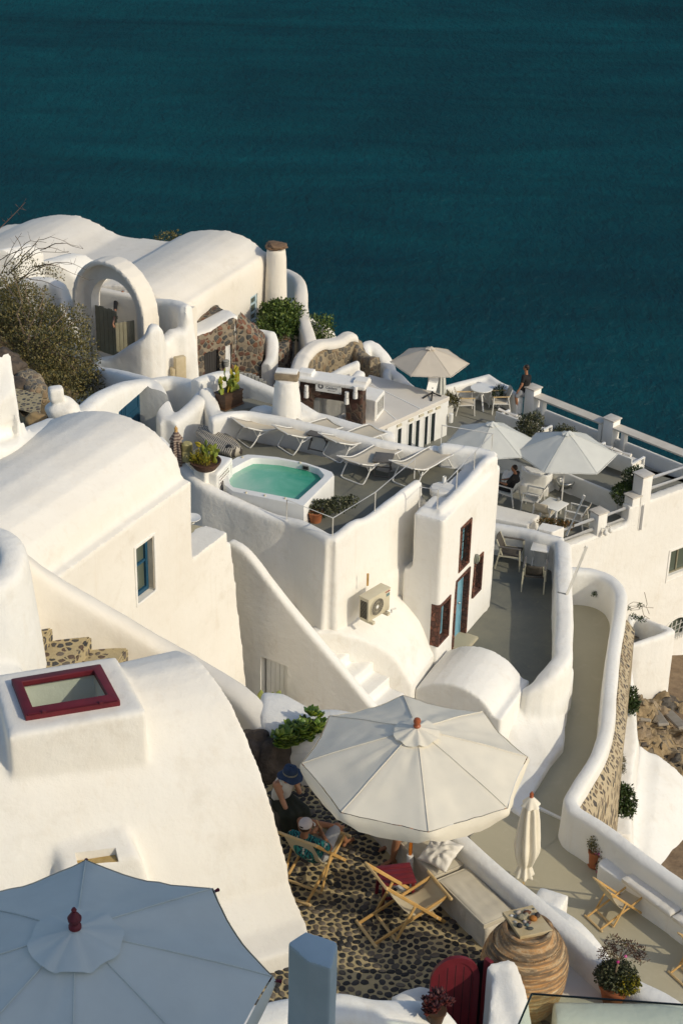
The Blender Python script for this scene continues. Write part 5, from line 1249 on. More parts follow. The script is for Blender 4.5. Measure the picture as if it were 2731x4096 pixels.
rw_ = [('c2',930,640,56.5),('c2',985,680,56.5),('c2',1040,700,56.4),('c2',1080,750,56.2),('c2',1095,800,56)]
wall(bm, [PY(*q) for q in rw_], .5, -13, step=.2)
single('wall', melt(bm, .07, 3, .015), M['plaster_far'], 'rounded white wall at the sea edge behind a small bush', 'wall')
cw = [('h6',1080,1075,50.6),('h6',1200,1085,50.7),('h6',1320,990,51.2),('h6',1385,850,52.0),('h6',1420,740,52.7),('h5',190,530,53.3),('h5',290,420,53.8),('h5',400,360,54.2),('h5',540,350,54.4),('h5',660,320,54.6),('h5',730,265,54.8),('h5',790,255,54.9),('h5',850,270,55.0)]
cwp = catmull([PY(*q) for q in cw], .12)
bm = B(); wall(bm, cwp, .48, AF-.1, curve=False, rnd_top=.45)
crown = melt(bm, .06, 3, .012)
def trim(bm, fn):
    for v in bm.verts: fn(v)
    return bm
t = thing('stone_wall', 'curving lava stone wall with a thick white crown above the portal', 'wall')
bmc = B(); out = []
for i, p in enumerate(cwp):
    a = cwp[max(0,i-1)]; b = cwp[min(len(cwp)-1,i+1)]; d = (b-a).xy.normalized(); n = Vector((d.y,-d.x))
    h = .27; out.append([Vector((*(p.xy+n*h), p.z-.24)), Vector((*(p.xy+n*h*.95), p.z-.07)), Vector((*(p.xy+n*h*.5), p.z+.02)), Vector((*(p.xy-n*h*.5), p.z+.02)), Vector((*(p.xy-n*h*.95), p.z-.07)), Vector((*(p.xy-n*h), p.z-.24))])
rings(bmc, out)
obj('crown', melt(bmc, .045, 3, .012), M['plaster_far'], t)
bms = B(); wall(bms, [p + Vector((0,0,-.10)) for p in cwp], .48, -12, curve=False, top=4); obj('stonework', melt(bms, .07, 1, .05, 2.2), M['stone_tan'], t, 60)
bm = B()
c2p = [('h5',875,330,54.9),('h5',920,470,54.6),('h5',985,535,54.3),('h5',1060,555,54.0),('h5',1110,560,53.8)]
wall(bm, [PY(*q) for q in c2p], .44, -12, step=.12, top=4); single('stone_wall', melt(bm, .06, 1, .05, 2.2), M['stone_tan'], 'short lower end of the stone wall stepping down to the portal', 'wall')
bm = B()
wall(bm, [PY('h5',990,530,54.6), PY('h5',960,440,55.0), PY('h5',985,370,55.4), PY('h5',1050,355,55.5), PY('h5',1095,375,55.5)], .35, -12, step=.12)
wall(bm, [PY('h5',1085,380,55.4), PY('h5',1150,450,55.2), PY('h5',1220,530,55), PY('h5',1280,640,54.8), PY('h5',1305,720,54.6), PY('h5',1400,780,54.4), PY('h5',1480,880,54.2), PY('h5',1540,930,54)], .5, -13, step=.2)
wall(bm, [PY('h5',1255,690,54.2), PY('h5',1235,750,53.9), PY('h5',1240,830,53.6), PY('h5',1400,880,53.3)], .3, -13, step=.2)
single('sea_wall', melt(bm, .06, 3, .02), M['plaster'], 'twisting white walls dropping to the sea side beside the flat roof', 'wall')
bm = B(); wall(bm, [PY('h5',490,800,52.6), PY('h5',650,710,52.8), PY('h5',780,650,53.0), PY('h5',880,605,53.1), PY('h5',905,640,53.1)], .3, -12, step=.2); wall(bm, [PY('h5',800,850,51.9), PY('h5',920,720,52.6)], .35, -12)
single('wall', melt(bm, .05, 2, .01), M['plaster'], 'white wedge shaped wall in front of the sunlit stonework', 'wall')
PT0 = P('h4',300,640,-9.0); PTd = (P('h4',1005,580,-9.0)-PT0).xy
p_a, p_b = PY('h4',285,185,49.9), PY('h4',1105,285,49.3); WP = Plane(p_a, (p_b-p_a).xy)
zt = (p_a.z+p_b.z)/2; zf = -9.6; ue_ = WP.uz('h4',1105,285)[0]
po = thing('portal', 'dark stone portal with a white lintel slab over an arched passage', 'portal')
bm = B(); WP.slab(bm, 0.05, ue_-.02, zf-1, zt-.12, 0, .55)
pm_ = melt(bm, .05, 1, .03, 2.5)
ai0, ai1 = WP.uz('h4',470,600)[0], WP.uz('h4',890,560)[0]; azt = WP.uz('h4',660,390)[1]
pm_ = cut(pm_, [WP.cutter(ai0, ai1, zf-1.2, azt, 1.0, (ai1-ai0)*.42)])
M['stone_dark'] = cobble('dark_reddish_stone', 4.0, (.10,.07,.05), [(.055,.025,.018),(.035,.03,.026),(.075,.035,.022),(.03,.025,.022),(.10,.06,.04)], .05, 1.2)  # near-black and reddish brown stones in dark mortar
obj('stonework', pm_, M['stone_dark'], po, 60)
bm = B(); WP.slab(bm, -.05, ue_+.08, zt-.14, zt, .08, .72); WP.slab(bm, -.05, .42, zt, zt+.12, -.1, .4); WP.slab(bm, ue_-.35, ue_+.08, zt, zt+.10, -.1, .4); obj('lintel_slab', melt(bm, .03, 2, .006), M['plaster'], po)
bm = B(); WP.slab(bm, .1, ue_-.1, zt-.62, zt-.20, .004, .05); obj('beam', bm, simple('dark_red_beam', (.055,.022,.015), (.035,.02,.015), 3, .6, .2, .01, stretch=(.4,.4,2)), po)
bm = B(); WP.slab(bm, ai0-.25, ai1+.25, zf-.5, azt+.1, -.95, .1); back = obj('inner_wall', bm, M['plaster'], po)
bm = B(); WP.slab(bm, ai0+.02, ai0+.20, zf-.5, azt-.05, -.06, .4); obj('door_jamb', bm, M['grey'], po)
s_ = rect(WP, 'h4', [(515,228),(838,268),(835,388),(515,350)])
sg = thing('sign', 'white rectangular sign with a grey round emblem on the stone portal', 'sign')
bm = B(); WP.slab(bm, s_[0], s_[1], s_[2], s_[3], .06, .03); obj('board', bm, M['paint'], sg)
M['ink'] = mat('grey_sign_lettering', (.10,.10,.11), .6)
TR = Matrix((( WP.d.x, 0, WP.n.x), (WP.d.y, 0, WP.n.y), (0, 1, 0))).to_4x4()
def text(tx, u, z, size, off=.063, plane=WP, mt=None, parent=None, T=None, align='CENTER', name='lettering'):
    cu = bpy.data.curves.new('t', 'FONT'); cu.body = tx; cu.size = size; cu.align_x = align; cu.align_y = 'CENTER'; cu.extrude = .002
    o = bpy.data.objects.new('t', cu); COL.objects.link(o); dg = bpy.context.evaluated_depsgraph_get(); dg.update()
    me = bpy.data.meshes.new_from_object(o.evaluated_get(dg)); bpy.data.objects.remove(o)
    me.materials.clear()
    me.transform((Matrix.Translation(plane.pt(u, z, off)) @ TRm(plane)) if T is None else T)
    return link(name, me, mt or M['ink'], parent)
def TRm(pl): return Matrix(((pl.d.x, 0, pl.n.x), (pl.d.y, 0, pl.n.y), (0, 1, 0))).to_4x4()
sw, shh = s_[1]-s_[0], s_[3]-s_[2]; zc = (s_[2]+s_[3])/2
text('Caldera', s_[0]+sw*.62, zc-.0*shh, shh*.36, parent=sg)
text('PREMIUM VILLAS', s_[0]+sw*.62, zc-.28*shh, shh*.10, parent=sg)
bm = B(); rr = shh*.27
pts = [WP.pt(s_[0]+sw*.20 + rr*math.cos(2*PI*i/28), zc+.02 + rr*math.sin(2*PI*i/28), .064) for i in range(28)]; bm.faces.new([bm.verts.new(p) for p in pts]); obj('emblem_disc', bm, M['ink'], sg)
bm = B()
def petal(cx, cz, a, L, W):
    n = 10; pp = []
    for i in range(n+1): f = i/n; pp.append((f*L, W*math.sin(PI*f**.7)))
    pp = pp + [(x, -y) for x, y in pp[::-1][1:-1]]
    c, s = math.cos(a), math.sin(a)
    bm.faces.new([bm.verts.new(WP.pt(cx + x*c - y*s, cz + x*s + y*c, .067)) for x, y in pp])
ex, ez = s_[0]+sw*.20, zc+.02
petal(ex, ez-rr*.05, PI/2, rr*.80, rr*.17); petal(ex, ez-rr*.1, R(150), rr*.66, rr*.14); petal(ex, ez-rr*.1, R(30), rr*.66, rr*.14); petal(ex, ez-rr*.05, -PI/2, rr*.6, rr*.12); petal(ex, ez-rr*.15, R(215), rr*.45, rr*.10); petal(ex, ez-rr*.15, R(-35), rr*.45, rr*.10)
WP.slab(bm, ex-rr*.42, ex+rr*.42, ez-rr*.19, ez-rr*.08, .0672, .002)
obj('emblem', bm, M['paint'], sg)
bm = B()
for (uu, zz) in ((.04,.85),(.96,.85),(.04,.15),(.96,.15)): c = WP.pt(s_[0]+sw*uu, s_[2]+shh*zz, .065); tube(bm, [c, c + WP.n*.03], .012)
obj('bolts', bm, M['grey'], sg)
for i, (x, y) in enumerate([(408,345),(912,425),(1020,355)]):
    u, z = WP.uz('h4',x,y); l = thing('wall_lamp', ['white cylinder wall lamp left of the sign', 'white cylinder wall lamp beneath the right end of the sign', 'white cylinder wall lamp at the right end of the portal'][i], 'lamp', tuple(WP.pt(u, z-.2, .12)))
    l['group'] = 'cylinder lamps on the portal'
    bm = B(); lathe(bm, [(.075,0),(.075,.2),(.07,.2),(.01,.18)], (0,0,0), 14); obj('shade', bm, M['paint'], l)
    bm = B(); lathe(bm, [(.065,.22),(.065,.4),(.01,.4)], (0,0,0), 14); obj('shade', bm, M['paint'], l)
    bm = B(); box(bm, tuple(-WP.n*.07 + Vector((0,0,.2))), (.05,.12,.06), math.atan2(WP.d.y, WP.d.x)); obj('bracket', bm, M['paint'], l)
RZ = -8.2
nc, fc = P('h4',1270,840,RZ), P('e6',1425,955,RZ)
WF = Plane(nc, (fc-nc).xy); fl = (fc-nc).xy.length
rp_ = [tuple(nc.xy), tuple(fc.xy), xy('e6',295,640,RZ), xy('h4',1180,150,RZ), xy('h4',1010,420,RZ), xy('h4',800,690,RZ)]
cb_ = thing('pavilion', 'low flat roofed white building with a row of tall windows', 'building')
bm = B(); inner = [tuple(WF.pt(-.2,0,-.10).xy), tuple(WF.pt(fl-.03,0,-.10).xy)] + [tuple(Vector(p)*.995) for p in rp_[2:]]
prism(bm, inner, -11, RZ-.16)
obj('walls', bm, M['plaster'], cb_)
bm = B(); prism(bm, rp_, RZ-.14, RZ); bmesh.ops.bevel(bm, geom=bm.edges[:], offset=.012, segments=1, affect='EDGES')
obj('roof', bm, simple('white_roof_sheet', (.70,.655,.58), (.65,.60,.52), 1.2, .7, .05, obj=False), cb_)
for f in (.33, .66):
    bm = B(); p, q_ = WF.pt(fl*f+.9, RZ+.006, -.1), None; a_ = WF.pt(fl*f-.2, 0, -.05).xy; b_ = Vector(rp_[4]).lerp(Vector(rp_[3]), f)
    bar(bm, (*a_, RZ+.005), (*b_, RZ+.005), .035, .016, bev=0); obj('roof_seam', bm, M['paint'], cb_)
wz = [WF.uz('e6',x,y) for x, y in [(350,1830),(470,1760),(535,1700),(665,1640),(775,1560),(885,1490),(950,1440),(1075,1365)]]
def fu(x, y): return WF.uz('e6',x,y)[0]
U = [fu(60,1950), fu(190,1900), fu(345,1835), fu(475,1760), fu(535,1705), fu(665,1635), fu(772,1560), fu(888,1490), fu(945,1440), fu(1078,1365)]
WT, WBm = RZ-.34, RZ-1.55
bm = B()
WF.slab(bm, fu(-200,1950), fl-.02, RZ-.33, RZ-.15, -.02, .10)
edges_ = [fu(-200,2000)] + U + [fl-.02]
for i in range(0, len(edges_), 2): WF.slab(bm, edges_[i], edges_[i+1], WBm-1.2, RZ-.32, -.03-.004*(i%3), .08)
WF.slab(bm, fu(-200,2000), fl-.03, WBm-1.3, WBm, -.04, .10)
for i in range(1, len(edges_)-1, 2): WF.ring(bm, edges_[i]-.02, edges_[i+1]+.02, WBm-.02, WT+.03, .05, -.015, .03)
fr_ = obj('window_frames', bm, M['paint'], cb_)
for i in range(1, len(edges_)-1, 2):
    bm = B(); WF.slab(bm, edges_[i], edges_[i+1], WBm, WT+.05, -.075, .01); obj('window_pane', bm, M['glass'], cb_)
for x, y in [(1120,1195),(915,1325),(680,1480),(405,1640),(100,1790)]:
    u, z = WF.uz('e6',x,y); bm = B(); WF.slab(bm, u-.10, u+.10, RZ-.25, RZ-.18, .03, .06); obj('clamp', bm, M['appliance'], cb_)
bm = B(); lathe(bm, [(.06,-.16),(.075,-.15),(.075,.15),(.06,.16)], WF.pt(fl+.02, RZ-.75, .08), 12); obj('lamp_shade', bm, M['paint'], cb_)
bm = B(); wall(bm, [P('h4',795,680,RZ+.12), P('h4',1050,755,RZ+.12), P('h4',1265,815,RZ+.12)], .16, RZ-.3, curve=False, top=3); wall(bm, [P('h4',800,670,RZ+.12), P('h4',1030,600,RZ+.12)], .16, RZ-.3, curve=False, top=3)
obj('roof_edge', melt(bm, .03, 2, .004), M['plaster'], cb_)
b0, b1_, b2_ = P('h4',1040,690,RZ), P('h4',1250,742,RZ), P('h4',1365,600,RZ)
bt_ = PV('h4',1262,487,b1_,(1,0)).z
bx = thing('service_box', 'white box with a perforated side grille on the flat roof', 'box')
bq_ = [b0.xy, b1_.xy, b2_.xy, b2_.xy + (b0.xy-b1_.xy)]
bm = B(); prism(bm, [tuple(p) for p in bq_], RZ-.05, bt_); bmesh.ops.bevel(bm, geom=bm.edges[:], offset=.015, segments=2, affect='EDGES'); obj('body', bm, M['plaster'], bx)
WX = Plane(b1_, (b2_-b1_).xy); wl = (b2_-b1_).xy.length
bm = B(); WX.ring(bm, .06, wl-.06, RZ+.06, bt_-.05, .05, .02, .03)
obj('grille_frame', bm, M['paint'], bx)
bm = B()
for i in range(7):
    for j in range(9):
        u = .14 + (wl-.28)*i/6; z = RZ+.15 + (bt_-RZ-.30)*j/8; WX.slab(bm, u-.022, u+.022, z-.022, z+.022, .006, .004)
obj('grille_holes', bm, M['dark'], bx)
bm = B()
ap = [('c1',1185,1535,38.4),('c1',1285,1465,38.9),('c1',1395,1360,39.6),('c1',1415,1295,40.4),('c1',1335,1258,41.2),('c1',1200,1234,41.6),('c1',1085,1245,41.4)]
wall(bm, [PY(*q) for q in ap], .42, -7, step=.15)
wall(bm, [PY('c1',1062,1252,40.9), PY('c1',1000,1230,41.4), PY('c1',850,1192,42.6), PY('c1',720,1170,43.8), PY('c1',650,1160,44.6), PY('c1',560,1180,45.4)], .4, -7, step=.2)
fwp = [('c1',520,1480,36.6),('c1',600,1425,37.2),('c1',700,1342,38.0),('c1',860,1275,39.2),('c1',1025,1250,40.3),('c1',1085,1295,40.0),('c1',1128,1400,39.3),('c1',1180,1530,38.5)]
wall(bm, [PY(*q) for q in fwp], .5, -7, step=.15)
cm_ = melt(bm, .055, 4, .015)
D0 = PY('c1',785,1410,38.45); D1 = PY('c1',1012,1342,39.95); WBD = Plane(D0, (D1-D0).xy)
bd_ = rect(WBD, 'c1', [(785,1412),(1014,1342),(1018,1560),(786,1600)])
zt_ = min(WBD.uz('c1',785,1412)[1], WBD.uz('c1',1012,1342)[1]); ztt = max(WBD.uz('c1',785,1412)[1], WBD.uz('c1',1012,1342)[1])
cm_ = cut(cm_, [WBD.cutter(bd_[0], bd_[1], -6.5, (zt_+ztt)/2, .9, out=.8)])
cy = thing('courtyard_house', 'curving white courtyard walls with a deep blue panelled double door', 'house')
obj('walls', cm_, M['plaster'], cy, 40)
bm = B(); um_ = (bd_[0]+bd_[1])/2; zt2 = (zt_+ztt)/2
WBD.slab(bm, bd_[0]+.0, um_-.006, -6.0, zt2-.02, -.16, .05); WBD.slab(bm, um_+.006, bd_[1], -6.0, zt2-.02, -.16, .05)
for (a_, b_) in ((bd_[0]+.08, um_-.07), (um_+.07, bd_[1]-.08)):
    for k in range(3): WBD.ring(bm, a_, b_, zt2-.62-.62*k, zt2-.12-.62*k, .035, -.145, .02)
d_ = obj('door', bm, M['blue'], cy)
bm = B(); box(bm, WBD.pt(um_, zt2-.14, -.13), (.03,.03,.12), math.atan2(WBD.d.y, WBD.d.x)); obj('latch', bm, M['black'], d_)
bm = B()
wall(bm, [P('c5',-150,455,.9), P('c5',0,470,.75), P('c5',120,420,.6), P('c5',260,355,.4), P('c5',400,300,.15)], .55, -8, step=.2, rnd_top=.5)
prism(bm, [P('c5',-150,-60,2.2).xy[:], P('c5',85,-40,2.0).xy[:], P('c5',120,150,1.6).xy[:], P('c5',150,330,.9).xy[:], P('c5',215,385,.55).xy[:], P('c5',-150,450,.9).xy[:]], -8, [2.6,2.4,1.75,1.0,.6,1.2])
single('side_walls', melt(bm, .06, 5, .02), M['plaster'], 'tall white wall end and ledge at the left edge above the wide vault', 'wall')
p = P('c1',430,1450,-1.0); bm = B(); blob(bm, p + Vector((0,.2,-.15)), (.42,.34,.30), 3, .2, 1.5, 2); box(bm, p + Vector((-.12,.1,.30)), (.34,.30,.34), R(20), bev=.06)
single('flue', melt(bm, .04, 4, .015), M['plaster'], 'small lumpy white flue with a dark slot below the bush', 'chimney')
hs = [PY('c1',-300,1300,40.0), PY('c1',330,1560,38.6), PY('c1',700,1250,46.5), PY('c1',-300,560,52.5)]
M['hill'] = simple('dry_hill_earth', (.10,.075,.045), (.21,.155,.09), 1.6, .95, 1.0, .15, .1, obj=False)
struct('hillside', rockpatch('h', hs, None, '', '', .35, 50), M['hill'], 180)
bm = B(); wl_ = [PY('c1',-60,1050,43.2), PY('c1',60,1075,42.6), PY('c1',130,1150,42.0), PY('c1',210,1210,41.4), PY('c1',270,1310,40.7)]
wall(bm, wl_, .6, -6, step=.15, batter=.06); st_ = melt(bm, .05, 2, .10, 1.6); single('rubble_wall', st_, M['stone_tan'], 'crumbling tan rubble wall on the slope beneath the olive bush', 'wall')
bm = B(); sheet(bm, [PY('c1',110,1330,40.6).xy[:], PY('c1',300,1370,40.2).xy[:], PY('c1',290,1520,38.9).xy[:], PY('c1',110,1470,39.4).xy[:]], 0)
for v_, q in zip(bm.verts, ((110,1330,40.6),(300,1370,40.2),(290,1520,38.9),(110,1470,39.4))): v_.co = PY('c1',*q) + Vector((0,-.1,.12))
struct('cobbled_path', bm, M['cobble_step'])
for i, (x, y, Y, s) in enumerate([(60,1150,42,.38),(130,1280,41.2,.33),(40,1080,42.4,.3),(260,1500,38.8,.22)]):
    bm = B(); blob(bm, PY('c1',x,y,Y) + Vector((0,-.1,-.05)), (s*1.2,s*.9,s*.8), 3, .45, 1.3, i+20); single('boulder', bm, M['rock'] if i != 3 else simple('ochre_rock', (.36,.25,.12), (.22,.15,.08), 4, .9, .9, .05), ['dark boulder beside the cobbled path under the bush','dark rounded boulder lowest on the path under the bush','brown boulder at the left frame edge under the bush','ochre rock beside the white flue'][i], 'boulder', None, 60)
bm = B()
rk = P('f4',130,900,.35); blob(bm, rk + Vector((.0,.30,-.12)), (.36,.30,.36), 4, .5, 1.2, 5); blob(bm, rk + Vector((-.25,.35,-.02)), (.28,.28,.34), 4, .5, 1.2, 9)
single('boulder', bm, M['rock'], 'dark lava rock against the mound behind the woman in the hat', 'boulder', None, 50)
tub = thing('plunge_pool', 'white rimmed plunge pool with turquoise water on the grey terrace', 'pool')
TZ = -2.68
outer = [Vector(XY('c4',*q,TZ)) for q in [(985,1087),(1197,872),(1185,850),(1140,832),(1000,785),(800,745),(640,729),(590,727),(520,745),(440,790),(400,850),(430,940),(489,986)]]
innr = [Vector(XY('c4',*q,TZ)) for q in [(945,1040),(1118,885),(1122,868),(1085,828),(1000,797),(820,763),(690,753),(632,752),(570,780),(490,825),(460,870),(470,930),(497,955)]]
bm = B(); l3 = lambda q, z: [Vector((p.x, p.y, z)) for p in q]
cc_ = sum(outer, Vector((0,0)))/len(outer)
rings(bm, [l3(outer, ZF-.02), l3(outer, TZ-.03), l3([p.lerp(cc_, .012) for p in outer], TZ), l3([p.lerp(cc_, -.01) for p in innr], TZ), l3([p.lerp(cc_, .006) for p in innr], TZ-.03), l3([p.lerp(cc_, .03) for p in innr], TZ-.55), l3([p.lerp(cc_, .99) for p in innr], TZ-.56)], caps=False)
obj('basin', bm, M['paint'], tub, 50)
wm = bpy.data.materials.new('pool_water'); wm.use_nodes = True; n = N(wm)
n.b.inputs['Roughness'].default_value = .06; n.b.inputs['Specular IOR Level'].default_value = .35
vx = n.pos()
sx = n.n('ShaderNodeVectorMath', operation='DOT_PRODUCT'); n.l(vx, sx.inputs[0]); sx.inputs[1].default_value = (.62,.30,0)
f_ = n.math('ADD', n.math('MULTIPLY', n.math('ADD', sx.outputs['Value'], -9.1), .62), n.math('MULTIPLY', n.math('SUBTRACT', n.noise(vx, 1.6, 4, .6, .5), .5), .7))
n.col(n.ramp(f_, [(0,(.33,.53,.42)),(.32,(.17,.46,.32)),(.66,(.05,.33,.20)),(1,(.015,.23,.13))])); n.bump(n.noise(vx, 9, 4, .6), .25, .02)
bm = B(); sheet(bm, [tuple(p.lerp(cc_, .004)) for p in innr], TZ-.15); obj('water', bm, wm, tub, None)
for x, y in [(583,997),(713,1016),(855,1037),(958,787),(557,750)]:
    p = P('c4',x,y,TZ); bm = B(); lathe(bm, [(.028,0),(.028,.014),(.018,.022),(.018,.035),(.005,.036)], p, 10); obj('jet_knob', bm, M['appliance'], tub)
p = P('c4',997,822,TZ-.07); bm = B(); box(bm, p + Vector((0,.02,0)), (.17,.03,.11), R(-18)); sk_ = obj('skimmer', bm, M['grey'], tub); bm = B(); box(bm, p + Vector((0,.0,0)), (.12,.02,.07), R(-18)); obj('skimmer_mouth', bm, M['dark'], sk_)
bx = thing('pump_box', 'white box with a pierced lattice side left of the plunge pool', 'box')
zt = -2.38
bq_ = [P('e4',1205,945,zt), P('e4',880,1290,zt), P('e4',560,1250,zt), P('e4',720,830,zt), P('e4',830,860,zt)]
bm = B(); prism(bm, [tuple(p.xy) for p in bq_], ZF, zt); obj('body', melt(bm, .025, 2, .004), M['paint'], bx)
WL = Plane(bq_[1], (bq_[0]-bq_[1]).xy); ll = (bq_[0]-bq_[1]).xy.length
bm = B()
for i in range(7):
    for j in range(6):
        u = ll*.14 + ll*.62*(i+.5*(j%2))/7; z = zt-.14 - .085*j
        q4 = [WL.pt(u-.030, z, .012), WL.pt(u, z-.022, .012), WL.pt(u+.030, z, .012), WL.pt(u, z+.022, .012)]; bm.faces.new([bm.verts.new(v_) for v_ in q4])
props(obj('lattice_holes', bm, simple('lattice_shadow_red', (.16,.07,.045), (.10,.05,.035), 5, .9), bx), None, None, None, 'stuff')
bm = B(); WL.ring(bm, ll*.05, ll*.93, zt-.62, zt-.06, .05, .02, .02); obj('lattice_frame', bm, M['paint'], bx)
bm = B(); prism(bm, [xy('e4',880,1165,zt+.0), xy('e4',820,1240,zt), xy('e4',620,1290,zt), xy('e4',380,1190,zt), xy('e4',520,1080,zt), xy('e4',760,1090,zt)], ZF, zt+.06)
single('low_wall', melt(bm, .03, 3, .004), M['plaster'], 'pale ledge under the brown bowl of cactus', 'ledge')
def lounger(label, loc, rz):
    t = thing('sun_lounger', label, 'sun lounger', loc, rz, 'sun loungers on the pool terrace')
    W = .31; pf = catmull([(0,-.78,.62),(0,-.52,.50),(0,-.25,.39),(0,.1,.36),(0,.5,.37),(0,.85,.36)], .08)
    bm = B(); rows = []
    for p in pf: rows.append([Vector(((2*j/8-1)*W, p.y, p.z - .03*(1-(2*j/8-1)**2))) for j in range(9)])
    rings(bm, rows, closed=False); s_ = obj('sling', bm, M['sling_far'], t, 180); s_.modifiers.new('s', 'SOLIDIFY').thickness = .012
    for s in (-1,1):
        bm = B(); tube(bm, [(s*(W+.02), p.y, p.z) for p in pf], .018, 8); obj('side_rail', bm, M['metal_white'], t)
    for y0, y1 in ((-.35,-.62), (.62,.86)):
        bm = B(); k = 1 if y0 > 0 else -1
        tube(bm, catmull([(-W-.02,y0,.37),(-W-.03,(y0+y1)/2,.18),(-W-.01,y1,.03),(-W+.06,y1+.02*k,.018),(W-.06,y1+.02*k,.018),(W+.01,y1,.03),(W+.03,(y0+y1)/2,.18),(W+.02,y0,.37)], .05), .017, 8); obj('leg_loop', bm, M['metal_white'], t)
    bm = B(); tube(bm, [(-W-.02,-.55,.51),(-W-.05,-.45,.30),(-W-.03,-.12,.36)], .012, 6); obj('arm_strut', bm, M['metal_white'], t)
    bm = B(); tube(bm, [(W+.02,-.55,.51),(W+.05,-.45,.30),(W+.03,-.12,.36)], .012, 6); obj('arm_strut', bm, M['metal_white'], t)
    for yy, zz in ((-.78,.62),(.85,.36)): bm = B(); tube(bm, [(-W-.02,yy,zz),(W+.02,yy,zz)], .018, 8); obj('crossbar', bm, M['metal_white'], t)
    return t
def place_l(k, a, b, ang, lab):
    pa_, pb_ = P(k,*a,-2.62), P(k,*b,-2.62); c = (pa_+pb_)/2; d = Vector((math.cos(ang), math.sin(ang)))
    o = c.xy + d*.78; return lounger(lab, (o.x, o.y, ZF), ang - PI/2)
place_l('g1', (575,210), (800,235), R(52), 'sun lounger nearest the small round table on the pool terrace')
place_l('g1', (175,165), (385,210), R(52), 'sun lounger between the plunge pool corner and the dark folding table')
place_l('c4', (1055,600), (1240,640), R(42), 'sun lounger third from the right, behind the far rim of the pool')
place_l('c4', (735,545), (905,585), R(38), 'sun lounger second from the left, left of a dark folding table')
place_l('c4', (450,490), (600,535), R(34), 'sun lounger farthest left, beside the curved white wall')
def xtable(name, label, loc, rz, L, W, h, top, leg, group=None):
    t = thing(name, label, 'table', loc, rz, group)
    bm = B(); box(bm, (0,0,h-.012), (L, W, .024), bev=.005); obj('table_top', bm, top, t)
    for s in (-1,1):
        for q in (-1,1):
            bm = B(); bar(bm, (s*(L/2-.05), q*(W/2-.04), h-.03), (s*(L/2-.06+ -.0), -q*(W/2-.02), 0), .03, .03, up=(1,0,0)); obj('leg', bm, leg, t)
    for q in (-1,1): bm = B(); bar(bm, (-L/2+.06, q*(W/2-.02), .04), (L/2-.06, q*(W/2-.02), .04), .025, .025); obj('stretcher', bm, leg, t)
    return t
for q, lab in ((((1000,580),(1130,610),(1178,575),(1060,547)),'dark weathered folding table between the middle loungers'),):
    v4_ = [P('c4',*k,-2.78) for k in q]; c = sum(v4_, Vector())/4; d = (v4_[1]-v4_[0]); xtable('side_table', lab, (c.x, c.y, ZF), math.atan2(d.y, d.x), .52, .40, .42, M['wood_dark'], M['wood_dark'], 'dark folding tables')
v4_ = [P('g1',*k,-2.78) for k in ((460,180),(610,195),(648,130),(500,112))]; c = sum(v4_, Vector())/4; d = (v4_[1]-v4_[0]); xtable('side_table', 'dark weathered folding table between the two right loungers', (c.x, c.y, ZF), math.atan2(d.y, d.x), .46, .50, .42, M['wood_dark'], M['wood_dark'], 'dark folding tables')
p = P('g1',1020,400,ZF+.15); t = thing('round_block', 'low round grey white block with a small cup in the terrace corner', 'table', (p.x, p.y, ZF)); bm = B(); lathe(bm, [(.30,0),(.31,.16),(.27,.19),(.01,.20)], (0,0,0), 10); obj('block', bm, M['metal_white'], t)
p2 = P('g1',1030,355,ZF+.2); bm = B(); lathe(bm, [(.042,0),(.045,.16),(.04,.16),(.036,.02)], (p2.x, p2.y, ZF+.2), 14); single('cup', bm, M['paint'], 'white cylinder cup on the low round block', 'cup')
def rail_run(label, posts, h=.46):
    base = P(*posts[0]); t = thing('railing', label, 'railing', tuple(base)); tops = []
    for q in posts:
        p = P(*q) - base; bm = B(); tube(bm, [p + Vector((0,0,-.06)), p + Vector((0,0,h))], .013, 8); obj('post', bm, M['metal_white'], t); tops.append(p + Vector((0,0,h)))
    for a, b in zip(tops, tops[1:]): bm = B(); tube(bm, [a, b], .013, 8); obj('top_rail', bm, M['metal_white'], t)
    return t
rail_run('thin white railing round the near corner of the pool terrace', [('c4',866,1172,-2.86), ('c4',1185,1302,-2.86), ('g1',488,572,-2.88), ('g1',797,305,-2.86)])
rail_run('thin white railing along the right wing of the terrace house', [('g1',836,530,-3.05), ('g1',976,552,-3.0), ('g1',1126,398,-2.9), ('g1',1264,250,-2.84), ('g1',1400,108,-2.73), ('c3',335,600,-2.70)])
uq = [P('g1',345,1462,-4.97), P('g1',435,1472,-4.97), P('g1',590,1378,-4.97)]
ac = thing('air_conditioner', 'cream outdoor air conditioner unit with a round fan grille on the small roof', 'air conditioner', tuple(uq[1]))
fx = (uq[2]-uq[1]).xy; al = fx.length; fx.normalize(); rzA = math.atan2(fx.y, fx.x)
bm = B(); box(bm, (.37,.14,.35), (.74,.27,.56), bev=.018, seg=2); box(bm, (.37,.14,.635), (.76,.29,.03), bev=.01); o = obj('casing', bm, M['appliance'], ac)
ac.rotation_euler = (0,0,rzA)
for y_ in (.10,.62): bm = B(); box(bm, (y_,.10,.035), (.09,.36,.07), bev=.008); obj('foot', bm, M['appliance'], ac)
bm = B()
for i in range(13): box(bm, (-.003,.14,.14+.034*i), (.012,.19,.017))
props(obj('side_louvres', bm, M['dark'], ac), None, None, None, 'stuff')
fr2 = B(); 
RX = Matrix.Rotation(PI/2, 3, 'X')
lathe(fr2, [(.205,0),(.225,.004),(.225,.014),(.205,.016)], (.29,0,.35), 32, RX, True)
obj('fan_ring', fr2, M['appliance'], ac)
bm = B(); lathe(bm, [(.20,0),(.20,.003)], (.29,-.006,.35), 32, RX); obj('fan_disc', bm, simple('fan_grey', (.11,.10,.08), (.18,.165,.13), 30, .6), ac)
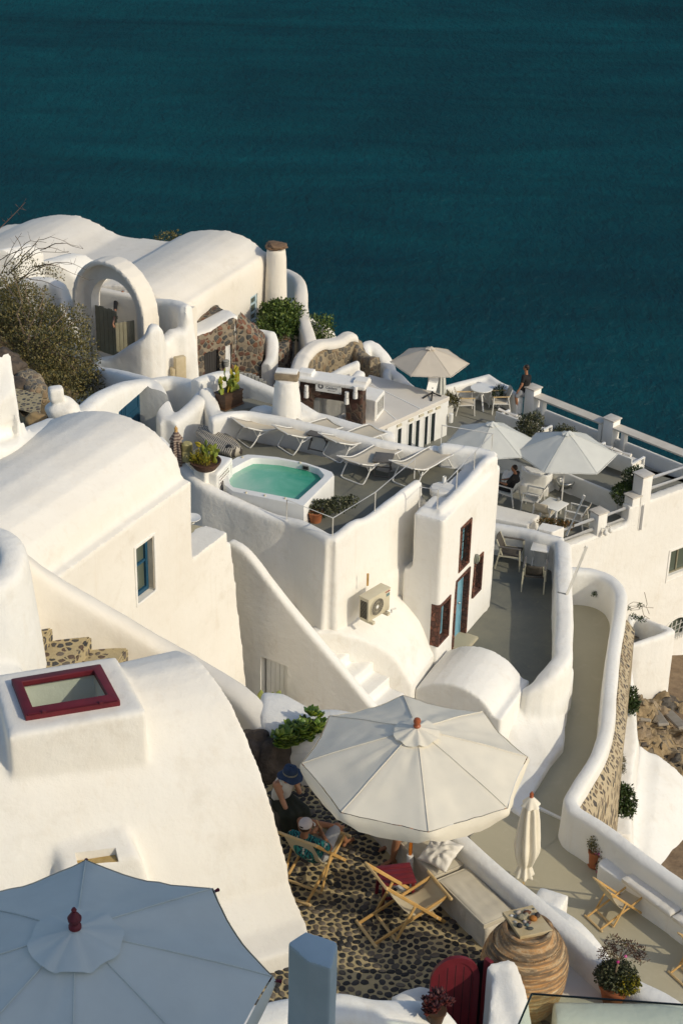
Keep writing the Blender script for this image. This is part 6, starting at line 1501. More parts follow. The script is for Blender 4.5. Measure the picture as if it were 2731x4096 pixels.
bm = B()
for i in range(22):
    a = 2*PI*i/22; tube(bm, [(.29+.035*math.cos(a), -.012, .35+.035*math.sin(a)), (.29+.205*math.cos(a+.35), -.012, .35+.205*math.sin(a+.35))], .0028, 4)
for r in (.12,): tube(bm, [(.29+r*math.cos(a), -.012, .35+r*math.sin(a)) for a in [2*PI*k/32 for k in range(33)]], .0028, 4)
props(obj('fan_grille', bm, M['appliance'], ac), None, None, None, 'stuff')
bm = B(); lathe(bm, [(.05,0),(.05,.012),(.01,.014)], (.29,0,.35), 20, RX); obj('fan_hub', bm, M['paint'], ac)
text('TOSHIBA', 0, 0, .042, T=Matrix.Translation((.645,-.001,.585)) @ Matrix.Rotation(PI/2, 4, 'X'), mt=mat('red_logo', (.45,.02,.02), .5), parent=ac, name='logo')
bm = B(); box(bm, (.66,-.001,.50), (.11,.004,.07)); obj('label_plate', bm, simple('teal_label', (.10,.20,.20), (.25,.32,.30), 30, .5), ac)
p = P('g1',430,1160,-4.25); bm = B(); tube(bm, [p, p + Vector((.0,0,.30))], .025, 8); single('wood_peg', bm, M['wood'], 'short wooden peg standing in the wall behind the air conditioner', 'peg')
p = P('g1',635,1357,-4.8); bm = B(); tube(bm, [p + Vector((-.05,0,-.05)), p + Vector((-.05,0,.02)), p + Vector((.05,.05,.03))], .02, 8); single('pipe_stub', bm, M['metal_white'], 'small grey pipe stub on the barrel roof beside the air conditioner', 'pipe')
p = WW.pt(*WW.uz('g1',1270,945), .05); t = thing('bulkhead_lamp', 'greenish oval bulkhead lamp between the windows of the terrace house', 'lamp', tuple(p)); bm = B(); blob(bm, (0,0,0), (.08,.06,.13), 2, 0); obj('glass_globe', bm, simple('lamp_glass', (.30,.32,.22), (.22,.24,.16), 5, .2), t)
bm = B()
for k in range(3): a = -.5+.5*k; tube(bm, [Vector((math.sin(a)*.08*math.cos(q), -.066*math.cos(a)*math.cos(q*.9), .135*math.sin(q))) for q in [-1.4+.35*j for j in range(9)]], .008, 5)
obj('cage', bm, M['grey'], t)
pale = M['canvas_grey']
p = P('c3',270,200,-7.45); umbrella('patio_umbrella', 'beige six sided umbrella against the sea, farthest left of the three', (p.x+.05, p.y+.15, DZ), 1.28, 2.15, 2.66, M['canvas_beige'], n=6, valance=.03, rot=R(0), capR=.17, sag=.02, group='umbrellas on the dining terrace', wrinkle=.5, seed=2)
umbrella('patio_umbrella', 'pale grey umbrella behind the thin white railing, middle of the three', (P('D',1129,970,-7.45).x, P('D',1129,970,-7.45).y, DL), 1.36, 2.12, 2.72, pale, n=6, valance=.03, rot=R(8), capR=.19, sag=.02, group='umbrellas on the dining terrace', wrinkle=.5, seed=4)
umbrella('patio_umbrella', 'pale grey umbrella over the round masonry seat, nearest of the three', (6.78, 47.75, DL), 1.55, 2.12, 2.80, pale, n=6, valance=.03, rot=R(0), capR=.19, sag=.02, group='umbrellas on the dining terrace', wrinkle=.5, seed=6)
def folded(label, loc, h, mt, r=.11, fin=None, group=None, pole_h=.5, stripe=None):
    t = thing('folded_umbrella', label, 'umbrella', loc, 0, group)
    bm = B(); tube(bm, [(0,0,0),(0,0,h)], .022, 10); obj('pole', bm, M['wood_pale'] if fin else M['metal_white'], t)
    prof = [(.03,h),(.055,h-.05),(r*.75,h-.30*h/2),(r*1.05,h*.55),(r*1.1,h*.40),(r*.75,h*.27),(r*.55,h*.24),(r*.9,h*.12)]
    pts = catmull([(a, 0, z) for a, z in prof], .03); rs = []
    for p in pts: rs.append([Vector(((p.x*(1+.24*math.sin(a*7+p.z*1.6)*min(1,(h-p.z)*4))+.01*noise.noise(Vector((a, p.z*3, 1))))*math.cos(a), (p.x*(1+.24*math.sin(a*7+p.z*1.6)*min(1,(h-p.z)*4)))*math.sin(a), p.z)) for a in [2*PI*j/56 for j in range(56)]])
    bm = B(); rings(bm, rs); obj('canopy', bm, mt, t, 180)
    bm = B(); rs = []
    for f in range(7): rs.append([Vector(((.03+.085*f/6*(r/.11)*(1+.16*math.sin(a*6)*f/6))*math.cos(a), (.03+.085*f/6*(r/.11)*(1+.16*math.sin(a*6)*f/6))*math.sin(a), h+.02-.20*(f/6)**1.3)) for a in [2*PI*j/40 for j in range(40)]])
    rings(bm, rs, caps=False); obj('vent_cap', bm, mt, t, 180)
    if fin: bm = B(); lathe(bm, [(.012,0),(.04,.01),(.045,.03),(.03,.05),(.045,.08),(.035,.11),(.012,.125),(.016,.14),(.008,.155)], (0,0,h), 14); obj('finial', bm, fin, t)
    return t
fu_ = P('d5',545,770,-8.0); folded('closed cream umbrella with a terracotta finial on the lower terrace', (fu_.x-.12, fu_.y+.35, -8.2), 2.25, M['canvas_near'], .20, M['terracotta_finial'])
p = P('e1',75,380,-8.0); folded('closed pale umbrella behind the sea side parapet', (p.x, p.y+.6, -9.6), 1.75, M['canvas_grey'], .13)
p = P('c5',1212,570,-2.0); ms_ = M['stripe'] = mat('striped_cloth', (.3,.2,.15), .9); n = N(ms_); g_ = n.n('ShaderNodeTexCoord').outputs['Object']; sz = n.n('ShaderNodeSeparateXYZ'); n.l(g_, sz.inputs[0]); n.col(n.ramp(n.math('FRACT', n.math('MULTIPLY', sz.outputs[2], 16)), [(0,(.34,.27,.21)),(.45,(.34,.27,.21)),(.5,(.13,.085,.07)),(.95,(.13,.085,.07))]))
folded('closed brown striped umbrella behind the far end of the wide vault', (p.x, p.y+.6, -3.3), 1.62, ms_, .15, M['wood'])
def sofa(label, a, b):
    d = (b-a).xy; L = d.length; t = thing('sofa', label, 'sofa', (a.x, a.y, DZ), math.atan2(d.y, d.x), 'white outdoor sofas')
    bm = B(); box(bm, (L/2, .02, .50), (L, .05, .62), rot=Matrix.Rotation(R(9), 4, 'X'), bev=.012); obj('backrest', bm, M['paint'], t)
    bm = B(); box(bm, (L/2, .38, .33), (L, .66, .05), bev=.01); obj('seat', bm, M['paint'], t)
    for f in (0, 1):
        bm = B(); box(bm, (L*(f*.48+.26), .40, .42), (L*.46, .56, .14), bev=.04, seg=3); obj('cushion', bm, M['cushion_white'], t)
        bm = B(); tube(bm, [(L*(.03+.48*f), .05, .86), (L*(.46+.48*f), .05, .86)], .06, 10); obj('back_cushion', bm, M['cushion_white'], t)
    for s in (0, 1):
        bm = B(); X = s*L; bar(bm, (X, .0, .60), (X, .72, .60), .07, .04); bar(bm, (X, .70, .60), (X, .70, 0), .06, .05); bar(bm, (X, .0, .62), (X, .05, 0), .06, .05); bar(bm, (X, .03, .30), (X, .70, .30), .05, .05); obj('arm_frame', bm, M['paint'], t)
s2a, s2b = P('e7',735,865,-8.8), P('e7',1100,1000,-8.8); sofa('white outdoor sofa with its back to us behind the nearest pale umbrella', s2a, s2b)
s1a = P('e1',920,880,-8.8); sofa('white outdoor sofa with its back to us behind the shrub near the standing man', s1a, s1a + (s2b-s2a).normalized()*1.72)
def chair(label, loc, rz, group='white dining chairs', arm=None, seatm=None, fr=None, h=.86, slat=False, back=None):
    t = thing('chair', label, 'chair', loc, rz, group); fr = fr or M['metal_white']; sm = seatm or M['sling_far']
    W = .27
    for s in (-1,1):
        bm = B(); bar(bm, (s*W,-.26,.64), (s*(W+.01),-.30,0), .035, .035, up=(0,1,0)); obj('leg', bm, fr, t)
        bm = B(); bar(bm, (s*W,.22,.64), (s*(W+.01),.34,0), .035, .035, up=(0,1,0)); obj('leg', bm, fr, t)
        bm = B(); bar(bm, (s*W,-.29,.65), (s*W,.26,.65), .05, .028); obj('armrest', bm, arm or fr, t)
        bm = B(); bar(bm, (s*(W-.03),.18,.40), (s*(W-.05),.36,h), .03, .03, up=(0,1,0)); obj('back_post', bm, fr, t)
        bm = B(); bar(bm, (s*W,-.27,.40), (s*W,.26,.38), .025, .035); obj('seat_rail', bm, fr, t)
    bm = B(); box(bm, (0,-.02,.41), (.50,.50,.025), rot=Matrix.Rotation(R(-3),4,'X'), bev=.008); obj('seat', bm, sm, t)
    bm = B(); rings(bm, [[Vector((x, .20+.17*f+ (.03*(1-(x/.22)**2)), .44+(h-.44)*f)) for x in (-.22,-.11,0,.11,.22)] for f in (0,.25,.5,.75,1)], closed=False); o = obj('backrest', bm, back or sm, t, 180); o.modifiers.new('s','SOLIDIFY').thickness = .015
    return t
def face(a, b): d = Vector(b) - Vector(a); return math.atan2(d.y, d.x) + PI/2
rt = Vector((4.62, 53.55))
chair('white dining chair with wooden armrests left of the round table', (4.07, 53.68, DZ), face((4.07,53.68), (4.9,53.75)), arm=M['wood_pale'])
chair('white dining chair with wooden armrests right of the round table', (5.25, 53.86, DZ), face((5.25,53.86), (4.4,53.75)), arm=M['wood_pale'])
rtp = P('e1',690,515,-8.87); t = thing('round_table', 'round white metal table in the sea side corner', 'table', (rtp.x, rtp.y, DZ)); bm = B(); lathe(bm, [(.01,.70),(.37,.70),(.38,.715),(.38,.73),(.37,.74),(.01,.74)], (0,0,0), 40); obj('table_top', bm, M['paint'], t)
for k in range(3): a = R(-80+120*k); bm = B(); bar(bm, (0,0,.69), (.05*math.cos(a),.05*math.sin(a),.5), .05,.05); bar(bm, (.03*math.cos(a),.03*math.sin(a),.52), (.38*math.cos(a),.38*math.sin(a),.0), .045, .045); obj('leg', bm, M['paint'], t)
sq = [P('h2',*k,DL+.73) for k in ((620,515),(785,440),(1035,520),(865,605))]; c = sum(sq, Vector())/4; d = sq[3]-sq[0]
t = thing('square_table', 'square white table under the nearest pale umbrella', 'table', (c.x, c.y, DL), math.atan2(d.y, d.x)); bm = B(); box(bm, (0,0,.72), (.68,.66,.03), bev=.006); obj('table_top', bm, M['paint'], t)
for s in (-1,1):
    for q in (-1,1): bm = B(); bar(bm, (s*.26,q*.26,.70), (s*.29,q*.29,0), .05, .05, up=(0,1,0)); obj('leg', bm, M['paint'], t)
p = P('h2',885,475,DL+.75); bm = B(); lathe(bm, [(.06,0),(.065,.03),(.045,.04),(.04,.10),(.02,.11)], p, 14); single('condiment_pot', bm, M['steel'], 'small white and black pot on the square table', 'pot')
chair('white dining chair facing left behind the seated man', (5.93, 48.0, DL), face((5.93,48.0),(5.0,48.35)), h=.84, seatm=M['cushion_white'])
chair('white dining chair with a tan back tucked at the square table', (6.2, 47.15, DL), face((6.2,47.15),(6.6,47.9)), h=.84)
chair('white dining chair under the seated man', (5.18, 48.45, DL), face((5.18,48.45),(4.4,48.9)), h=.84, seatm=M['canvas_grey'])
chair('shaded white dining chair behind the two thick rails', (7.15, 46.9, DL), face((7.15,46.9),(6.5,47.2)), h=.84)
rope = simple('dark_rope_weave', (.045,.038,.03), (.11,.095,.075), 60, .8, .6, .004, stretch=(1,.1,1)); cream = simple('cream_metal', (.56,.52,.38), (.50,.46,.33), 5, .5, .03)
chair('cream framed chair with dark woven seat at the far end of the passage', (4.36, 38.98, PASS), face((4.36,38.98),(5.2,38.75)), 'woven chairs in the passage', M['wood_dark'], rope, cream, .82)
chair('cream framed chair with dark woven back turned to us in the passage', (4.88, 37.95, PASS), face((4.88,37.95),(5.05,38.9)), 'woven chairs in the passage', M['wood_dark'], rope, cream, .80)
tq = [P('h2',*k,PASS+.68) for k in ((540,1100),(575,980),(795,1000),(745,1130))]; c = sum(tq, Vector())/4; d = tq[3]-tq[0]
xtable('side_table', 'pale folding table between the two woven chairs', (c.x, c.y, PASS), math.atan2(d.y, d.x), .46, .50, .68, M['metal_white'], M['metal_white'])
def bowl(label, c, s=1.0):
    t = thing('fire_bowl', label, 'bowl', (c.x, c.y, DL)); bm = B(); lathe(bm, [(.01,.22),(.12,.235),(.22,.31),(.275,.42),(.285,.50),(.275,.505),(.26,.42),(.20,.32),(.01,.26)], (0,0,0), 32); obj('bowl', bm, M['steel'], t, 180)
    for k in range(3): a = 2*PI*k/3; bm = B(); tube(bm, [(.2*math.cos(a),.2*math.sin(a),.30),(.26*math.cos(a),.26*math.sin(a),.0)], .018, 6); obj('leg', bm, M['black'], t)
bowl('round brushed steel bowl on dark legs beside the umbrella pole', P('h2',960,400,DL)); bowl('round steel bowl on dark legs behind the corner of the terrace house', P('e3',420,840,DL))
p = P('e6',960,925,RZ); t = thing('dish_antenna', 'white rectangular satellite dish panel on a dark cross foot on the flat roof', 'antenna', tuple(p))
for x, y in [(715,998),(1200,942),(943,1065)]: bm = B(); q = P('e6',x,y,RZ+.02)-p; bar(bm, (0,0,.10), tuple(q), .05, .03); obj('foot', bm, M['black'], t)
bm = B(); tube(bm, [(0,0,.06),(0,0,.28)], .024, 10); obj('mast', bm, M['black'], t)
c4_ = [PV('e6',x,y,p+Vector((0,-.05,0)),(1,.35)) - p for x, y in [(905,495),(1150,530),(1065,822),(810,790)]]; nrm = (c4_[1]-c4_[0]).cross(c4_[3]-c4_[0]).normalized()
tl_ = Vector((0,.22,0)); c4_ = [c4_[0]+tl_, c4_[1]+tl_, c4_[2], c4_[3]]
bm = B(); rings(bm, [[q for q in c4_], [q + Vector((0,.03,-.01)) for q in c4_]]); bmesh.ops.bevel(bm, geom=bm.edges[:], offset=.012, segments=2, affect='EDGES'); obj('panel', bm, M['paint'], t)
for (a, b, lab) in ((('h2',985,915),('h2',1210,415),'slim white pole leaning up from the passage wall end'),(('d2',690,712),('d2',840,352),'thin white pole bracketed to the broad passage wall')):
    p0_ = P(*a, -6.0); q0_ = PY(*b, p0_.y + .1); t = thing('pole', lab, 'pole', tuple(p0_)); bm = B(); tube(bm, [(0,0,0), tuple(q0_-p0_)], .033, 10); obj('shaft', bm, M['metal_white'], t); bm = B(); v_ = q0_-p0_; tube(bm, [v_ + Vector((-.06,0,-.03)), v_ + Vector((-.03,0,.02)), v_*1.0], .012, 6); obj('hook', bm, M['metal_white'], t)
    if a[0] == 'd2': bm = B(); tube(bm, [(0,0,0), tuple(P('d2',620,695,-6.0)-p0_)], .02, 8); obj('bracket', bm, M['grey'], t)
for i, (x, y) in enumerate([(400,790),(470,755)]):
    p = PV('e5',x,y,f0+fn*.03,(fd.x,fd.y)); t = thing('wall_light', ['white bulb spotlight at the left on the balustrade pier','white bulb spotlight at the right on the balustrade pier'][i], 'lamp', tuple(p)); t['group'] = 'spotlights on the pier'
    bm = B(); blob(bm, (fn.x*.12, fn.y*.12, -.07), (.075,.075,.09), 2, 0); obj('lamp_head', bm, M['metal_white'], t); bm = B(); tube(bm, [(0,0,.04),(fn.x*.10,fn.y*.10,.06),(fn.x*.12,fn.y*.12,0)], .022, 8); obj('arm', bm, M['metal_white'], t)
p = P('c4',862,490,-2.9); t = thing('chimney', 'short tapered white chimney with a flat stone slab on top', 'chimney', (p.x, p.y+.25, -3.2))
bm = B(); lathe(bm, [(.40,0),(.36,.5),(.31,1.0),(.27,1.25),(.27,1.3)], (0,0,0), 16); obj('stack', melt(bm, .04, 4, .02, 2), M['plaster'], t)
bm = B(); box(bm, (0,0,1.38), (.58,.30,.16), R(-8), bev=.02); obj('stone_slab', bm, simple('weathered_stone_slab', (.33,.26,.17), (.22,.17,.11), 8, .9, .5, .02), t); bm = B(); box(bm, (0,.05,1.48), (.54,.28,.05), R(-8), bev=.02); obj('cap', bm, M['plaster'], t)
def plant(name, label, cat, loc, group=None): return thing(name, label, cat, tuple(loc), 0, group)
def crown(t, lobes, n, L, W, mt, seed=1, nm='foliage', **k):
    bm = B(); clump(bm, lobes, n, L, W, seed, **k); return obj(nm, bm, mt, t, None)
r_ = random.Random(5)
b0 = PY('c1',330,1050,45.5); t = plant('olive_bush', 'big olive brown bush spreading over the slope at the left edge', 'bush', b0)
def L_(x, y, Y, s): return (tuple(PY('c1',x,y,Y) - b0), s)
lob = [L_(40,720,48.5,(1.0,.8,.75)), L_(170,740,48,(.95,.8,.7)), L_(90,900,47,(1.1,.8,.75)), L_(260,880,46.6,(1.05,.8,.75)), L_(400,920,46.2,(.95,.7,.75)), L_(500,860,46.6,(.6,.55,.6)), L_(200,1050,45.5,(1.0,.7,.65)), L_(380,1080,45,(1.1,.8,.8)), L_(500,1080,44.8,(.8,.6,.75)), L_(480,1240,43.6,(1.0,.7,.7)), L_(600,1290,43.2,(.75,.5,.55)), L_(390,1330,42.6,(.75,.5,.55)), L_(540,1400,42,(.6,.45,.4)), L_(690,1260,43.4,(.45,.3,.25)), L_(300,1220,44,(.7,.6,.6)), L_(-60,820,47.8,(1,.8,.9)), L_(30,620,49.5,(.8,.6,.5))]
crown(t, lob, 26000, .085, .042, M['leaf_bush'], 3, up=.25, shell=.45)
bm = B(); rb = random.Random(11)
tips = [L_(x, y, Y, 0)[0] for x, y, Y in [(100,500,48),(200,560,47.5),(300,620,47),(480,750,46),(620,950,45),(740,1250,43),(620,1150,44),(330,700,46.8),(560,830,45.6),(720,1180,43.4),(10,520,48.5)]]
twigs(bm, L_(200,1100,45.2,0)[0], tips, .035, rb); obj('branches', bm, M['twig'], t)
b1v = PY('c1',120,640,49.5); t = plant('bare_shrub', 'bare arching dry twigs above the olive bush', 'shrub', b1v)
bm = B()
for (sx_, sy_, mx_, my_, ex_, ey_) in [(60,520,300,270,540,320),(40,540,250,380,480,360),(80,480,300,330,500,380),(20,500,180,300,330,300),(60,600,300,470,500,440),(120,560,330,450,620,560),(200,480,420,430,600,480),(30,470,90,330,150,230),(0,420,110,360,260,310),(120,540,300,560,420,620),(60,620,220,520,380,520),(100,420,160,350,110,250),(0,640,200,600,400,690),(180,420,240,350,250,300),(280,350,420,300,580,340)]:
    pts = catmull([PY('c1',sx_,sy_,49.5)-b1v, PY('c1',mx_,my_,49)-b1v, PY('c1',ex_,ey_,48.6)-b1v], .2); pts = [p + rv(rb)*.035 for p in pts]
    tube(bm, pts, [.017*(1-.75*i/len(pts)) for i in range(len(pts))], 4)
    for p in pts[2::2]:
        tube(bm, [p, p + rv(rb)*.22 + Vector((0,0,.08))], [.008,.003], 3)
obj('twigs', bm, M['twig'], t)
bm = B()
for p in [(130,430),(150,480),(200,400),(300,500),(120,520),(90,480),(240,470),(330,480),(400,520)]: clump(bm, [(tuple(PY('c1',*p,49.2)-b1v), (.28,.2,.2))], 70, .075, .04, p[0], shell=.1)
obj('leaves', bm, M['leaf_bush'], t, None)
bs = PY('c1',10,190,60); t = plant('bare_shrub', 'thin dry twig sticking up against the sea at the top left', 'shrub', bs); bm = B()
tube(bm, catmull([Vector((-.4,0,-.4)), PY('c1',60,140,60)-bs, PY('c1',110,90,60)-bs, PY('c1',180,15,60)-bs], .15), [.02,.02,.017,.015,.013,.012,.011,.01,.009,.008,.007,.006,.006,.006,.006,.006,.006,.006,.006,.006,.006,.006,.006,.006,.006][:len(catmull([Vector((-.4,0,-.4)), PY('c1',60,140,60)-bs, PY('c1',110,90,60)-bs, PY('c1',180,15,60)-bs], .15))], 4)
for x, y in [(60,140),(90,110),(120,80),(150,45),(40,150),(140,60)]: p = PY('c1',x,y,60)-bs; tube(bm, [p, p + rv(rb)*.35], .006, 3); tube(bm, [p, p + rv(rb)*.25], .006, 3)
obj('twigs', bm, simple('red_twig', (.20,.10,.06), (.26,.14,.09), 8, .8, 0), t)
b = PY('c1',1165,268,60.5); t = plant('shrub', 'tiny shrub peeping over the far flat roof against the sea', 'shrub', b); crown(t, [((0,0,0),(.45,.3,.22)),((.25,0,.08),(.25,.2,.2))], 320, .11, .05, M['leaf_bush'], 6)
b = PY('h6',1150,450,55.6); t = plant('round_bush', 'dense round dark green bush in the white planter by the far vault', 'bush', b)
crown(t, [(tuple(PY('h6',x,y,Y)-b), s) for x, y, Y, s in [(1090,190,56.2,(.58,.6,.52)),(1200,185,56.2,(.75,.65,.52)),(1285,255,56,(.48,.55,.5)),(1090,310,55.6,(.62,.5,.42)),(1200,345,55.6,(.66,.55,.52)),(1150,460,55.2,(.46,.45,.48)),(950,345,55,(.28,.25,.14)),(1150,115,56.4,(.5,.45,.2))]], 8500, .10, .065, M['leaf_green'], 9, shell=.6)
bm = B(); tube(bm, [(0,0,-1.2),(0,.1,-.3),(0,.2,.3)], .06, 6); obj('trunk', bm, M['twig'], t)
b = PY('c2',995,740,55.9); t = plant('shrub', 'small green shrub against the rounded sea wall', 'shrub', b); crown(t, [((0,0,0),(.55,.4,.6)),((.25,0,.3),(.35,.3,.3)),((-.2,0,-.3),(.4,.3,.4))], 1500, .10, .06, M['leaf_green'], 12, shell=.5)
def potted(label, loc, lobes, n, L, W, mt, seed, pot=None, ph=.4, pr=.2, stem=True, square=False, shell=.5, name='potted_shrub'):
    t = plant(name, label, 'potted plant', loc)
    bm = B()
    if square: box(bm, (0,0,ph/2), (pr*2,pr*2,ph), R(12), bev=.02)
    else: lathe(bm, [(pr*.72,0),(pr,ph*.92),(pr*1.06,ph*.92),(pr*1.06,ph),(pr*.92,ph),(pr*.88,ph*.9),(.01,ph*.88)], (0,0,0), 20)
    obj('pot', bm, pot or M['terracotta'], t)
    if stem: bm = B(); tube(bm, [(0,0,ph*.8),(.02,.0,lobes[0][0][2])], .022, 6); obj('stem', bm, M['twig'], t)
    crown(t, lobes, n, L, W, mt, seed, shell=shell); return t
p = P('e3',850,210,DZ+1.05); potted('leafy potted shrub between the middle umbrella and a sofa', (p.x, p.y, DZ), [((0,0,1.0),(.42,.4,.40)),((.15,0,1.25),(.3,.3,.28)),((-.2,0,.8),(.3,.3,.25)),((.2,.0,.75),(.28,.25,.25)),((-.15,0,1.2),(.25,.25,.25))], 2600, .08, .045, M['leaf_grey'], 21, M['metal_white'], .4, .2)
p = P('e3',1340,430,DZ+.75); potted('leafy potted shrub behind the top of the nearest pale umbrella', (p.x, p.y, DZ), [((0,0,.75),(.45,.4,.36)),((.2,0,.95),(.3,.3,.25)),((-.25,0,.6),(.3,.3,.25)),((.0,0,1.05),(.25,.25,.22))], 2200, .08, .045, M['leaf_grey'], 22, M['metal_white'], .35, .2)
p = P('e5',680,640,DL); potted('round clipped potted shrub behind the thick white rails', (p.x, p.y+.35, DL), [((0,0,.72),(.36,.36,.34)),((.1,0,.8),(.3,.3,.28))], 2600, .055, .04, M['leaf_green'], 23, M['metal_white'], .35, .17, shell=.75)
p = P('e5',800,330,DZ); potted('dark potted shrub in the shade of the tall pier', (p.x, p.y+.1, DZ), [((0,0,.65),(.32,.3,.34)),((.1,0,.8),(.25,.25,.22))], 1300, .07, .045, M['leaf_dark'], 24, M['darkgrey'], .35, .18)
p = P('h2',860,790,-9.55); t = plant('shrub', 'low reddish green shrub behind the broad low pier', 'shrub', (p.x, p.y+.1, -9.6)); crown(t, [((-.3,.15,0),(.25,.2,.12)),((0,.1,0),(.3,.2,.13)),((.3,.0,0),(.25,.2,.12))], 900, .06, .04, leafmat('reddish_leaf', (.06,.06,.012), (.13,.08,.02), (.22,.10,.02)), 25)
p = P('e6',1275,1465,DZ); potted('spiky plant in a pale square pot at the corner of the pavilion', (p.x+.1, p.y+.1, DZ), [((0,0,.55),(.30,.28,.22)),((.25,0,.5),(.2,.2,.15))], 500, .20, .03, M['leaf_bush'], 26, M['metal_white'], .42, .17, False, True, .2)
p = PY('e1',960,600,54.2); t = plant('potted_shrub', 'dark spiky plant on the corner ledge behind the right chair', 'potted plant', (p.x, p.y, -9.3)); crown(t, [((0,0,.15),(.22,.2,.25))], 260, .22, .035, M['leaf_dark'], 27, shell=.15)
bm = B()
for a in (-.5,.0,.5,.9): tube(bm, [(0,0,.1),(.25*math.sin(a),0,.3+.3*math.cos(a))], [.012,.004], 4)
obj('stalks', bm, M['twig'], t)
def pad(bm, base, d, n, L, W, T=.022):
    d = Vector(d).normalized(); n = Vector(n); s = d.cross(n).normalized(); n = s.cross(d).normalized(); base = Vector(base); rs = []
    for i in range(9):
        f = i/8; w_ = W*.5*math.sin(PI*min(.985, .03+f*.97)**.85)**.75 + .004; th = T*(.35+.65*math.sin(PI*min(.98, f+.02)))
        c = base + d*(L*f); rs.append([c + s*w_*math.cos(2*PI*j/12) + n*th*math.sin(2*PI*j/12) for j in range(12)])
    rings(bm, rs); return base + d*L*.93
def opuntia(t, roots, seed, size, mt, depth=3):
    r = random.Random(seed)
    def grow(p, d, lv, L):
        n = Vector((r.uniform(-1,1), -1 + r.uniform(-.6,.6), r.uniform(-.2,.2)))
        b = B(); tip = pad(b, p, d, n, L, L*r.uniform(.6,.72), L*.09); obj('pad', b, mt if r.random() > .22 else M['leaf_yellow'], t, 180)
        if lv > 0:
            for k in range(r.choice((1,2,2) if lv > 1 else (0,1,1,2))):
                dd = (Vector(d) + Vector((r.uniform(-.9,.9), r.uniform(-.6,.6), r.uniform(.1,.6)))).normalized(); grow(tip + rv(r)*L*.12, dd, lv-1, L*r.uniform(.72,.95))
    for p in roots: grow(Vector(p), Vector((r.uniform(-.35,.35), r.uniform(-.3,.3), 1)), depth-1, size*r.uniform(.85,1.15))
pq = [P('c4',375,400,-3.15), P('c4',548,372,-3.15)]
pa_, pb_ = P('c4',437,418,-3.0), P('c4',552,368,-3.0); pc_ = P('c4',375,398,-3.0); ctr_ = pb_.lerp(pc_, .5); dd_ = (pb_-pa_); rzp = math.atan2(dd_.y, dd_.x)
t = plant('planter_box', 'brown ribbed planter box full of prickly pear cactus', 'potted plant', (ctr_.x, ctr_.y, -3.0)); t.rotation_euler = (0,0,rzp)
bm = B(); box(bm, (0,0,.20), (.62,.36,.38), bev=.015); 
for k in range(4): box(bm, (0,0,.06+.10*k), (.635,.375,.02))
box(bm, (0,0,.385), (.66,.40,.03), bev=.01); obj('box', bm, M['brown'], t); bm = B(); box(bm, (0,0,.012), (.68,.42,.025), bev=.008); obj('tray', bm, simple('brown_tray', (.13,.065,.03), (.10,.05,.025), 5, .5, .05), t)
opuntia(t, [(-.22,.05,.36),(-.08,-.05,.36),(.05,.06,.36),(.18,-.02,.36),(.26,.06,.36),(-.15,.1,.36),(.0,-.1,.36),(.12,.1,.36),(-.26,-.06,.36),(.08,-.08,.36),(.22,-.1,.36)], 4, .22, M['cactus'], 3)
bm = B(); prism(bm, [XY('c4',300,440,-3.02), XY('c4',470,432,-3.02), XY('c4',640,395,-3.02), XY('c4',800,420,-3.02), XY('c4',800,330,-3.02), XY('c4',320,350,-3.02)], -8, -3.02); single('flat_roof', bm, M['floor_terrace'], 'small grey flat roof carrying the brown planter box', 'roof')
bm = B()
wall(bm, [P('c4',230,205,-2.45), P('c4',350,165,-2.5), P('c4',465,150,-2.55), P('c4',640,215,-2.6), P('c4',820,290,-2.7), P('c4',940,360,-2.8), P('c4',1060,440,-2.95)], .34, -9, step=.2)
wall(bm, [P('c4',640,395,-2.9), P('c4',700,390,-2.78), P('c4',790,415,-2.85)], .5, -8, step=.15)
wall(bm, [P('c4',930,430,-2.95), P('c4',1100,455,-3.0), P('c4',1300,510,-3.0), P('c4',1568,575,-3.0), P('h4',1500,900,-3.05)], .5, -9, step=.2)
wall(bm, [P('c4',300,250,-2.5), P('c4',340,350,-2.75), P('c4',370,430,-2.9), P('c4',430,440,-2.9)], .4, -8, step=.15)
single('parapet_wall', melt(bm, .05, 4, .015), M['plaster'], 'double white parapets behind the loungers, running past the planter box and chimney', 'wall')
p = P('e4',640,1175,-2.36); t = plant('cactus_bowl', 'brown clay bowl with yellow green cactus and succulents', 'potted plant', p); bm = B(); lathe(bm, [(.20,0),(.25,.03),(.35,.17),(.36,.21),(.33,.21),(.30,.17),(.01,.15)], (0,0,0), 28); obj('bowl', bm, simple('dark_clay_bowl', (.10,.05,.03), (.075,.038,.024), 6, .7, .1), t)
opuntia(t, [(.02,0,.16),(.16,.02,.16),(.08,.08,.16),(.22,-.05,.16)], 13, .19, M['cactus'], 3)
crown(t, [((-.20,-.05,.26),(.16,.15,.16)),((.02,-.12,.24),(.16,.13,.14)),((-.1,.1,.28),(.14,.14,.14)),((-.28,0,.2),(.12,.12,.12))], 900, .07, .02, M['leaf_yellow'], 8, shell=.3, up=.8)
p = P('e4',262,1000,-2.35); bm = B(); tube(bm, [p, p + Vector((0,0,.42)), p + Vector((0,0,.45))], [.125,.125,.09], 8); single('post', bm, simple('yellowed_timber', (.42,.37,.17), (.34,.29,.12), 6, .8, .2), 'short yellowish octagonal post beside the cactus bowl', 'post')
t = plant('folded_awning', 'crumpled striped fabric roll on the terrace floor by the white wall', 'fabric', P('e4',950,760,ZF)); bm = B(); aa, bb = Vector((-.50,.75,.10)), Vector((.42,-.42,.12)); d_ = (bb-aa).normalized(); s_ = Vector((-d_.y, d_.x, 0)); rs = []
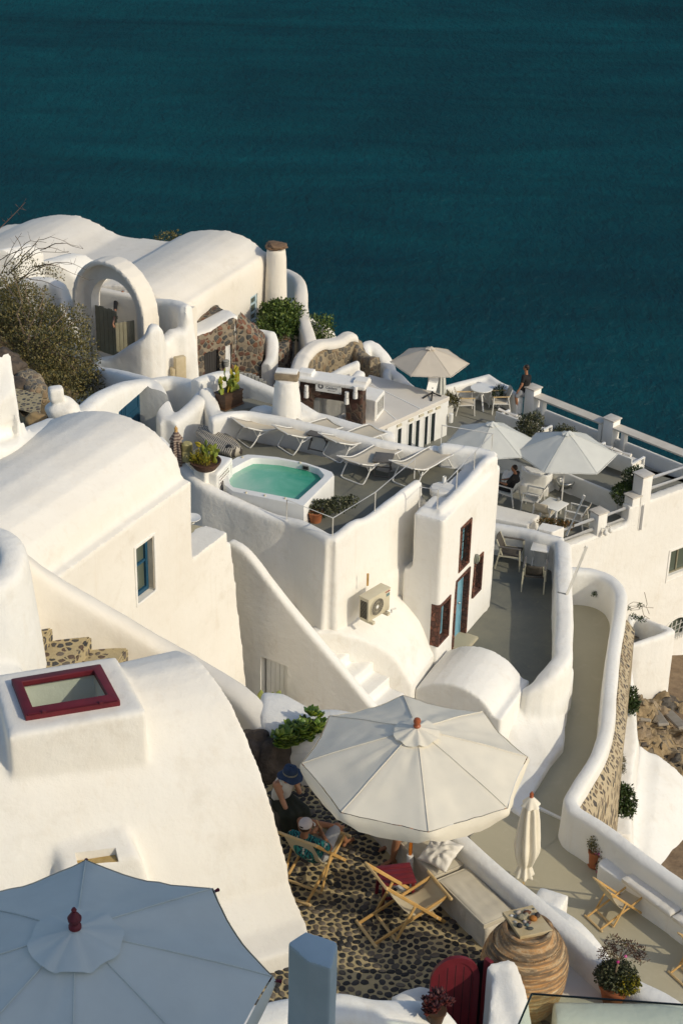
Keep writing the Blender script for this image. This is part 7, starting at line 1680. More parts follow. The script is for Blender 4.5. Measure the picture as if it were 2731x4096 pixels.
for i in range(15):
    f = i/14; w_ = .14 + .22*math.sin(PI*min(1, f*.9+.05)); rs.append([aa.lerp(bb, f) + s_*(w_*math.cos(a)) + Vector((0,0,max(-.1, (.13+.03*math.cos(a*9+f*5))*math.sin(a)))) for a in [2*PI*j/48 for j in range(48)]])
rings(bm, rs); mst = mat('striped_fabric', (.5,.45,.36), .9); n = N(mst); wv = n.n('ShaderNodeTexWave', Scale=5.5, Distortion=2.5); mpv = n.pos((1,1,1), True, rot=(0,0,math.atan2(s_.y, s_.x))); n.l(mpv, wv.inputs['Vector']); n.col(n.ramp(wv.outputs['Fac'], [(.3,(.06,.055,.05)),(.55,(.52,.47,.38))])); obj('fabric', bm, mst, t, 180)
bm = B(); p_ = Vector((.22,-.32,.18)); blob(bm, p_, (.10,.10,.10), 2, 0); obj('end_cap', bm, M['black'], t)
p = P('c4',1190,1235,ZF); t = plant('potted_shrub', 'bushy dark shrub in an orange pot in the near corner of the pool terrace', 'potted plant', (p.x-.15, p.y+.35, ZF)); bm = B(); lathe(bm, [(.12,0),(.17,.22),(.18,.24),(.15,.24),(.01,.2)], (-.25,-.1,0), 16); obj('pot', bm, M['terracotta'], t)
crown(t, [((-.1,0,.28),(.30,.2,.2)),((.25,.15,.30),(.28,.2,.17)),((.5,.32,.30),(.2,.15,.13)),((-.3,-.05,.2),(.2,.15,.15))], 1900, .06, .045, M['leaf_grey'], 31, shell=.4)
p = WS.pt((du[0][0]+du[1][0])/2-.05, WS.uz('g2',850,2130)[1], .45); t = plant('cactus', 'pale prickly pear with a few big pads by the white plank door', 'cactus', p)
def pg(x, y, x1, y1, W_): 
    a_ = PV('g2',x,y,p,(sdir.x,sdir.y))-p; b_ = PV('g2',x1,y1,p,(sdir.x,sdir.y))-p; bm = B(); pad(bm, a_, b_-a_, Vector((-.3,-1,.1)), (b_-a_).length, W_, .025); obj('pad', bm, M['cactus_pale'], t, 180)
for q in [(765,2040,775,1925,.16),(830,2050,880,1945,.17),(855,2065,960,1970,.20),(920,1990,940,1930,.12),(820,2090,815,2030,.16),(840,2130,850,2050,.14)]: pg(*q)
bm = B(); tube(bm, [(0,0,-.6),(-.02,0,.0),(-.03,0,.08)], .07, 8); obj('stem', bm, M['cactus_pale'], t)
p = WS.pt((du[1][0])-.1, WS.uz('g2',890,2150)[1]-.05, .45); t = plant('basket_plant', 'woven basket of dry green leaves beside the white plank door', 'potted plant', p); crown(t, [((0,0,0),(.18,.15,.12))], 200, .08, .04, M['leaf_dark'], 3, shell=.2)
bm = B()
for k in range(9): a = k*.7; tube(bm, catmull([(.12*math.cos(a),.1*math.sin(a),-.25),(.18*math.cos(a),.16*math.sin(a),0),(.05*math.cos(a+1),.1*math.sin(a+1),.16)], .05), .008, 4)
obj('dry_stems', bm, M['twig'], t)
p = P('f4',640,420,.62); t = plant('jade_plant', 'glossy round leaved green succulent bush beside the big umbrella', 'plant', p)
rj = random.Random(17); k_ = 0
for i in range(92):
    f = rj.random(); c = Vector((-.27+.55*f + rj.uniform(-.12,.12), -.12+.26*f + rj.uniform(-.12,.12), -.12+.16*f + rj.uniform(.0,.24))); bm = B()
    for j in range(9):
        a = 2*PI*j/9 + rj.random(); el = rj.uniform(.25,1.1); d = Vector((math.cos(a)*math.cos(el), math.sin(a)*math.cos(el), math.sin(el)))
        pad(bm, c + d*.015, d, Vector((d.x*-.5, d.y*-.5, 1)), rj.uniform(.095,.14), rj.uniform(.07,.095), .008)
    obj('rosette', bm, M['leaf_succ'] if i % 3 else M['leaf_green'], t, 180)
p = P('f1',370,830,1.86); t = plant('potted_succulent', 'dark red rosette succulent in a small dark pot on the shaded wall', 'potted plant', (p.x, p.y+.02, 1.80)); bm = B(); lathe(bm, [(.085,0),(.115,.14),(.125,.14),(.125,.17),(.105,.17),(.01,.14)], (0,0,0), 20); obj('pot', bm, M['brown'], t)
for i in range(26):
    a = rj.random()*6.28; q = rj.random()**.5*.17; c = Vector((q*math.cos(a), q*math.sin(a), .20 + .16*rj.random() - q*.25)); bm = B()
    for j in range(11):
        b_ = 2*PI*j/11+rj.random(); el = rj.uniform(.1,1.2); d = Vector((math.cos(b_)*math.cos(el), math.sin(b_)*math.cos(el), math.sin(el))); pad(bm, c, d, Vector((-d.x*.5,-d.y*.5,1)), rj.uniform(.055,.085), .026, .005)
    obj('rosette', bm, M['leaf_red'], t, 180)
p = P('f3',660,1030,.28); t = plant('potted_tree', 'small bronze leaved tree above a round clipped shrub in a terracotta pot', 'potted plant', (p.x, p.y+.05, .27)); bm = B(); lathe(bm, [(.13,0),(.19,.26),(.205,.26),(.205,.31),(.18,.31),(.01,.28)], (0,0,0), 24); obj('pot', bm, M['terracotta'], t)
crown(t, [((0,0,.42),(.24,.22,.17)),((.10,-.02,.38),(.17,.17,.15)),((-.12,0,.43),(.15,.15,.14)),((.15,-.06,.34),(.13,.13,.12))], 4200, .036, .026, M['leaf_grey'], 41, shell=.55); crown(t, [((.12,-.10,.37),(.15,.13,.13))], 900, .036, .026, M['leaf_yellow'], 42, shell=.55)
bm = B(); tube(bm, [(-.04,-.08,.45),(-.03,-.08,.56),(-.01,-.06,.72),(.02,-.04,.82)], [.014,.013,.011,.008], 7)
for q in [(-.16,-.05,.82),(.10,-.05,.90),(.20,-.02,.84),(-.08,.05,.92),(.22,-.08,.76)]: tube(bm, [(-.01,-.06,.72), ((-.01+q[0])/2,-.05,.80), q], [.009,.007,.004], 5)
obj('trunk', bm, M['twig'], t); crown(t, [((-.14,-.04,.84),(.12,.10,.06)),((.08,-.04,.91),(.12,.10,.06)),((.21,-.02,.85),(.10,.09,.05)),((.24,-.08,.77),(.09,.08,.05)),((-.06,.05,.92),(.10,.08,.05)),((-.2,-.06,.78),(.08,.07,.04))], 800, .045, .016, M['leaf_purple'], 43, shell=.3)
bm = B()
for q in [(.05,-.14,.86),(-.03,-.13,.76)]: blob(bm, q, (.02,.02,.02), 2, .2)
obj('blossom', bm, M['flower'], t)
p = P('h3',415,520,-8.2); t = plant('flower_pot', 'terracotta pot of magenta flowers by the white masonry bench', 'potted plant', (p.x, p.y-.02, -8.2)); bm = B(); lathe(bm, [(.15,0),(.16,.02),(.13,.03),(.155,.34),(.175,.34),(.175,.40),(.155,.40),(.01,.36)], (0,0,0), 20); obj('pot', bm, M['terracotta'], t)
crown(t, [((.02,0,.50),(.20,.18,.16)),((.20,.02,.56),(.17,.15,.18)),((-.04,.02,.64),(.15,.13,.14)),((.12,-.14,.34),(.12,.10,.16)),((.06,-.16,.14),(.08,.07,.13))], 1500, .055, .03, M['leaf_bush'], 51, shell=.3)
bm = B()
for i in range(95):
    c = rj.choice([(.22,.02,.66),(.0,.02,.68),(.12,0,.62),(.28,-.02,.58),(.10,-.16,.28),(.04,-.16,.12),(.02,-.12,.42),(.2,-.1,.42)]); q = Vector(c) + rv(rj)*.10; leaf(bm, q, rv(rj)+Vector((0,-.2,.5)), rv(rj), .055, .05)
obj('blossoms', bm, M['flower'], t, None)
bm = B(); blob(bm, P('h3',328,160,-7.62)+Vector((0,.05,0)), (.09,.04,.13), 3, .3, 3, 4); single('drain_hole', bm, M['rock'], 'dark ragged drain hole in the lower terrace parapet', 'drain')
for i, (x, y, sx_, sy_, n_, mt, lab) in enumerate([(375,1170,.55,.72,1500,'leaf_dark','big dark green shrub growing outside the path parapet, upper one'),(320,2120,.62,.85,2000,'leaf_dark','big dark green shrub growing outside the path parapet, lowest one'),(280,1780,.36,.55,900,'leaf_bush','feathery grey green shrub between the two dark shrubs'),(285,1450,.16,.45,160,'leaf_dark','thin line of leafy sprigs between the upper shrub and the feathery one')]):
    p = P('h1',x,y,-9.6); t = plant('wall_shrub', lab, 'shrub', p); w_ = sx_*.5; h_ = sy_*.5
    crown(t, [((0,0,0),(w_,w_*.8,h_)),((w_*.5,0,-h_*.5),(w_*.6,w_*.5,h_*.5)),((-w_*.2,0,h_*.7),(w_*.4,w_*.4,h_*.45)),((w_*.75,0,-h_*.9),(w_*.4,w_*.4,h_*.25))] if n_ > 300 else [((0,0,k*.17-.3),(.12,.1,.07)) for k in range(4)], n_, .095 if mt == 'leaf_dark' else .09, .045 if mt == 'leaf_dark' else .016, M[mt], 60+i, shell=.25, up=.3)
    bm = B(); twigs(bm, (-.2,0,-h_), [(0,0,h_),(w_,0,0),(.1,0,.2)], .012, rj); obj('stems', bm, M['twig'], t)
p = PY('e2',310,1830,43.5); t = plant('bare_shrub', 'thin dry trailing twigs against the plain white facade', 'shrub', p); bm = B()
for q in [[(310,1810),(450,1720),(600,1740)],[(310,1810),(500,1810),(600,1790),(730,1840),(760,1770),(700,1500)],[(330,1900),(480,1850),(640,1830)],[(400,1900),(560,1890),(650,1860),(680,2000),(820,2100)],[(730,1840),(900,1850)],[(750,1840),(810,1990)]]: tube(bm, catmull([PY('e2',*k,43.5)-p for k in q], .08), .008, 4)
obj('twigs', bm, M['twig'], t); bm = B()
for q in [(610,1800),(320,1870),(450,2050),(560,2090),(640,2110)]: clump(bm, [(tuple(PY('e2',*q,43.5)-p),(.10,.06,.07))], 50, .08, .03, q[0], shell=.1)
obj('leaves', bm, M['leaf_dark'], t, None)
p = P('d2',895,708,-7.75); t = plant('weed', 'tiny dark weed growing from the end wall of the path', 'plant', p); crown(t, [((0,-.02,0),(.06,.05,.06))], 60, .05, .03, M['leaf_dark'], 71)
def limb(bm, pts, rad, step=.03, flat=None):
    n = len(pts); pp = [Vector((*Vector(p), )) for p in pts]
    out, rr = [], []
    for i in range(n-1):
        k = max(2, int((pp[i+1]-pp[i]).length/step))
        for j in range(k):
            f = j/k; s = f*f*(3-2*f); out.append(pp[i].lerp(pp[i+1], f)); rr.append(rad[i]*(1-s) + rad[i+1]*s)
    out.append(pp[-1]); rr.append(rad[-1]); tube(bm, out, rr, 12, flat)
    for p, r in zip(pp, rad): bmesh.ops.create_icosphere(bm, subdivisions=2, radius=r*.985, matrix=Matrix.Translation(p))
def ball(bm, c, s, M3=None):
    m = Matrix.Translation(Vector(c)) @ (M3.to_4x4() if M3 is not None else Matrix.Identity(4)) @ Matrix.Diagonal((*s, 1)); bmesh.ops.create_icosphere(bm, subdivisions=3, radius=1, matrix=m)
def basis(f, u=(0,0,1)):                           # x right, y forward, z up
    f = Vector(f).normalized(); x = f.cross(Vector(u)).normalized(); return Matrix((x, f, x.cross(f))).transposed()
def head(bm, c, f, u=(0,0,1), s=1.0):
    c = Vector(c); Bm = basis(f, u)
    g = lambda x, y, z: c + Bm @ (Vector((x, y, z))*s)
    ball(bm, g(0,-.005,.025), (.074*s,.092*s,.095*s), Bm); ball(bm, g(0,.022,-.045), (.056*s,.062*s,.066*s), Bm); ball(bm, g(0,.055,-.085), (.030*s,.026*s,.022*s), Bm)
    tube(bm, [g(0,.088,.02), g(0,.104,-.012), g(0,.112,-.026), g(0,.088,-.036)], [.011*s,.013*s,.016*s,.010*s], 8)
    ball(bm, g(0,.082,-.058), (.024*s,.012*s,.007*s), Bm); ball(bm, g(0,.080,-.070), (.020*s,.011*s,.006*s), Bm)
    for q in (-1,1):
        ball(bm, g(q*.076,-.005,-.012), (.010*s,.020*s,.031*s), Bm); ball(bm, g(q*.032,.078,.026), (.020*s,.012*s,.007*s), Bm); ball(bm, g(q*.040,.060,-.030), (.022*s,.022*s,.020*s), Bm)
    return g
def hand(bm, w, d, palm, curl=.6, s=1.0, spread=.12, side=1):   # wrist point, direction of the fingers, palm normal
    d = Vector(d).normalized(); pn = Vector(palm); pn = (pn - d*pn.dot(d)).normalized(); x = d.cross(pn)
    w = Vector(w)
    ball(bm, w + d*.045*s, (.040*s,.050*s,.017*s), Matrix((x, d, pn)).transposed())
    for i, L in enumerate((.068,.078,.073,.056)):
        b = w + d*.088*s + x*((i-1.5)*.020*s); dd = d + x*((i-1.5)*spread); pts = [b]; q = b
        for k, f in enumerate((.46,.30,.24)):
            a = curl*(k+.4)*.75; v = (dd*math.cos(a) + pn*math.sin(a)).normalized(); q = q + v*L*s*f; pts.append(q)
        tube(bm, pts, [.0095*s,.0088*s,.008*s,.0065*s], 8); bmesh.ops.create_icosphere(bm, subdivisions=1, radius=.0065*s, matrix=Matrix.Translation(pts[-1]))
    t0 = w + d*.022*s + x*side*-.030*s; t1 = t0 + (d*.6 - x*side*.75 + pn*.35).normalized()*.035*s; t2 = t1 + (d*.95 - x*side*.2 + pn*.45).normalized()*.030*s
    tube(bm, [t0, t1, t2], [.014*s,.011*s,.008*s], 8)
def foot(bm, a, d, s=1.0, toes=True):
    d = Vector((d[0], d[1], 0)).normalized(); a = Vector(a); x = Vector((d.y, -d.x, 0)); g = a.z - .075*s
    limb(bm, [a + Vector((0,0,0)), a - d*.035*s + Vector((0,0,-.045*s))], [.036*s,.034*s])
    limb(bm, [a + d*.02*s + Vector((0,0,-.02*s)), a + d*.10*s + Vector((0,0,-.045*s)), a + d*.155*s + Vector((0,0,-.058*s))], [.036*s,.032*s,.028*s], flat=.8)
    if toes:
        for i in range(5): tube(bm, [a + d*.15*s + x*((i-2)*.017*s) + Vector((0,0,-.06*s)), a + d*(.205-.011*i)*s + x*((i-2)*.019*s) + Vector((0,0,-.066*s))], [.012*s, .008*s if i else .011*s], 7)
def bodymesh(bm, vox=.011, it=3): return melt(bm, vox, it, 0)
def person(label, loc): return thing('person', label, 'person', tuple(loc))
def add(nm, bm, m, t, vox=None, it=3, sm=180):
    b = melt(bm, vox, it, 0) if vox else bm
    o = obj(nm, b, m, t, sm); o.data.transform(Matrix.Translation(-Vector(t.location))); return o
V = Vector
sk_d = M['skin_tan']; sk_p = simple('fair_skin', (.50,.27,.17), (.45,.23,.14), 8, .55, .02, .002)
pE = lambda x, y, Y: PY('e1', x, y, Y)
hc = pE(1385,205,53.75); fcg = V((-.86,.45,-.10)).normalized()
t = person('man standing against the sea in a black t-shirt, grey shorts and white shoes', (hc.x-.15, 53.7, DZ))
pel = pE(1318,575,53.7); che = pE(1378,420,53.75); nk = pE(1388,285,53.75)
sL = pE(1345,335,53.52); sR = pE(1432,335,53.95); hL = pE(1300,590,53.62); hR = pE(1330,590,53.8)
kL = V((hL.x-.19, hL.y+.02, DZ+.50)); kR = V((hR.x-.08, hR.y+.04, DZ+.50)); aL = V((hL.x-.10, hL.y, DZ+.085)); aR = V((hR.x-.22, hR.y+.02, DZ+.085))
kL = pE(1225,650,53.6); kR = pE(1280,690,53.78); aL = pE(1255,855,53.68); aR = pE(1205,850,53.85); aL.z = aR.z = DZ+.09
elb = pE(1318,470,53.42); wr = pE(1268,548,53.40)
bm = B(); limb(bm, [pel, che, nk + V((0,0,-.04))], [.13,.145,.06]); limb(bm, [nk + V((0,0,-.05)), hc + V((0,0,-.04))], [.058,.055])
head(bm, hc, fcg)
limb(bm, [sL, elb, wr], [.055,.042,.030]); hand(bm, wr, pE(1240,590,53.38)-wr, V((.3,.8,-.3)), .5)
el2 = sR + V((.03,.04,-.28)); wr2 = el2 + V((-.06,.02,-.22)); limb(bm, [sR, el2, wr2], [.055,.042,.030]); hand(bm, wr2, V((-.1,0,-1)), V((-1,0,0)), .5)
for h_, k_, a_ in ((hL,kL,aL),(hR,kR,aR)): limb(bm, [h_, k_, a_], [.088,.056,.037]); limb(bm, [k_.lerp(a_, .15), k_.lerp(a_, .35), k_.lerp(a_, .6)], [.050,.056,.042]); foot(bm, a_, V((-.8,.2,0)))
add('body', bm, sk_d, t, .014)
M['tee'] = simple('black_tshirt', (.010,.010,.011), (.018,.018,.018), 6, .9, .3, .01)
bm = B(); limb(bm, [pel + V((0,0,.02)), che, nk + V((0,0,-.07))], [.145,.162,.07]); limb(bm, [che+V((0,0,.06)), sL], [.11,.075]); limb(bm, [che+V((0,0,.06)), sR], [.11,.075]); limb(bm, [sL, sL.lerp(elb, .62)], [.075,.062]); limb(bm, [sR, sR.lerp(el2, .62)], [.075,.062]); add('t_shirt', bm, M['tee'], t, .016)
bm = B(); limb(bm, [pel + V((0,0,.05)), pel + V((0,0,-.05))], [.142,.15]); limb(bm, [hL, hL.lerp(kL, .82)], [.105,.085]); limb(bm, [hR, hR.lerp(kR, .8)], [.105,.085]); add('shorts', bm, simple('grey_shorts', (.32,.32,.32), (.27,.27,.28), 6, .9, .2), t, .016)
bm = B(); g = lambda a, b, c: hc + basis(fcg) @ V((a,b,c)); ball(bm, g(0,-.025,.05), (.081,.088,.082), basis(fcg)); ball(bm, g(0,-.05,.0), (.074,.06,.07), basis(fcg)); add('hair', bm, M['hair'], t, .012)
bm = B(); tube(bm, [g(-.08,-.01,.015), g(-.06,.085,.02), g(0,.105,.022), g(.06,.085,.02), g(.08,-.01,.015)], .009, 6); add('sunglasses', bm, M['black'], t)
for a_ in (aL, aR):
    bm = B(); d = V((-.8,.2,0)).normalized(); limb(bm, [a_ + V((0,0,-.02)), a_ - d*.04 + V((0,0,-.05))], [.048,.046]); limb(bm, [a_ + V((0,0,-.04)), a_ + d*.11 + V((0,0,-.055)), a_ + d*.19 + V((0,0,-.058))], [.05,.045,.034], flat=.8); add('shoe', bm, M['paint'], t, .012)
S0_ = V((5.18,48.45,DL)); fc = V((-.88,.48,0)).normalized(); lx = V((fc.y,-fc.x,0))
t = person('man in a dark grey shirt sitting under the nearest pale umbrella, facing left', S0_)
q = lambda f, l, z: S0_ + fc*f + lx*l + V((0,0,z))
pel, che, nk, hc = q(-.10,0,.50), q(-.20,0,.85), q(-.19,0,1.06), q(-.15,0,1.22)
bm = B(); limb(bm, [pel, che, nk], [.14,.15,.062]); limb(bm, [nk, hc+V((0,0,-.04))], [.056,.054]); head(bm, hc, fc + V((0,0,-.12)))
for s in (-1,1):
    sh = q(-.20,s*.19,1.0); el = q(-.02,s*.25,.74); wr = q(.20,s*.12,.68); limb(bm, [sh, el, wr], [.055,.042,.030]); hand(bm, wr, fc*.8 - lx*s*.4, V((0,0,-1)), .6, side=s)
    limb(bm, [q(-.05,s*.10,.50), q(.42,s*.13,.50), q(.46,s*.13,.09)], [.09,.06,.038]); foot(bm, q(.46,s*.13,.085), fc)
add('body', bm, sk_d, t, .014)
bm = B(); limb(bm, [pel, che, nk + V((0,0,-.05))], [.155,.168,.075])
for s in (-1,1): sh = q(-.20,s*.19,1.0); limb(bm, [che + V((0,0,.08)), sh], [.12,.076]); limb(bm, [sh, sh.lerp(q(-.02,s*.25,.74), .7)], [.076,.062])
add('shirt', bm, simple('charcoal_shirt', (.022,.021,.020), (.032,.03,.028), 6, .9, .3, .01), t, .016)
bm = B(); limb(bm, [pel, q(.0,0,.48)], [.155,.14])
for s in (-1,1): limb(bm, [q(-.05,s*.10,.50), q(.42,s*.13,.50), q(.46,s*.13,.15)], [.10,.075,.055])
add('trousers', bm, simple('dark_trousers', (.02,.02,.022), (.03,.03,.03), 6, .9, .2), t, .016)
bm = B(); gg_ = lambda a, b, c: hc + basis(fc) @ V((a,b,c)); ball(bm, gg_(0,-.02,.06), (.080,.086,.074), basis(fc)); ball(bm, gg_(0,-.06,.01), (.07,.05,.06), basis(fc)); add('hair', bm, M['hair'], t, .012)
t = person('woman in a navy sun hat and white tank top bending forward beside the rock', (-.66,19.4,0))
fc = V((.62,-.62,-.42)).normalized(); hc = V((-.605,19.25,1.06))
nk = V((-.66,19.31,.96)); che = V((-.69,19.37,.80)); pel = V((-.76,19.56,.42))
sA, sB = V((-.80,19.235,.90)), V((-.55,19.42,.88))
eA = P('f4',335,1490,.64); wA_ = P('f4',470,1800,.40)
eB = P('f4',630,1360,.60); wB_ = V((-.535,19.245,.90))
bm = B(); limb(bm, [pel, che, nk], [.125,.125,.05]); limb(bm, [che + V((0,0,.03)), sA], [.09,.05]); limb(bm, [che + V((0,0,.03)), sB], [.09,.05]); limb(bm, [nk, hc+V((-.01,.02,-.05))], [.046,.046]); head(bm, hc, fc, s=.95)
limb(bm, [sA, eA, wA_], [.052,.040,.026]); hand(bm, wA_, P('f4',510,1930,.32)-wA_, V((.2,.5,-.6)), .7, .95)
limb(bm, [sB, eB, wB_], [.050,.038,.026]); hand(bm, wB_, V((-.35,.1,.9)), V((-.6,-.2,.2)), .9, .95, side=-1)
for kx, ky in ((-.44,19.26),(-.62,19.14)): limb(bm, [pel + V((.05,-.05,0)), V((kx,ky,.44)), V((kx+.06,ky-.02,.09))], [.10,.06,.038]); foot(bm, V((kx+.06,ky-.02,.085)), V((.6,-.7,0)))
add('body', bm, sk_p, t, .010)
M['tank'] = simple('white_tank_top', (.72,.70,.66), (.66,.64,.60), 8, .9, .4, .012)
bm = B(); limb(bm, [pel + V((0,0,.02)), pel.lerp(che, .5), che + V((0,0,.02))], [.135,.132,.135]); limb(bm, [che, V((-.74,19.27,.90))], [.10,.045]); limb(bm, [che, V((-.60,19.38,.89))], [.10,.045]); limb(bm, [V((-.74,19.27,.90)), V((-.71,19.30,.94))], [.04,.022]); limb(bm, [V((-.60,19.38,.89)), V((-.62,19.36,.93))], [.04,.022]); add('tank_top', bm, M['tank'], t, .012)
M['skirt'] = simple('dark_green_skirt', (.020,.024,.017), (.03,.034,.024), 5, .9, .5, .02)
bm = B(); limb(bm, [pel + V((0,0,.04)), pel + V((.05,-.05,-.05))], [.145,.17]); 
for kx, ky in ((-.44,19.26),(-.62,19.14)): limb(bm, [pel + V((.05,-.05,0)), V((kx,ky,.42)), V((kx+.02,ky-.0,.20))], [.15,.12,.13])
limb(bm, [pel + V((.08,-.10,0)), V((-.53,19.2,.42)), V((-.50,19.18,.2))], [.15,.12,.12]); add('skirt', bm, M['skirt'], t, .016)
bm = B(); Hb = basis(fc + V((0,0,.35))); hg = lambda a, b, c: hc + Hb @ V((a,b,c))
rs = []
for r, z in [(.098,.015),(.100,.05),(.097,.085),(.085,.115),(.055,.130),(.01,.133)]: rs.append([hg(r*math.cos(a), r*1.05*math.sin(a)-.005, z + .006*math.sin(3*a)) for a in [2*PI*j/36 for j in range(36)]])
rings(bm, rs, caps=False); rs = []
for r, z in [(.097,.02),(.125,.008),(.155,-.008),(.178,-.022),(.180,-.026),(.150,-.014),(.097,.010)]: rs.append([hg(r*math.cos(a), r*math.sin(a)-.005, z + (r-.097)*.28*math.sin(2*a+1.2) + (r-.097)*.15*math.sin(5*a)) for a in [2*PI*j/48 for j in range(48)]])
rings(bm, rs, caps=False); hat = add('sun_hat', bm, simple('navy_hat', (.022,.040,.085), (.035,.058,.11), 14, .9, .4, .006), t)
bm = B(); rings(bm, [[hg(.101*math.cos(a), .106*math.sin(a)-.005, z) for a in [2*PI*j/36 for j in range(36)]] for z in (.026,.034)], caps=False); rings(bm, [[hg(.101*math.cos(a), .106*math.sin(a)-.005, z) for a in [2*PI*j/36 for j in range(36)]] for z in (.042,.050)], caps=False); add('hat_band', bm, simple('pale_band', (.40,.38,.28), (.36,.34,.25), 20, .9, 0), t)
bm = B(); limb(bm, [hg(-.05,-.07,.0), hg(-.06,-.10,-.06), V((-.74,19.33,.93))], [.04,.035,.02]); add('hair', bm, simple('brown_hair', (.10,.045,.02), (.07,.03,.014), 30, .6, .3, .004), t, .012)
bm = B(); tube(bm, [hg(-.062,.05,.018), hg(-.03,.083,.018), hg(0,.09,.016), hg(.03,.083,.018), hg(.062,.05,.018)], .012, 6); add('sunglasses', bm, M['black'], t)
bm = B(); box(bm, (-.70,19.58,.16), (.36,.34,.30), .6, bev=.02); single('stool', bm, M['wood_dark'], 'dark low block stool under the woman in the hat', 'stool')
t = person('man in a white cap and teal leaf print shirt lounging in the left deck chair', (-.30,18.45,0))
d = V((.45,.89,0)); lx = V((.89,-.45,0))
pel, che, nk, hc = V((-.24,18.47,.36)), V((-.37,18.22,.68)), V((-.385,18.19,.86)), V((-.365,18.205,1.01))
fc = V((.50,.80,-.25)).normalized()
shL, shR = che + V((0,0,.10)) - lx*.19, che + V((0,0,.10)) + lx*.19
eR = P('f5',1010,395,.56); wR = P('f5',905,190,.68); eL = shL + V((.06,.18,-.20)); wL = P('f5',720,120,.72)
bm = B(); limb(bm, [pel, che, nk], [.135,.14,.058]); limb(bm, [nk, hc+V((0,0,-.04))], [.054,.054]); head(bm, hc, fc)
limb(bm, [shR, eR, wR], [.052,.042,.030]); hand(bm, wR, V((-.3,.5,.25)), V((-.6,-.1,.3)), .9); limb(bm, [shL, eL, wL], [.052,.042,.030]); hand(bm, wL, V((.5,.45,.1)), V((.4,-.5,.2)), .9, side=-1)
kL, aL = P('f4',660,1860,.60), P('f4',1160,1935,.56); kR, aR = V((.04,18.83,.52)), V((.17,19.06,.085))
limb(bm, [pel - lx*.08, kL, aL], [.09,.062,.038]); foot(bm, aL + V((.02,0,0)), V((.8,.3,0))); limb(bm, [pel + lx*.10, kR, aR], [.09,.060,.038]); foot(bm, aR, V((.6,.7,0)))
add('body', bm, sk_d, t, .010)
m = mat('teal_leaf_print', (.02,.12,.12), .85); n = N(m); vv = n.pos((1,1,1), True); w_ = n.n('ShaderNodeTexWave', Scale=7.0, Distortion=9.0, Detail=2.0); n.l(vv, w_.inputs['Vector']); w_.inputs['Detail Scale'].default_value = 1.5
vo = n.n('ShaderNodeTexVoronoi', Scale=11.0); n.l(vv, vo.inputs['Vector'])
c = n.mix(n.ramp(w_.outputs['Fac'], [(.42,(0,0,0)),(.5,(1,1,1))]), (.008,.035,.055), (.02,.20,.19)); c = n.mix(n.ramp(n.noise(vv, 9, 3), [(.60,(0,0,0)),(.64,(1,1,1))]), c, (.50,.47,.40)); c = n.mix(n.ramp(n.noise(vv, 5, 2), [(.66,(0,0,0)),(.69,(1,1,1))]), c, (.42,.16,.10)); n.col(c); n.bump(n.noise(vv, 9, 4), .5, .012)
bm = B(); limb(bm, [pel + V((0,0,.0)), che, nk + V((0,0,-.05))], [.155,.162,.075]); limb(bm, [che + V((0,0,.06)), shL], [.12,.078]); limb(bm, [che + V((0,0,.06)), shR], [.12,.078]); limb(bm, [shL, shL.lerp(eL, .72)], [.078,.066]); limb(bm, [shR, shR.lerp(eR, .72)], [.078,.066]); add('shirt', bm, m, t, .014)
bm = B(); limb(bm, [pel, pel + d*.1], [.15,.14]); limb(bm, [pel + lx*.10, (pel + lx*.10).lerp(kR, .85)], [.11,.088]); limb(bm, [pel - lx*.08, (pel - lx*.08).lerp(kL, .5)], [.11,.092]); add('shorts', bm, simple('light_grey_shorts', (.36,.36,.36), (.30,.30,.31), 6, .9, .3), t, .014)
Hb = basis(fc + V((0,0,.1))); hg = lambda a, b, c: hc + Hb @ V((a,b,c)); bm = B(); ball(bm, hg(0,-.012,.045), (.088,.103,.086), Hb); bmesh.ops.bisect_plane(bm, geom=bm.verts[:]+bm.edges[:]+bm.faces[:], plane_co=hg(0,0,.018), plane_no=Hb @ V((0,-.18,1)), clear_inner=True)
cap = add('cap', bm, simple('off_white_cap', (.62,.55,.52), (.55,.49,.47), 20, .9, .3, .004), t); bm = B(); rs = [[hg(.075*math.cos(a)*k, .075+.055*math.sin(a)*k*1.2, .022-.012*k) for a in [PI*j/14 for j in range(15)]] for k in (.95, 1.25)]; rings(bm, rs, closed=False); o = add('cap_brim', bm, M['cushion_white'], t); o.modifiers.new('s','SOLIDIFY').thickness = .004
bm = B(); ball(bm, hg(0,-.1,.038), (.034,.016,.022), Hb); add('cap_opening', bm, M['hair'], t)
bm = B(); ball(bm, hg(0,-.025,.0), (.079,.080,.065), Hb); add('hair', bm, simple('short_brown_hair', (.055,.03,.016), (.04,.022,.012), 30, .6, .3, .004), t, .012)
bm = B(); tube(bm, [wR + V((-.02,.06,.03)), wR + V((-.10,.10,.20))], .005, 6); single('stick', bm, M['wood_pale'], 'thin stick held by the man in the white cap', 'stick')
t = person('person hidden under the big umbrella, one bare leg and foot showing', (.9,18.8,0))
ank = V((.81,18.70,.085)); kn = V((.86,18.62,.50)); pel = V((1.18,18.92,.50)); che = V((1.22,19.0,.86)); nk = V((1.21,18.98,1.06)); hc = V((1.17,18.95,1.2)); fc = V((-.8,-.45,-.1))
bm = B(); limb(bm, [pel, che, nk], [.13,.14,.056]); limb(bm, [nk, hc], [.054,.054]); head(bm, hc, fc); limb(bm, [pel + V((-.02,-.06,0)), kn, kn.lerp(ank, .35), ank], [.085,.058,.056,.034]); foot(bm, ank, V((-.75,-.35,0)))
limb(bm, [pel + V((-.02,.10,0)), V((.86,18.98,.5)), V((.80,19.02,.09))], [.085,.058,.034]); foot(bm, V((.80,19.02,.085)), V((-.75,-.25,0)))
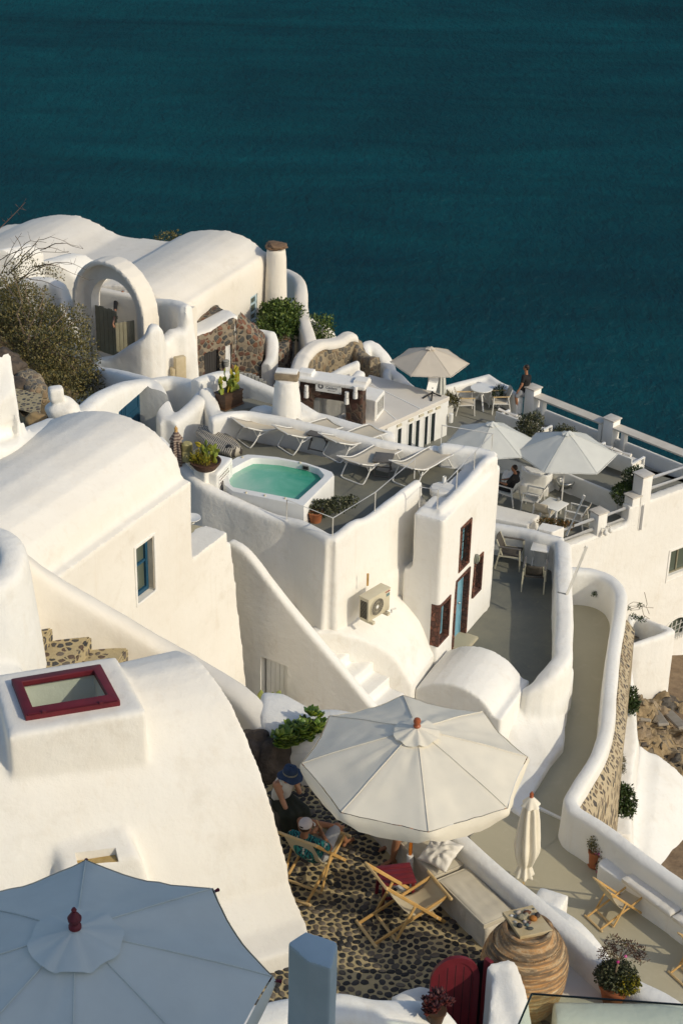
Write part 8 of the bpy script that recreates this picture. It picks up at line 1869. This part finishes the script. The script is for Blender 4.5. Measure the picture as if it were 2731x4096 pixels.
for l_ in (-1,1): sh = che + V((.05*l_,.17*-l_,.1)); e_ = sh + V((-.08,0,-.26)); w_ = e_ + V((-.2,-.05,-.06)); limb(bm, [sh, e_, w_], [.05,.04,.028]); hand(bm, w_, V((-1,-.2,0)), V((0,0,-1)), .5)
add('body', bm, sk_d, t, .011)
bm = B(); limb(bm, [pel, che, nk + V((0,0,-.05))], [.148,.156,.07]); add('shirt', bm, M['tank'], t, .016); bm = B(); limb(bm, [pel, pel + V((-.05,-.02,0))], [.15,.15]); limb(bm, [pel + V((-.02,-.06,0)), (pel + V((-.02,-.06,0))).lerp(kn, .7)], [.10,.085]); limb(bm, [pel + V((-.02,.1,0)), (pel + V((-.02,.1,0))).lerp(V((.86,18.98,.5)), .7)], [.10,.085]); add('shorts', bm, M['tee'], t, .016)
bm = B(); ball(bm, hc + V((.02,.01,.04)), (.085,.085,.085)); add('hair', bm, M['hair'], t, .012)
o_ = PY('c1',865,1075,51.4); o_.z = zg
t = person('person in dark clothes half hidden behind the open gate leaf', o_); hc = o_ + V((.05,.05,1.50)); fc = V((-.7,-.6,0))
bm = B(); limb(bm, [o_ + V((0,0,.85)), o_ + V((0,0,1.12)), o_ + V((.03,.03,1.34))], [.13,.15,.06]); limb(bm, [o_ + V((.03,.03,1.34)), hc], [.055,.055]); head(bm, hc, fc); wv_ = PV('c1',795,870,pv0,(-.9,-.43)) + V((-.03,.05,0)); sh = o_ + V((-.18,-.02,1.26)); el = sh.lerp(wv_, .5) + V((0,.05,-.1)); limb(bm, [sh, el, wv_], [.055,.042,.03]); hand(bm, wv_, V((.3,-.4,-.5)), V((.3,-.6,0)), .8)
sh2 = o_ + V((.18,.05,1.26)); limb(bm, [sh2, sh2 + V((.05,0,-.28)), sh2 + V((0,-.1,-.5))], [.055,.042,.03]); hand(bm, sh2 + V((0,-.1,-.5)), V((0,0,-1)), V((-1,0,0)), .5)
for s in (-.09,.09): limb(bm, [o_ + V((s,0,.85)), o_ + V((s,-.03,.45)), o_ + V((s,0,.09))], [.09,.058,.038]); foot(bm, o_ + V((s,0,.085)), fc)
add('body', bm, sk_d, t, .014); bm = B(); limb(bm, [o_ + V((0,0,.85)), o_ + V((0,0,1.12)), o_ + V((.03,.03,1.30))], [.145,.165,.08]); limb(bm, [o_ + V((0,0,1.2)), sh], [.12,.075]); limb(bm, [sh, sh.lerp(el, .6)], [.075,.062]); limb(bm, [o_ + V((0,0,1.2)), sh2], [.12,.075]); add('shirt', bm, M['tee'], t, .018)
bm = B(); limb(bm, [o_ + V((0,0,.9)), o_ + V((0,0,.8))], [.145,.15])
for s in (-.09,.09): limb(bm, [o_ + V((s,0,.85)), o_ + V((s,-.03,.45)), o_ + V((s,0,.14))], [.10,.075,.055])
add('trousers', bm, M['tee'], t, .018); bm = B(); ball(bm, hc + V((.03,.03,.05)), (.088,.088,.08)); add('hair', bm, simple('grey_hair', (.40,.38,.36), (.30,.29,.28), 30, .7, .3, .004), t, .014)
